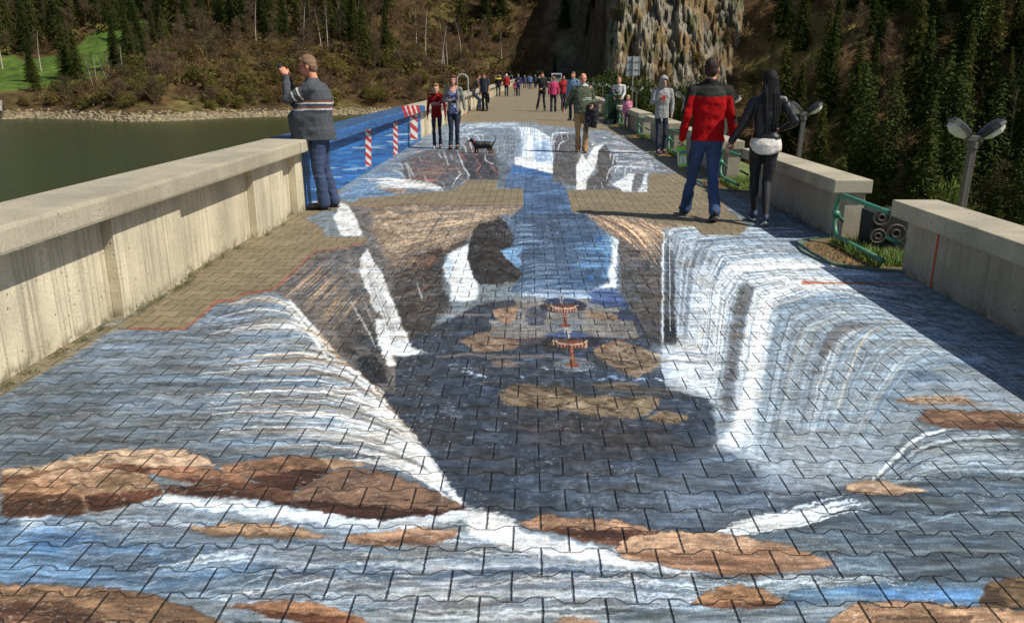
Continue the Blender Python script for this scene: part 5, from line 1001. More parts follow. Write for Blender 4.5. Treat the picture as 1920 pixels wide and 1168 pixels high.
merge_stuff('brown_scrub', SB, 1500, -80, 1000, 215, 345, 1.5, 5.5, TW2, 7, lambda x, D, X, Y: not (meadow(X, Y) and D > 236) and float(land_z(X, Y)[0]) > -6)
merge_stuff('olive_scrub', [bush_mesh(82, 130, .09), bush_mesh(83, 130, .09)], 700, -80, 1000, 212, 330, 1.2, 3.8, TW3, 8, lambda x, D, X, Y: not (meadow(X, Y) and D > 236) and float(land_z(X, Y)[0]) > -6)
merge_stuff('spur_scrub', SB, 420, 985, 1190, 155, 245, 1.2, 3.6, TW2, 19)
merge_stuff('valley_scrub', SB, 1700, 1000, 2050, 82, 230, 1.2, 4, mat('valley_twigs', A(136, 114, 84), .95, .5, .1, spec=.1), 9, lambda x, D, X, Y: x > 1340 or not nocliff(x, D, X, Y) or D < 200)
# stones of the shore
def stones():
    r = np.random.default_rng(12); m = []; V = []; F = []; ico = bmesh.new(); bmesh.ops.create_icosphere(ico, subdivisions=1, radius=1); ico.verts.index_update(); iv = np.array([v.co[:] for v in ico.verts]); fi = np.array([[x.index for x in f.verts] for f in ico.faces]); ico.free()
    k = 0
    while k < 2600:
        x = r.uniform(-60, 760); D = r.uniform(190, 240); X, Y = at_az(x, D); z = float(land_z(X, Y)[0])
        if z < -8.4 or z > -7.0+1.1*r.random()**4: continue
        s = r.uniform(.12, .5); V.append(iv*r.uniform(.6, 1.3, (len(iv), 1))*s*np.array([1.3, 1.3, .7])+(X, Y, z)); F.append(fi+k*len(iv)); k += 1
    tag(link('shore_stones', mesh_np('shore_stones', np.vstack(V), np.vstack(F)), mat('shore_stone', A(146,132,104), .9, .45, .5)), kind='stuff')
stones()
# ---------------------------------------------------------------- lamps, bin, sign, hoops, drums
GALV = mat('weathered_steel', A(104, 100, 94), .6, .25, 9, .2, 50); LENS = mat('lamp_lens', A(214, 214, 204), .35, .12, 6, spec=.5); BLK = mat('black_plastic', A(38, 40, 40), .5, .2, 10, .1, 60)
def make_lamp():
    r = empty('twin_lamp', cat='street lamp')
    m = MB(); m.box((-.028,-.034,-1.2),(.008,.034,.96),.005); m.box((.0085,-.034,-1.2),(.032,-.023,.958),.003); m.box((.0085,.023,-1.2),(.032,.034,.958),.003); m.build('post', GALV, r)
    m = MB(); m.box((-.075,-.045,.965),(.075,.045,1.02),.008); m.tube([(0,0,.9),(0,0,.963)], .055, 12); m.build('bracket', GALV, r)
    for s in (-1, 1):
        # long shallow housing, tilted up and out
        def prof(t, w, h, zo):                                   # section along the arm, u outwards
            return [(t, -w, zo), (t, w, zo), (t, w*.9, zo+h*.6), (t, w*.45, zo+h), (t, -w*.45, zo+h), (t, -w*.9, zo+h*.6)]
        T = [(-.02,.05,.05),(.06,.095,.075),(.20,.12,.085),(.33,.125,.08),(.42,.10,.06),(.455,.06,.03)]
        rot = Matrix.Rotation(rad(-40 if s > 0 else 40), 4, 'Y'); off = Vector((s*.055, 0, 1.0))
        def tr(q): v = Vector((q[0]*s*.56, q[1]*.72, q[2]*.72)); return tuple(rot @ v+off)
        def shell(T, zo, k=1.):
            m = MB(); V = []
            for t, w, h in T: V += [tr(q) for q in prof(t, w*k, h*k, zo)]
            n = len(T); F = [(i*6+j, i*6+(j+1) % 6, (i+1)*6+(j+1) % 6, (i+1)*6+j) for i in range(n-1) for j in range(6)]+[tuple(range(6)), tuple((n-1)*6+j for j in range(6))]
            return m.add(V, F)
        shell(T, .0).build('lamp_housing', BLK, r)
        m = shell([(a+.004, b*1.05, .012) for a, b, c in T], -.006); m.build('housing_rim', GALV, r)
        L_ = [(.05,.06,.05),(.14,.095,.085),(.30,.105,.10),(.40,.085,.06)]
        m = MB(); V = []
        for t, w, h in L_: V += [tr(q) for q in ((t,-w,-.008),(t,w,-.008),(t,w*.8,-.008-h*.8),(t,w*.4,-.008-h),(t,-w*.4,-.008-h),(t,-w*.8,-.008-h*.8))]
        n = 4; m.add(V, [(i*6+j, i*6+(j+1) % 6, (i+1)*6+(j+1) % 6, (i+1)*6+j) for i in range(n-1) for j in range(6)]+[tuple(range(6)), tuple((n-1)*6+j for j in range(6))]).build('lens', LENS, r)
    return r
lamp = make_lamp(); lch = [(x, []) for x in kids(lamp)]
LX = 4.28
for k in range(0, 38):
    y = 7.98+5.02*k
    lab = {0: 'twin headed lamp nearest the camera, at the far right', 1: 'second twin headed lamp, right of the couple', 3: 'twin headed lamp right of the hooded boy'}.get(k, ['','','third twin headed lamp, hidden beside the couple','','fifth twin headed lamp, behind the hooded boy','sixth twin headed lamp, left of the hooded boy','seventh twin headed lamp, by the pink child','eighth twin headed lamp, near the litter bin','ninth twin headed lamp, left of the sign pole','tenth twin headed lamp of the row'][k] if k < 10 else 'low twin headed lamp in the far part of the row')
    o = lamp if k == 0 else copy_tree(lamp, ch=lch)
    o.location = (LX, y, 0.02+rnd.uniform(-.015, .015)); o.rotation_euler = (0, rnd.uniform(-.02, .05), rad(-4)+rnd.uniform(-.08, .08)); tag(o, lab, 'street lamp', 'twin lamps behind the right parapet')
# bin
GB = mat('green_bin', A(36, 92, 58), .5, .15, 10)
r = empty('litter_bin', (2.93, 28.9, 0), label='green wire mesh litter bin lined with a black bag', cat='litter bin')
m = MB()
for x in (-.24, .24):
    for y in (-.2, .2): m.box((x-.018, y-.018, 0), (x+.018, y+.018, .96))
m.box((-.26,-.22,.93),(.26,.22,.97)); m.box((-.25,-.21,.12),(.25,.21,.15)); m.build('frame', GB, r)
m = MB()
for i in range(12): t = -.22+i*.04; m.box((t-.004,-.215,.15),(t+.004,-.207,.93)); m.box((-.256,-.2+i*.034,.15),(-.248,-.192+i*.034,.93))
for i in range(16): z = .18+i*.048; m.box((-.24,-.219,z),(.24,-.2155,z+.007)); m.box((-.262,-.2,z),(-.2565,.2,z+.007))
m.build('mesh_panel', GB, r)
m = MB(); m.tube([(0,0,.16),(0,0,.5),(0,0,.9),(0,0,.98),(.01,0,1.02)], [.15,.19,.2,.24,.16], 16); m.ball((-.06,-.05,1.03),(.16,.13,.09)); m.ball((.09,.03,1.05),(.13,.13,.08)); m.build('bin_bag', mat('bin_bag', A(20,20,22), .35, .2, 20, .8, 30), r, True)
# sign on a pole, seen from behind
r = empty('sign_post', (4.15, 33.5, 0), label='tall grey pole with a small square sign seen from behind', cat='sign')
m = MB(); m.tube([(0,0,-1.),(0,0,2.35)], .03, 10); m.build('pole', GALV, r, True)
m = MB(); m.box((-.28,.035,1.6),(.28,.05,2.32),.004); m.build('sign_board', mat('sign_back', A(176,182,190), .5, .1, 8), r)
m = MB(); m.box((-.255,.028,1.62),(-.235,.0345,2.3)); m.box((.235,.028,1.62),(.255,.0345,2.3)); m.box((-.28,.022,1.8),(.28,.0275,1.83)); m.box((-.28,.022,2.1),(.28,.0275,2.13)); m.build('sign_bracket', GALV, r)
# grey hoops on the lake side
HG = mat('hoop_steel', A(176, 178, 172), .45, .1, 8)
for i, (y, x) in enumerate([(36.5,-2.92),(78,-2.9),(106,-2.9),(135,-2.9)]):
    r = empty('ladder_hoop', (x, y, 0), label=['tall grey steel hoop behind the man leaning on the wall','grey steel hoop beside the yellow shouldered walker','grey steel hoop farther along the lakeside wall','small far grey steel hoop on the lakeside wall'][i], cat='handrail hoop', group='steel hoops on the lakeside wall')
    m = MB(); w_ = .24; m.tube([(-w_,0,.72),(-w_,0,1.42)]+[(-w_*math.cos(t), 0, 1.42+w_*math.sin(t)) for t in np.linspace(.2, 2.94, 9)]+[(w_,0,1.42),(w_,0,-.05)], .033, 10); m.build('tube', HG, r, True)
    m = MB(); m.box((-.3,-.06,.868),(-.18,.06,.876)); m.box((w_-.06,-.06,.0),(w_+.06,.06,.008)); m.build('foot_plate', GALV, r)
# drums behind the first gap
r = empty('pipe_bundle', (3.72, 8.1, -.06), label='dark quarter round housing with three ringed drum ends beyond the first gap', cat='floodlight')
m = MB(); n = 14; pr = [(-.42,.62),(.42,.66),(.42,.62)]+[(.42-.84*(1-math.cos(t))*.62, .62-.78*math.sin(t)) for t in np.linspace(.1, 1.5, n)]+[(-.42,.1)]
V = [(x, -.0, z-.22) for x, z in pr]+[(x, .5, z-.22) for x, z in pr]; k = len(pr); m.add(V, [tuple(range(k)), tuple(range(2*k-1, k-1, -1))]+[(i, (i+1) % k, k+(i+1) % k, k+i) for i in range(k)]); m.build('housing', mat('dark_housing', A(30,30,30), .7, .3, 6), r)
RING = mat('drum_ring', A(70,66,58), .6, .3, 12)
for x, z, q in ((-.34,.34,.11),(-.12,.10,.13),(-.36,.06,.10)):
    m = MB()
    for rr, d, w_ in ((q,.02,.02),(q*.72,.012,.016),(q*.42,.02,.02)): m.tube([(x+rr*math.cos(t), -.03-d, z+rr*math.sin(t)) for t in np.linspace(0, 6.283, 21)], w_*.8, 8, cap=False)
    dr = m.build('drum', RING, r, True); MB().tube([(x,-.028,z),(x,-.002,z)], q*1.0, 18).build('drum_face', mat('drum_dark', A(36,34,30), .7, .2, 10), dr); 
r.scale = (.68, .6, .62); r.location = (3.50, 7.45, .13)
# far end of the dam
r = empty('gate_pillar', (-2.0, 243, 0), label='dark narrow pillar at the far end of the dam', cat='pillar'); m = MB(); m.box((-.35,-.3,0),(.35,.3,4.2),.05); m.build('shaft', mat('dark_stone', A(70,64,54), .9, .3, 2), r); m = MB(); m.box((-.45,-.4,4.2),(.45,.4,4.45),.04); m.build('cap', mat('dark_stone', A(70,64,54)), r)
r = empty('stone_outcrop', (3.2, 252, 0), label='pale rock outcrop beside the dark pillar', cat='rock'); m = MB()
for x, y, z, s in ((0,0,1,2.4),(2,1,.6,2),(-1.5,.5,.6,1.8),(3.6,.5,.3,1.4)): m.ball((x,y,z),(s,s*.8,s*.9),9,6)
me = m.mesh('rock'); bm = bmesh.new(); bm.from_mesh(me)
for v in bm.verts: v.co += Vector((rnd.uniform(-.3,.3), rnd.uniform(-.3,.3), rnd.uniform(-.3,.3)))
bm.to_mesh(me); bm.free(); link('rock', me, mat('pale_stone', A(196,176,142)), r)
r = empty('parked_van', (4.9, 150, 0), rz=rad(90), label='small pale van parked at the far right of the dam', cat='van')
m = MB(); V = []; pr = [(-2.3,.35),(-2.35,1.0),(-2.2,1.95),(1.0,2.0),(1.6,1.25),(2.3,1.05),(2.4,.4)]
V = [(x,-.9,z) for x, z in pr]+[(x,.9,z) for x, z in pr]; k = len(pr); m.add(V, [tuple(range(k)), tuple(range(2*k-1, k-1, -1))]+[(i, (i+1) % k, k+(i+1) % k, k+i) for i in range(k)]); m.build('body', mat('van_paint', A(196,200,204), .4), r)
m = MB(); m.box((-1.9,-.91,1.2),(.9,.91,1.8)); m.box((-2.37,-.75,1.2),(-2.3,.75,1.8)); m.build('window', mat('car_glass', A(40,44,50), .15), r)
for x in (-1.5, 1.5):
    for y in (-.82, .82): m = MB(); m.tube([(x,y-.1,.33),(x,y+.1,.33)], .33, 16); m.build('wheel', BLK, r)
r = empty('log_cabin', tuple(at_az(2, 226))+(float(land_z(*at_az(2, 226))[0])-.2,), rz=rad(25), label='small weathered wooden hut at the left edge of the meadow', cat='hut')
m = MB(); m.box((-3.2,-1.8,0),(3.2,1.8,1.9)); m.add([(-3.2,-1.8,1.9),(-3.2,1.8,1.9),(-3.2,0,3.6),(3.2,-1.8,1.9),(3.2,1.8,1.9),(3.2,0,3.6)], [(0,1,2),(3,5,4)]); m.build('wall', mat('old_boards', A(96,82,66), .9, .4, 2), r)
m = MB(); 
for s in (-1, 1): m.add([(-3.6,0,3.75),(3.6,0,3.75),(3.6,s*2.3,1.6),(-3.6,s*2.3,1.6),(-3.6,0,3.62),(3.6,0,3.62),(3.6,s*2.3,1.47),(-3.6,s*2.3,1.47)], [(0,1,2,3),(4,7,6,5),(0,4,5,1),(1,5,6,2),(2,6,7,3),(3,7,4,0)])
m.build('roof', mat('shingle_roof', A(150,140,130), .9, .3, 2), r)
m = MB(); m.box((-.6,-1.86,0),(.5,-1.805,1.7)); m.build('door', mat('dark_door', A(46,38,30)), r)
# post and rail fence along the shore track
fr = empty('shore_fence', (0,0,0), label='wooden post and rail fence along the shore track below the pine', cat='fence'); m = MB(); m2 = MB(); pp = None
for i in range(16):
    X, Y = at_az(198+i*8.2, 224); z = float(land_z(X, Y)[0]); m.box((X-.09,Y-.09,z-.2),(X+.09,Y+.09,z+1.0)); q = (X, Y-.02, z+.8)
    if pp: m2.tube([pp, q], .055, 6)
    pp = q
m.build('fence_posts', mat('pale_wood', A(170,146,110), .9, .2, 3), fr)['kind'] = 'stuff'; m2.build('rail', mat('pale_wood', A(170,146,110)), fr)
# ---------------------------------------------------------------- people
def remesh(mb, voxel, smooth=2, fold=0., fscale=9., seed=0, name='body', fstretch=(1,1,.6)):
    me = mb.mesh('tmp'); o = bpy.data.objects.new('tmp', me); COL.objects.link(o)
    m = o.modifiers.new('r', 'REMESH'); m.mode = 'VOXEL'; m.voxel_size = voxel; m.use_smooth_shade = True
    if smooth: s = o.modifiers.new('s', 'SMOOTH'); s.factor = .5; s.iterations = smooth
    dg = bpy.context.evaluated_depsgraph_get(); out = bpy.data.meshes.new_from_object(o.evaluated_get(dg)); bpy.data.objects.remove(o); bpy.data.meshes.remove(me); out.name = name
    if fold:
        n = len(out.vertices); c = np.empty(n*3, np.float32); out.vertices.foreach_get('co', c); c = c.reshape(-1, 3); nr = np.empty(n*3, np.float32); out.vertices.foreach_get('normal', nr); nr = nr.reshape(-1, 3)
        a = c[:, 0]+c[:, 1]*.7; q = fbm((a+c[:, 2]*.5)*fscale+seed, (c[:, 2]-a*.35)*fscale*1.3+seed*3, seed, 3)-.5; q2 = np.abs(fbm((a-c[:, 2]*.6)*fscale*1.1, c[:, 2]*fscale*.9+a*3, seed+5, 2)-.5)
        c += nr*((q-q2*.9)*fold*(.6+.8*vnoise(c[:, 2]*5, a*4, seed+9)))[:, None]; out.vertices.foreach_set('co', c.ravel()); out.update()
    return out
def chain(m, pts, rs, n=12, sub=3):                              # tapered limb with round joints
    P = [Vector(p) for p in pts]
    for i in range(len(P)-1):
        m.tube([P[i], P[i+1]], [rs[i], rs[i+1]], n)
    for p, r in zip(P, rs): m.ball(p, r*1.0, n, 8)
def loft(m, secs, n=20):                                         # secs: (x, y, z, rx, ry)
    V = []
    for x, y, z, rx, ry in secs:
        for k in range(n): t = 2*math.pi*k/n; c, s = math.cos(t), math.sin(t); V.append((x+rx*math.copysign(abs(c)**.85, c), y+ry*math.copysign(abs(s)**.85, s), z))
    N = len(secs); return m.add(V, [(i*n+k, i*n+(k+1) % n, (i+1)*n+(k+1) % n, (i+1)*n+k) for i in range(N-1) for k in range(n)]+[tuple(range(n-1, -1, -1)), tuple((N-1)*n+k for k in range(n))])
def hand(m, w, d, up, side, curl=.5, s=1.):                      # wrist, direction of the fingers, back of the hand, side of the thumb
    w = Vector(w); d = Vector(d).normalized(); up = (Vector(up)-Vector(up).dot(d)*d).normalized(); sd = d.cross(up).normalized()*side
    R_ = Matrix((sd, d, up)).transposed()
    m.ball(w+d*.045*s, (.040*s, .052*s, .017*s), 12, 8, R_)
    for i, (o, L) in enumerate(((.029,.072),(.010,.082),(-.009,.076),(-.027,.060))):
        b = w+d*.083*s+sd*o*s; c1 = curl; p1 = b+(d*math.cos(c1)-up*math.sin(c1))*L*.5*s; c2 = curl*2.1; p2 = p1+(d*math.cos(c2)-up*math.sin(c2))*L*.32*s; c3 = curl*2.9; p3 = p2+(d*math.cos(c3)-up*math.sin(c3))*L*.24*s
        chain(m, [b-d*.02*s, b, p1, p2, p3], [.0095*s, .0095*s, .0085*s, .008*s, .0065*s], 8)
    t0 = w+d*.022*s+sd*.028*s; t1 = t0+(d*.62+sd*.62-up*.25)*.045*s; t2 = t1+(d*.85+sd*.1-up*.45*(.5+curl))*.034*s; chain(m, [t0, t1, t2], [.013*s, .0105*s, .008*s], 8)
def SK(name, c): return mat('skin_'+name, A(*c), .55, .08, 14, .1, 120, spec=.35)
def rot_head(yaw, pitch): return Matrix.Rotation(yaw, 3, 'Z') @ Matrix.Rotation(pitch, 3, 'X')
class Person:
    def __init__(s, loc, rz, H, label, skin=(214,160,128), vox=.0075, female=False, pose=None, build=1., head=(0,0), belly=0., group=None, child=False, curl=(.5,.5)):
        s.k = H/1.78; s.H = H; s.v = vox; s.root = empty('person', loc, rz, label=label, cat='person', group=group); s.f = female; s.b = build; s.belly = belly; s.skin = SK('%d' % skin[0], skin)
        sh = .185 if not female else .165; hp = .085 if not female else .09
        j = dict(hipL=(-hp,0,.90), hipR=(hp,0,.90), kneeL=(-.10,.015,.50), kneeR=(.10,.015,.50), ankL=(-.11,-.02,.09), ankR=(.11,-.02,.09), pel=(0,0,.96), wst=(0,0,1.10), chs=(0,.0,1.30), nk=(0,-.01,1.50), hd=(0,.015,1.645),
                 shL=(-sh,-.005,1.435), shR=(sh,-.005,1.435), elL=(-.235,-.02,1.14), elR=(.235,-.02,1.14), wrL=(-.25,.04,.90), wrR=(.25,.04,.90), hdL=None, hdR=None)
        j.update(pose or {}); s.hs = 1.0 if not child else 1.18
        s.j = {a: (Vector(b)*s.k if b is not None else None) for a, b in j.items()}; s.hrot = rot_head(*head); s.curl = curl
        J = s.j; k = s.k; m = MB(); B = build
        # one continuous body
        hd = J['hd']; q = s.hs*k; HR = s.hrot; s.q = q
        P = lambda x, y, z: hd+HR @ (Vector((x, y, z))*q)
        s.P = P
        m.ball(P(0,-.008,.028), (.074*q,.094*q,.092*q), 20, 14, HR); m.ball(P(0,.022,-.035), (.058*q,.070*q,.078*q), 18, 12, HR); m.ball(P(0,.055,-.082), (.032*q,.030*q,.028*q), 12, 8, HR)
        m.ball(P(-.034,.055,-.03), (.026*q,.026*q,.030*q), 10, 8, HR); m.ball(P(.034,.055,-.03), (.026*q,.026*q,.030*q), 10, 8, HR)
        m.ball(P(0,.084,.030), (.045*q,.014*q,.012*q), 12, 8, HR); chain(m, [P(0,.088,.02), P(0,.110,-.018)], [.008*q,.0125*q], 8); m.ball(P(-.012,.098,-.022), .009*q, 8, 6); m.ball(P(.012,.098,-.022), .009*q, 8, 6)
        m.ball(P(0,.088,-.050), (.022*q,.010*q,.006*q), 10, 6, HR); m.ball(P(0,.087,-.058), (.018*q,.010*q,.006*q), 10, 6, HR)
        for e in (-1, 1): m.ball(P(.077*e,-.008,-.005), (.008*q,.020*q,.031*q), 10, 8, HR)
        chain(m, [J['nk']+Vector((0,-.01,-.06))*k, J['nk']+Vector((0,0,.03))*k, P(0,-.02,-.05)], [.060*k*B,.054*k*B,.052*k*B], 14)
        c = J['chs']; w_ = J['wst']; p = J['pel']
        loft(m, [(p.x,p.y,p.z-.10*k,.12*k*B,.09*k*B),(p.x,p.y,p.z,.14*k*B,.10*k*B),(w_.x,w_.y,w_.z,.12*k*B,.09*k*B),(c.x,c.y,c.z,.14*k*B,.10*k*B),((c.x+J['nk'].x)/2,(c.y+J['nk'].y)/2,J['nk'].z-.06*k,.11*k*B,.075*k*B),(J['nk'].x,J['nk'].y,J['nk'].z-.02*k,.05*k,.05*k)])
        for e in 'LR':
            chain(m, [J['sh'+e], J['el'+e], J['wr'+e]], [.046*k*B,.036*k*B,.026*k*B]); chain(m, [J['hip'+e], J['knee'+e], J['ank'+e]], [.064*k*B,.041*k*B,.030*k*B])
            a = J['ank'+e]; chain(m, [a, a+Vector((0,.10,-.045))*k], [.036*k,.03*k]); chain(m, [J['nk']+Vector((0,0,-.07))*k, J['sh'+e]], [.05*k*B,.05*k*B])
            d = J['hd'+e] if J['hd'+e] is not None else (J['wr'+e]-J['el'+e]); up = Vector((-1 if e == 'L' else 1, 0, 0)) if abs(d.normalized().x) < .8 else Vector((0,0,1))
            hu = j.get('up'+e); up = Vector(hu) if hu else up; hand(m, J['wr'+e], d, up, (1 if e == 'L' else -1)*(j.get('th'+e, 1)), s.curl[0 if e == 'L' else 1], k)
        s.body = link('body', remesh(m, vox, 1), s.skin, s.root, True)
        if vox < .012: s.eyes()
    def eyes(s):
        P, q = s.P, s.q
        for e in (-1, 1):
            m = MB(); m.ball(P(.030*e,.079,.008), (.013*q,.008*q,.0075*q), 12, 8, s.hrot); o = m.build('eye', mat('eye_white', A(196,186,176), .3), s.body, True)
            m = MB(); m.ball(P(.030*e,.0853,.007), (.0062*q,.0035*q,.0062*q), 10, 6, s.hrot); m.build('iris', mat('iris', A(40,32,26), .2), o, True)
            m = MB(); chain(m, [P(.014*e,.090,.024), P(.030*e,.091,.029), P(.046*e,.082,.024)], [.003*q,.0042*q,.003*q], 6); m.build('eyebrow', mat('brow', A(70,50,36), .9), s.body, True)
        m = MB(); m.ball(P(0,.0935,-.0535), (.021*q,.006*q,.0022*q), 10, 6, s.hrot); m.build('mouth', mat('lips', A(150,84,72), .5), s.body, True)
    def top(s, name, m_, L=.86, r=(.185,.125), sl=1., sleeve=1., paint=None, fold=.022, collar=.035, waist=1., hem=0., label=None, thick=1.):
        J, k, B = s.j, s.k, s.b; m = MB(); c, w_, p, nk = J['chs'], J['wst'], J['pel'], J['nk']; rx, ry = r[0]*k*B, r[1]*k*B; be = s.belly*k; zl = L*k
        ps = p+Vector((0, 0, 0)); ps.z = zl
        f = .93 if s.f else 1.
        loft(m, [(p.x,p.y+be*.35,zl,rx*(.95+hem),ry*(1.0+hem)+be*.4),(p.x,p.y+be*.5,zl+.06*k,rx*.96,ry*1.02+be*.5),(w_.x,w_.y+be*.6,w_.z,rx*.90*waist*f+be*.2,ry*.95*waist+be*.55),((w_.x+c.x)/2,(w_.y+c.y)/2+be*.35,(w_.z+c.z)/2,rx*.95*f+be*.1,ry+be*.3),(c.x,c.y+(.012*k if s.f else 0),c.z,rx*1.0*f,ry*(1.05 if not s.f else 1.12)),
                 (c.x*.6+nk.x*.4,c.y*.6+nk.y*.4,J['shL'].z-.02*k,rx*.96*f,ry*.86),(nk.x,nk.y-.005,J['shL'].z+.035*k,rx*.62,ry*.72),(nk.x,nk.y,nk.z-.01*k,.075*k*B,.072*k*B),(nk.x,nk.y,nk.z+collar*k,.066*k*B,.066*k*B)])
        for e in 'LR':
            sh, el, wr = J['sh'+e], J['el'+e], J['wr'+e]; r0 = .060*k*B*thick
            if sleeve >= 1: chain(m, [sh, (sh+el)/2, el, (el+wr)/2, wr+(el-wr)*.06], [r0*1.05,r0*.98,r0*.86,r0*.76,r0*.62]); 
            elif sleeve > 0: e2 = sh+(el-sh)*sleeve; chain(m, [sh, e2], [r0*1.02, r0*.98])
            m.ball(sh, (r0*1.0,r0*1.03,r0*.98)); chain(m, [nk+Vector((0,-.005,-.012))*k, nk*.45+sh*.55+Vector((0,-.004,-.012))*k, sh+Vector((0,0,.0))*k], [.060*k*B,.062*k*B,r0*.98])
        me = remesh(m, max(s.v, .008), 2, fold*k, 9/k**.5, int(s.H*100) % 17+3, name)
        if paint:
            n = len(me.vertices); co = np.empty(n*3, np.float32); me.vertices.foreach_get('co', co); co = co.reshape(-1, 3)/k; JJ = {a: np.array(b)/k for a, b in J.items() if b is not None}
            cc = lin(paint(co, JJ))*.82; ca = me.color_attributes.new('Col', 'FLOAT_COLOR', 'POINT'); c4 = np.ones((n, 4), np.float32); c4[:, :3] = cc; ca.data.foreach_set('color', c4.ravel())
        s.t = link(name, me, m_, s.root, True)
        if label: s.t['label'] = label
        return s.t
    def legs(s, name, m_, r=.088, hemr=.062, top=1.0, fold=.02, short=1.):
        J, k, B = s.j, s.k, s.b; m = MB(); p = J['pel']; be = s.belly*k
        loft(m, [(p.x,p.y,J['hipL'].z-.06*k,.15*k*B,.105*k*B),(p.x,p.y-.005,J['hipL'].z+.02*k,.172*k*B,.118*k*B),(p.x,p.y+be*.2,top*k,.158*k*B+be*.3,.11*k*B+be*.3)])
        for e in 'LR':
            h, kn, an = J['hip'+e], J['knee'+e], J['ank'+e]; chain(m, [h, (h*.5+kn*.5), kn, (kn*.55+an*.45)+Vector((0,-.012,0))*k, an+Vector((0,-.005,-.005 if hemr > .05 else .02))*k], [r*1.02*k*B, r*.86*k*B, r*.68*k*B, r*.66*k*B if hemr > .05 else r*.60*k*B, hemr*.92*k*B])
            m.ball(h+Vector((0,-.018,-.02))*k, (r*1.04*k*B,r*1.0*k*B,r*1.15*k*B))
        return link(name, remesh(m, max(s.v, .008), 2, fold*k, 10, int(s.H*100) % 13+1, name), m_, s.root, True)
    def shoes(s, m_, sole=None, L=.27, name='shoe'):
        k = s.k
        for e in 'LR':
            a = s.j['ank'+e]; d = Vector(s.j.get('toe'+e) or (0, 1, 0)).normalized(); sd = Vector((d.y, -d.x, 0)).normalized() if abs(d.z) < .95 else Vector((1,0,0)); u = sd.cross(d).normalized(); R_ = Matrix((sd, d, u)).transposed(); m = MB()
            c = a+d*.055*k-u*.042*k
            m.ball(c-d*.07*k+u*.012*k, (.040*k,.058*k,.048*k), 14, 10, R_); m.ball(c+d*.03*k, (.044*k,.10*k,.040*k), 14, 10, R_); m.ball(c+d*.09*k-u*.01*k, (.047*k,.062*k,.032*k), 14, 10, R_); chain(m, [a-d*.005*k-u*.02*k, a+u*.01*k], [.045*k,.044*k])
            sh = link(name, remesh(m, max(s.v*.9, .007), 1, name=name), m_, s.root, True)
            m = MB(); o = []
            for t in range(20): an = 2*math.pi*t/20; ww = .047 if math.sin(an) > 0 else .038; q = c+sd*math.cos(an)*ww*k+d*(math.sin(an)*.14+.005)*k-u*.037*k; o.append(q)
            m.add([tuple(q) for q in o]+[tuple(q-u*.018*k) for q in o], [tuple(range(20)), tuple(range(39, 19, -1))]+[(i, (i+1) % 20, 20+(i+1) % 20, 20+i) for i in range(20)]); m.build('sole', sole or mat('sole_dark', A(30,28,26), .8), sh)
    def hair(s, col, kind='short', label=None):
        P, q, HR = s.P, s.q, s.hrot; m = MB(); hm = mat('hair_%d_%d' % (col[0], col[2]), A(*col), .68, .45, 70, .8, 120, spec=.25, stretch=(1,1,.12))
        if kind in ('short', 'crop', 'long', 'bob', 'fringe', 'bun'):
            th = {'crop': .004, 'short': .010}.get(kind, .014)
            if kind != 'fringe': m.ball(P(0,-.016,.036), (.074*q+th,.094*q+th*.6,.093*q+th), 20, 14, HR); m.ball(P(0,-.05,-.01), (.068*q+th,.055*q+th,.07*q+th), 16, 12, HR)
            else: m.ball(P(0,-.045,.0), (.078*q+.004,.066*q,.062*q), 18, 12, HR); [m.ball(P(.066*e,-.01,.02), (.014*q,.035*q,.035*q), 10, 8, HR) for e in (-1, 1)]
            if kind == 'short': m.ball(P(0,.05,.095), (.05*q,.035*q,.022*q), 12, 8, HR)
        if kind == 'long':
            m.ball(P(0,-.01,.04), (.088*q,.10*q,.10*q), 18, 12, HR)
            loft(m, [(P(0,-.055,.0).x,P(0,-.055,.0).y,P(0,0,.04).z,.085*q,.06*q),(P(0,0,0).x,P(0,-.07,0).y,P(0,0,-.12).z,.085*q,.055*q),(P(0,0,0).x+.01,P(0,-.085,0).y,P(0,0,-.28).z,.088*q,.050*q),(P(0,0,0).x+.02,P(0,-.10,0).y,P(0,0,-.42).z,.070*q,.038*q),(P(0,0,0).x+.03,P(0,-.105,0).y,P(0,0,-.53).z,.032*q,.018*q)])
        if kind == 'long':
            rs = random.Random(5)
            for i in range(46):
                x = rs.uniform(-.085, .085); y = -.095-.03*rs.random()+.25*x*x; zz = -.40-.16*rs.random()-abs(x)*.6; chain(m, [P(x*.85,-.07,.06), P(x*1.05,y,-.12), P(x*1.1+.01+rs.uniform(-.01,.01),y-.012,-.30), P(x*.9+.02+rs.uniform(-.02,.02),y-.018,zz)], [.011*q,.011*q,.010*q,.004*q], 6)
        if kind == 'bob':
            for e in (-1, 1): m.ball(P(.072*e,-.01,-.045), (.022*q,.05*q,.07*q), 12, 10, HR)
            m.ball(P(0,-.06,-.05), (.07*q,.05*q,.07*q), 14, 10, HR)
        if kind == 'bun': m.ball(P(0,-.115,.05), (.04*q,.035*q,.04*q), 12, 8, HR)
        o = link('hair', remesh(m, max(s.v*.8, .006), 1, (.012*q if kind not in ('crop', 'long') else .003), 34, 3, 'hair', (1,1,.3)), hm, s.body, True)
        # keep the face clear
        bm = bmesh.new(); bm.from_mesh(o.data); inv = HR.inverted(); hd = s.j['hd']; dl = []
        for v in bm.verts:
            l = inv @ (v.co-hd)/q
            if l.y > .028 and l.z < (.062 if kind != 'bob' else .055)-.0*l.y and (abs(l.x) < .066 or kind in ('short','crop')): dl.append(v)
            elif kind in ('short', 'crop') and l.y > -.012 and l.z < -.02: dl.append(v)
        bmesh.ops.delete(bm, geom=dl, context='VERTS'); bm.to_mesh(o.data); bm.free(); return o
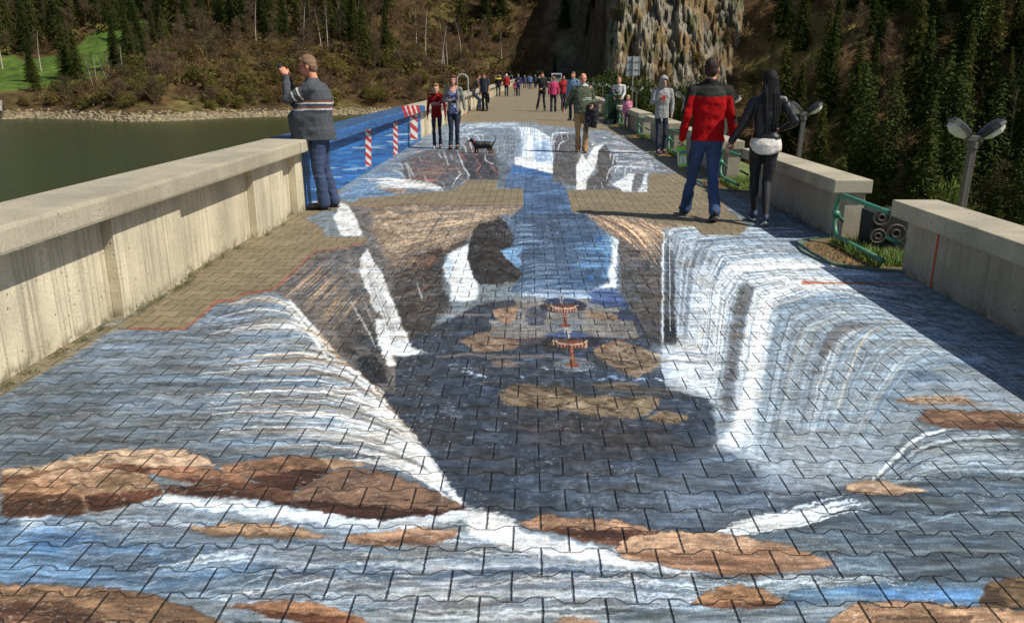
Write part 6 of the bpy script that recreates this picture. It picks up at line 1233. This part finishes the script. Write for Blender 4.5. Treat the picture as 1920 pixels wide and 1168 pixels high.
DEN = mat('denim', A(54, 72, 104), .85, .25, 5, .35, 220, stretch=(1,1,.5)); DEN2 = mat('dark_denim', A(38, 48, 66), .85, .25, 5, .3, 220); DEN3 = mat('bright_denim', A(52, 76, 118), .85, .28, 5, .35, 220)
BLKC = mat('black_cloth', A(26, 27, 32), .85, .25, 6, .3, 200); SHB = mat('black_leather_shoe', A(28, 24, 22), .4, .2, 20); SHW = mat('pale_trainer', A(190, 188, 184), .6, .15, 20); SHBL = mat('navy_trainer', A(44, 56, 84), .6, .2, 20); WS = mat('white_sole', A(214, 214, 210), .6)
CLO = mat('knit_colours', (0,0,0,1), .92, .10, 70, .5, 170, attr='Col', spec=.1)
def bone_t(co, a, b):
    e = b-a; t = np.clip(((co-a)@e)/(e@e), 0, 1); return t, np.linalg.norm(co-a-t[:, None]*e, axis=1)
# -- man photographing over the lake wall
p = Person((-2.56, 9.95, 0), rad(94), 1.83, 'heavy set man in a grey striped sweater photographing the lake', (224,150,120), belly=.13, build=1.12, head=(0, -.20), vox=.0065, curl=(.75,.8),
    pose=dict(hd=(0,.085,1.655), nk=(0,.035,1.50), chs=(0,.01,1.30), wst=(0,.02,1.10), kneeL=(-.09,.03,.49), kneeR=(.10,-.01,.49), ankL=(-.10,-.02,.09), ankR=(.12,-.10,.09),
              elL=(-.19,.31,1.29), wrL=(-.08,.32,1.56), elR=(.20,.30,1.23), wrR=(.08,.33,1.53), hdL=(.03,.06,.10), hdR=(-.03,.05,.10), upL=(-1,-.4,.2), upR=(1,-.3,.2), shL=(-.20,.03,1.42), shR=(.20,.03,1.42)))
def stripes(co, J):
    c = np.tile(np.array([84.,88,92]), (len(co), 1)); z = co[:, 2]+.03*np.abs(co[:, 1])
    arm = np.zeros(len(co), bool); tt = np.zeros(len(co))
    for e in 'LR':
        t, d = bone_t(co, J['sh'+e], J['el'+e]); t2, d2 = bone_t(co, J['el'+e], J['wr'+e]); m = ((d < .09) & (t > .25)) | (d2 < .085); arm |= m; tt = np.where(m, np.where(d < d2, t, 1.5), tt)
    for z0 in (1.175, 1.245):
        for a, b, k in ((0,.018,(226,224,218)),(.018,.026,(60,50,46)),(.026,.034,(190,96,52)),(-.010,0,(46,70,110))): m = ~arm & (z > z0+a) & (z < z0+b); c[m] = k
    for t0 in (.42, .66):
        for a, b, k in ((0,.07,(226,224,218)),(.07,.11,(60,50,46))): m = arm & (tt > t0+a) & (tt < t0+b); c[m] = k
    return c*(.93+.14*vnoise(co[:, 2]*160, co[:, 0]*8, 3))[:, None]
p.top('sweater', CLO, .83, (.205,.175), paint=stripes, fold=.026, hem=.03); p.legs('jeans', DEN, .10, .072, .95, .022); p.shoes(SHB); p.hair((136,108,84), 'short')
m = MB()
for e in (-1, 1): m.tube([p.P(.030*e+.021*math.cos(t), .100, .006+.015*math.sin(t)) for t in np.linspace(0, 6.283, 15)], .0016, 6, cap=False); m.tube([p.P(.052*e,.098,.012), p.P(.078*e,-.01,.012)], .0016, 6)
m.tube([p.P(-.01,.102,.01), p.P(.01,.102,.01)], .0016, 6); m.build('glasses', mat('glasses_frame', A(60,40,34), .3), p.body)
m = MB(); m.box((-.05,-.013,-.032),(.05,.013,.032),.006); m.tube([(0,.012,0),(0,.028,0)], .022, 16); cm = empty('camera', (0,0,0), label='small compact camera held up by the man in the striped sweater', cat='camera'); m.build('case', mat('camera_grey', A(60,60,64), .35), cm); 
MB().tube([(0,.0285,0),(0,.0335,0)], .016, 16).build('lens', BLK, cm)
cm.location = p.root.matrix_basis @ Vector((0, 0, 0)); bpy.context.view_layer.update(); cm.location = p.root.matrix_world @ (Vector((0,.395,1.665))*p.k); cm.rotation_euler = (rad(-8), 0, rad(94))
# -- couple walking away
red = Person((2.02, 9.28, 0), rad(-3), 1.80, 'man in a red and black fleece walking away hand in hand', (206,150,122), build=1.0, head=(-.25, .02), vox=.0065, curl=(.9,.55),
    pose=dict(kneeL=(-.12,.14,.51), ankL=(-.16,.24,.10), toeL=(-.1,1,.12), kneeR=(.09,.03,.50), ankR=(.10,-.22,.13), toeR=(0,1,-.45), shL=(-.185,0,1.42), shR=(.185,0,1.42), elL=(-.255,-.06,1.15), wrL=(-.275,.0,.90), elR=(.24,-.03,1.15), wrR=(.295,.06,.91)))
def fleece(co, J):
    c = np.tile(np.array([176.,22,26]), (len(co), 1)); yoke = co[:, 2]+.12*np.clip(np.abs(co[:, 0])-.05, 0, 1)*-.6 > 1.36
    c[yoke] = (62,62,58)
    for e, s in (('L', -1), ('R', 1)):
        for a, b in (('sh', 'el'), ('el', 'wr')):
            t, d = bone_t(co, J[a+e], J[b+e]); ax = J[a+e]*(1-t[:, None])+J[b+e]*t[:, None]; m = (d < .10) & ((co[:, 0]-ax[:, 0])*s > (.034 if a == 'sh' else .046)) & (np.abs(co[:, 0]) > .185); c[m] = (50,50,48)
    c[co[:, 2] > 1.475] = (40,42,42)
    m = (co[:, 2] > 1.345) & (co[:, 2] < 1.362) & (co[:, 0] < -.10) & (co[:, 0] > -.15) & (co[:, 1] < 0); c[m] = (190,60,50)
    return c
red.top('fleece_jacket', CLO, .885, (.190,.135), paint=fleece, fold=.020, collar=.05, thick=1.12, hem=.09); red.legs('jeans', DEN3, .096, .076, .95, .022); red.shoes(mat('black_trainer', A(36,38,36), .6, .2, 20), mat('grey_sole', A(110,112,104), .7)); red.hair((58,42,34), 'crop')
bpy.context.view_layer.update()
cart = empty('carton', (0,0,0), label='green and white printed carton held by the man in the fleece', cat='carton'); m = MB(); m.box((-.045,-.03,-.235),(.045,.03,.0),.004); m.build('box', mat('carton_green', A(126,186,60), .5, .2, 14), cart)
m = MB(); m.box((-.036,-.0325,-.20),(.036,-.0305,-.11)); m.box((-.0475,-.024,-.21),(-.0455,.024,-.06)); m.build('printed_panel', mat('carton_white', A(222,228,222), .5, .1, 20), cart)
m = MB(); 
for i in range(5): m.box((-.03+.012*(i % 2), -.0345, -.19+i*.016), (.03-.008*(i % 3), -.033, -.184+i*.016))
m.box((-.036,-.0325,-.085),(.036,-.0305,-.05)); m.build('print', mat('carton_print', A(60,120,150), .5), cart)
wl = red.root.matrix_world @ red.j['wrL']; cart.location = wl+Vector((-.005,.0,-.075)); cart.rotation_euler = (rad(8), rad(-9), rad(8))
girl = Person((2.58, 8.98, 0), rad(-5), 1.66, 'woman with long black hair in a black leather jacket', (206,160,136), female=True, build=.98, vox=.0065, curl=(.7,.9), head=(.1, 0),
    pose=dict(hipL=(-.085,0,.92), hipR=(.095,0,.92), pel=(.012,0,.97), kneeL=(-.055,.13,.53), ankL=(-.02,.16,.12), kneeR=(.07,.02,.50), ankR=(.045,-.20,.125), toeR=(.1,1,-.4), shL=(-.165,0,1.42), shR=(.170,0,1.43), elL=(-.265,-.02,1.17), wrL=(-.385,.05,.955), elR=(.31,-.03,1.20), wrR=(.20,.15,1.10), hdR=(-.3,.5,0), upR=(.2,.2,1)))
LEA = mat('black_leather', A(24, 24, 30), .42, .3, 9, .5, 40, spec=.5)
girl.top('leather_jacket', LEA, .975, (.172,.122), fold=.028, hem=.05, waist=.90, collar=.03, thick=1.05); girl.legs('leggings', mat('black_leggings', A(24,24,28), .75, .15, 20), .090, .040, .93, .010)
m = MB(); J = girl.j; loft(m, [(.012,-.03,.828*girl.k,.07,.10),(.012,-.025,.848*girl.k,.125,.112),(.012,-.015,.88*girl.k,.168,.124),(.012,-.01,.94*girl.k,.176,.128),(.01,0,1.02*girl.k,.156,.112)]); girl_s = link('shirt_hem', remesh(m, .008, 2, .012, 12, 3, 'shirt_hem'), mat('white_cotton', A(226,218,208), .8, .06, 12, .4, 60), girl.root, True)
girl.shoes(SHBL, WS); girl.hair((16,15,17), 'long')
# -- boy and woman coming towards us
boy = Person((-2.10, 18.7, 0), rad(180), 1.44, 'boy in a dark red long T-shirt and jeans', (226,172,142), build=.86, vox=.0075, child=True, head=(.1, -.08), pose=dict(hd=(0,.015,1.62), kneeL=(-.08,.03,.5), ankL=(-.09,-.04,.09), kneeR=(.08,.05,.5), ankR=(.07,.06,.09)))
def tee(co, J):
    c = np.tile(np.array([132.,28,30]), (len(co), 1)); f = co[:, 1] > .04
    for x0, x1, z0, z1 in ((-.11,-.085,1.20,1.29),(-.085,-.03,1.20,1.22),(-.05,-.03,1.20,1.27),(-.02,.0,1.20,1.26),(0,.05,1.24,1.262),(.05,.07,1.20,1.28),(.075,.12,1.20,1.222),(.10,.12,1.20,1.27),(-.07,.08,1.165,1.18)):
        c[f & (co[:, 0] > x0) & (co[:, 0] < x1) & (co[:, 2] > z0) & (co[:, 2] < z1)] = (196,170,166)
    return c
boy.top('t_shirt', CLO, .84, (.185,.125), sleeve=1., paint=tee, fold=.024); boy.legs('jeans', DEN2, .085, .066, 1.0, .024); boy.shoes(SHW, WS); boy.hair((150,110,76), 'short')
mum = Person((-1.68, 18.45, 0), rad(180), 1.62, 'woman in a grey open jacket over a blue patterned top', (222,164,136), female=True, build=.98, head=(-.05, -.05), curl=(.5,.9), pose=dict(kneeL=(-.08,.04,.5), ankL=(-.07,-.02,.09), kneeR=(.08,.03,.5), ankR=(.09,.05,.09), elR=(.25,-.02,1.17), wrR=(.08,.17,1.17), hdR=(-.5,.4,.1), upR=(0,.5,1), elL=(-.24,-.01,1.16), wrL=(-.27,.05,.92)))
def floral(co, J):
    n = vnoise(co[:, 0]*60, co[:, 2]*60, 4); n2 = vnoise(co[:, 0]*45+9, co[:, 2]*50, 8); c = np.tile(np.array([70.,88,150]), (len(co), 1)); c[n > .62] = (196,204,222); c[n2 > .72] = (60,64,100)
    sk = (np.abs(co[:, 0]) < .012+.9*np.clip(co[:, 2]-1.36, 0, 1)) & (co[:, 2] > 1.36) & (co[:, 1] > 0); c[sk] = (222,164,136); return c
mum.top('blouse', CLO, .86, (.160,.116), sleeve=0, paint=floral, fold=.02, collar=-.03)
t = mum.top('open_jacket', mat('grey_linen', A(128,128,122), .9, .15, 14, .4, 120), .90, (.176,.128), fold=.03, collar=.0, thick=1.02)
bm = bmesh.new(); bm.from_mesh(t.data); k_ = mum.k; bmesh.ops.delete(bm, geom=[v for v in bm.verts if v.co.y > .0 and abs(v.co.x) < .052*k_+.10*max(0, v.co.z/k_-1.05)*.5+.02 and v.co.z > .85*k_ and not (v.co.z < 1.22*k_ and v.co.y > .17*k_)], context='VERTS'); bm.to_mesh(t.data); bm.free()
mum.legs('jeans', DEN2, .094, .060, 1.0, .024); mum.shoes(SHB); mum.hair((92,54,36), 'bob')
bpy.context.view_layer.update()
def hold(name, label, cat, person, joint, off, build, rz=None):
    e = empty(name, person.root.matrix_world @ (person.j[joint]+Vector(off)), person.root.rotation_euler[2] if rz is None else rz, label=label, cat=cat); build(e); return e
def cam_b(e): MB().box((-.06,-.03,-.04),(.06,.03,.04),.008).build('case', BLK, e); MB().tube([(0,.03,0),(0,.08,0)], .032, 14).build('lens', mat('lens_black', A(16,16,18), .2), e); MB().tube([(-.06,-.01,.03),(-.10,-.12,.30),(-.06,-.15,.36)], .006, 6).build('strap', BLK, e)
hold('camera', 'black camera held at her waist by the woman in grey', 'camera', mum, 'wrR', (-.10,.05,-.02), cam_b)
# -- man in the green sweater
gm = Person((1.15, 17.75, 0), rad(180), 1.66, 'balding man in a green sweater and beige trousers', (220,150,120), build=1.08, belly=.05, head=(.05, -.12), curl=(.6,.8), pose=dict(kneeL=(-.09,.06,.50), ankL=(-.08,.04,.09), kneeR=(.10,.07,.51), ankR=(.07,-.10,.12), toeR=(0,1,-.3), elL=(-.25,-.01,1.17), wrL=(-.22,.18,1.06), elR=(.30,-.04,1.18), wrR=(.41,-.02,.98)))
# facing us his left arm (-X local) is on our right and carries the jacket
def gsw(co, J):
    c = np.tile(np.array([92.,98,78]), (len(co), 1)); f = co[:, 1] > -.3; z = co[:, 2]
    c[(z > 1.22) & (z < 1.235) & (co[:, 0] < -.0) & (np.abs(co[:, 0]) < .2)] = (206,206,198); c[(z > 1.185) & (z < 1.197) & (co[:, 0] < .0) & (np.abs(co[:, 0]) < .2)] = (190,192,184); c[(z > 1.197) & (z < 1.22) & (np.abs(co[:, 0]) < .2)] *= .8; c[z > 1.49] = (200,206,210); return c
gm.top('sweater', CLO, .86, (.195,.135), paint=gsw, fold=.030); gm.legs('trousers', mat('beige_cotton', A(178,140,96), .9, .1, 8, .3, 120), .096, .080, 1.0, .045); gm.shoes(mat('tan_shoe', A(150,120,60), .6, .3, 30), mat('sole_dark', A(30,28,26))); gm.hair((170,120,80), 'fringe')
def jk(e):
    m = MB(); loft(m, [(0,0,-.44,.12,.05),(.01,0,-.3,.15,.07),(0,0,-.1,.16,.08),(0,0,.03,.12,.08),(0,0,.08,.07,.06)]); chain(m, [(.09,.03,-.2),(.12,.03,-.36),(.1,.03,-.52)], [.05,.045,.04]); link('folded_jacket', remesh(m, .009, 2, .06, 9, 4, 'folded_jacket'), BLKC, e, True)
hold('jacket', 'black jacket hung over the arm of the man in green', 'jacket', gm, 'wrL', (.02,-.02,-.02), jk)
# -- hooded boy
hb = Person((2.80, 17.4, 0), rad(184), 1.60, 'boy in a pale grey hooded sweatshirt looking at a phone', (200,150,124), build=.92, head=(.1, -.28), curl=(.5,.8), pose=dict(hd=(0,.04,1.64), kneeL=(-.09,.04,.5), ankL=(-.10,-.02,.09), kneeR=(.08,.03,.5), ankR=(.07,.10,.09), elR=(.25,-.0,1.17), wrR=(.12,.20,1.25), hdR=(-.5,.4,.3), upR=(0,1,-.2), elL=(-.24,-.0,1.15), wrL=(-.22,.06,.91)))
def hoodp(co, J):
    c = np.tile(np.array([162.,162,160]), (len(co), 1)); f = (co[:, 1] > .03); n = vnoise(co[:, 0]*70, co[:, 2]*70, 4)
    c[f & (co[:, 0] < -.02) & (co[:, 0] > -.11) & (co[:, 2] > 1.28) & (co[:, 2] < 1.34) & (n > .45)] = (96,92,88); c[f & (np.abs(co[:, 0]) < .006)] = (110,110,110); return c
hb.top('hooded_sweatshirt', CLO, .82, (.190,.135), paint=hoodp, fold=.020, collar=.02, thick=1.12); hb.legs('jeans', DEN2, .086, .068, 1.0, .024); hb.shoes(mat('dark_trainer', A(50,50,56), .6, .3, 25), WS)
m = MB(); P = hb.P; q = hb.q; m.ball(P(0,-.02,.03), (.105*q,.115*q,.125*q), 20, 14, hb.hrot); m.ball(P(0,-.03,-.08), (.10*q,.09*q,.08*q), 16, 12, hb.hrot); m.ball(P(0,.03,.045), (.092*q,.075*q,.10*q), 16, 12, hb.hrot)
me = remesh(m, .008, 2, .012, 14, 4, 'hood'); bm = bmesh.new(); bm.from_mesh(me); inv = hb.hrot.inverted(); hdv = hb.j['hd']
bmesh.ops.delete(bm, geom=[v for v in bm.verts if (lambda l: l.y > .035 and (l.x/.074)**2+((l.z-.005)/.098)**2 < 1)(inv @ (v.co-hdv)/q)], context='VERTS'); bm.to_mesh(me); bm.free()
link('hood', me, mat('hood_grey', A(162,162,160), .92, .1, 60, .5, 170, spec=.1), hb.t, True)
m = MB(); m.ball(P(0,-.03,.02), (.085*q,.085*q,.10*q), 14, 10, hb.hrot); m.build('hair', mat('hair_dark', A(40,30,26), .7), hb.body, True)
hold('phone', 'small red phone in the hand of the hooded boy', 'phone', hb, 'wrR', (-.07,.10,.03), lambda e: (MB().box((-.03,-.006,-.055),(.03,.006,.055),.003).build('case', mat('red_phone', A(190,40,44), .4), e), MB().box((-.025,-.0075,-.048),(.025,-.0063,.048)).build('screen', mat('phone_screen', A(20,22,26), .2), e)))
# -- people farther along the dam
def simple(x, y, rz, H, label, topc, legc, hairc, hair='short', female=False, pose=None, build=1., head=(0,0), skin=(216,158,128), L=.86, paint=None, sl=1., vox=.012, z=0., child=False, belly=0., shoe=None, group=None):
    p = Person((x, y, z), rad(rz), H, label, skin, vox, female, pose, build, head, belly, group=group, child=child)
    p.top('top', CLO if paint else mat('cloth_%d_%d_%d' % topc, A(*topc), .9, .12, 14), L, (.19 if not female else .17,.13), paint=paint, fold=.018, sleeve=sl, thick=1.05); p.legs('trousers', mat('cloth_%d_%d_%d' % legc, A(*legc), .9, .12, 14), .092, .07, 1.0, .028)
    if vox < .02: p.shoes(shoe or SHB)
    if hair: p.hair(hairc, hair)
    return p
walkA = dict(kneeL=(-.09,.12,.52), ankL=(-.09,.20,.10), kneeR=(.09,.0,.50), ankR=(.09,-.20,.13), elL=(-.24,-.10,1.16), wrL=(-.25,-.10,.92), elR=(.24,.04,1.16), wrR=(.25,.16,.96))
walkB = dict(kneeR=(.09,.10,.52), ankR=(.09,.14,.10), kneeL=(-.09,.0,.50), ankL=(-.09,-.14,.12))
sit = dict(pel=(0,-.20,.80), wst=(0,-.16,.98), chs=(0,-.05,1.18), nk=(0,.02,1.39), hd=(0,.08,1.53), shL=(-.185,0,1.33), shR=(.185,0,1.33), hipL=(-.09,-.20,.80), hipR=(.09,-.20,.80), kneeL=(-.10,.16,.50), kneeR=(.10,.10,.50), ankL=(-.10,.16,.09), ankR=(.10,.02,.09), elL=(-.22,.06,1.08), wrL=(-.16,.26,.94), elR=(.22,.06,1.08), wrR=(.16,.26,.94))
simple(-2.46, 39.2, -80, 1.80, 'man in a brown T-shirt leaning back on the lakeside wall', (92,74,68), (48,58,78), (70,48,36), sl=.8, pose=sit, head=(.3,-.3), build=1.05)
nv = simple(-2.06, 38.6, 150, 1.74, 'man in a navy T-shirt with bowed head by the lakeside wall', (40,48,62), (34,34,36), (96,60,44), sl=.7, head=(.1,-.5), build=1.08, belly=.05, pose=dict(hd=(0,.06,1.62)))
bpy.context.view_layer.update()
def jk2(e): m = MB(); loft(m, [(0,0,-.45,.05,.04),(0,0,-.25,.09,.05),(0,0,0,.05,.04)]); link('folded_jacket', remesh(m, .012, 2, .04, 9, 4, 'folded_jacket'), BLKC, e, True)
hold('jacket', 'dark jacket dangling from the hand of the man in navy', 'jacket', nv, 'wrL', (0,.05,-.06), jk2)
def ys(co, J): c = np.tile(np.array([34.,34,38]), (len(co), 1)); c[(co[:, 2] > 1.37) & (co[:, 2] < 1.47)] = (216,210,60); return c
simple(-2.45, 66, 0, 1.72, 'walker in black with bright yellow shoulders by the wall', (34,34,38), (30,30,34), (110,66,40), paint=ys)
simple(-1.80, 66.4, 0, 1.74, 'walker in a red jacket and white cap', (170,30,34), (36,38,48), (230,226,220), hair='short', build=1.08, pose=walkB)
simple(-1.12, 68, 0, 1.25, 'small child in pink beside the walker with a backpack', (206,90,110), (44,48,66), (120,90,60), child=True, build=.85)
bp = simple(-.86, 66.8, 0, 1.72, 'walker in blue and purple carrying a dark backpack', (60,60,130), (40,48,72), (150,130,90), pose=walkA)
def bpk(e): m = MB(); m.box((-.14,-.12,-.2),(.14,.0,.22),.04); m.build('pack', BLKC, e); m = MB(); m.box((-.10,-.15,-.16),(.10,-.12,.02),.02); m.build('pocket', mat('pocket_grey', A(120,120,130), .8), e)
hold('backpack', 'dark backpack on the back of the walker in blue', 'backpack', bp, 'chs', (0,-.14,-.03), bpk)
simple(.62, 39.1, 172, 1.74, 'man all in black stepping with one knee raised', (30,30,34), (26,26,30), (90,56,40), head=(.2,-.05), pose=dict(kneeR=(.13,.20,.55), ankR=(.22,.10,.16), kneeL=(-.09,.02,.5), ankL=(-.14,.0,.09), elR=(.32,.0,1.18), wrR=(.40,.16,1.12), elL=(-.25,-.02,1.14), wrL=(-.02,.22,1.02)))
simple(1.12, 37.9, 5, 1.56, 'woman in a bright pink sweater seen from behind', (196,60,108), (36,36,52), (150,110,80), female=True, hair='bun', build=1.1)
simple(1.62, 39.4, 200, 1.62, 'woman in a red coat beside the pink sweater', (160,26,34), (30,34,48), (50,32,28), female=True, hair='bob', pose=walkB)
simple(1.62, 30.5, 150, 1.74, 'person in a pale blue shirt hidden behind the green sweater', (110,140,170), (40,44,56), (120,90,70))
# far cluster
fc = ['dark', 'blue', 'grey', 'brown', 'black', 'pale', 'green', 'navy']
for i, (x, y, c, l, H) in enumerate([(-.55,104,(60,70,90),(40,44,60),1.7),(.15,100,(90,120,160),(44,52,80),1.74),(.75,102,(40,44,60),(40,50,80),1.75),(-.1,112,(50,50,56),(40,40,48),1.7),(1.5,122,(120,120,110),(50,50,56),1.7),(2.1,118,(70,80,60),(60,56,50),1.72),(1.9,150,(90,90,90),(50,50,60),1.7),(.2,160,(110,60,60),(50,50,60),1.7)]):
    simple(x, y, R.uniform(-20, 20) if i % 2 else 180, H, ['tiny far walker in slate at the left of the distant group','tiny far walker in light blue','tiny far walker in dark navy right of the light blue one','tiny far walker in charcoal behind the distant group','tiny far walker in pale grey at the right','tiny far walker in moss green beside the pale grey one','very distant walker in mid grey near the dam end','very distant walker in dull red near the dam end'][i], c, l, (70,50,40), vox=.022, group='tiny walkers far along the dam')
# seated woman and small child on the right
sw = simple(3.10, 29.3, 168, 1.66, 'smiling woman in white seated on a parapet block', (206,204,200), (26,26,32), (190,150,100), female=True, pose=sit, hair='bun', belly=.12, head=(0,.05))
sw.root.location = (3.13, 28.95, -.0)
ch = simple(3.02, 25.3, 170, 1.02, 'small child in pink by the parapet gap', (214,130,160), (150,90,130), (190,150,100), child=True, build=.95, hair='bob', pose=dict(kneeL=(-.08,.06,.5), elL=(-.2,.05,1.2), wrL=(-.14,.2,1.2)), shoe=mat('bright_green_shoe', A(90,210,60), .5))
# -- dachshund
def dog():
    r = empty('dog', (-.99, 17.42, 0), rad(92), label='black and tan dachshund with a red collar', cat='dog'); m = MB()      # faces +Y before turning
    loft2 = [((0,-.19,.20),.072),((0,-.10,.20),.080),((0,0,.195),.082),((0,.09,.195),.090),((0,.155,.22),.080)]
    chain(m, [a for a, b in loft2], [b for a, b in loft2], 14); chain(m, [(0,.17,.23),(0,.225,.29)], [.058,.045], 12); m.ball((0,.245,.315), (.044,.050,.042), 14, 10); chain(m, [(0,.265,.305),(0,.315,.290),(0,.350,.282)], [.034,.023,.018], 12)
    for e in (-1, 1):
        m.ball((.05*e,.235,.295), (.012,.028,.048), 10, 8)
        st = .03*e
        chain(m, [(.045*e,.15,.18),(.05*e,.145+st,.105),(.05*e,.135+st,.035),(.05*e,.165+st,.016)], [.038,.024,.017,.016], 10)
        chain(m, [(.04*e,-.19,.19),(.048*e,-.155-st,.12),(.048*e,-.215-st,.065),(.048*e,-.20-st,.022),(.048*e,-.175-st,.015)], [.046,.030,.019,.016,.016], 10)
    chain(m, [(0,-.26,.235),(0,-.30,.29),(0,-.315,.36),(0,-.31,.42)], [.022,.014,.010,.006], 8)
    me = remesh(m, .0065, 2); n = len(me.vertices); co = np.empty(n*3, np.float32); me.vertices.foreach_get('co', co); co = co.reshape(-1, 3); c = np.tile(np.array([24.,20,18]), (n, 1))
    tan = ((co[:, 2] < .075)) | ((co[:, 1] > .285) & (co[:, 2] < .300)) | ((co[:, 1] > .19) & (co[:, 1] < .24) & (co[:, 2] < .20)); c[tan] = (150,84,44)
    ca = me.color_attributes.new('Col', 'FLOAT_COLOR', 'POINT'); c4 = np.ones((n, 4), np.float32); c4[:, :3] = lin(c)*.8; ca.data.foreach_set('color', c4.ravel()); b = link('body', me, mat('dog_coat', (0,0,0,1), .4, .2, 30, .4, 150, attr='Col', spec=.5), r, True)
    m = MB(); m.tube([(.053*math.cos(t), .198-.020*math.sin(t), .262+.048*math.sin(t)) for t in np.linspace(0, 6.283, 17)], .009, 8, cap=False); m.build('collar', mat('red_collar', A(190,30,36), .5), r, True)
    r.scale = (.9, .9, .9)
    for e in (-1, 1): m = MB(); m.ball((.028*e,.282,.325), .007, 8, 6); m.build('eye', mat('iris', A(40,32,26)), b, True)
    m = MB(); m.ball((0,.368,.287), (.010,.008,.008), 8, 6); m.build('nose', BLK, b, True)
dog()
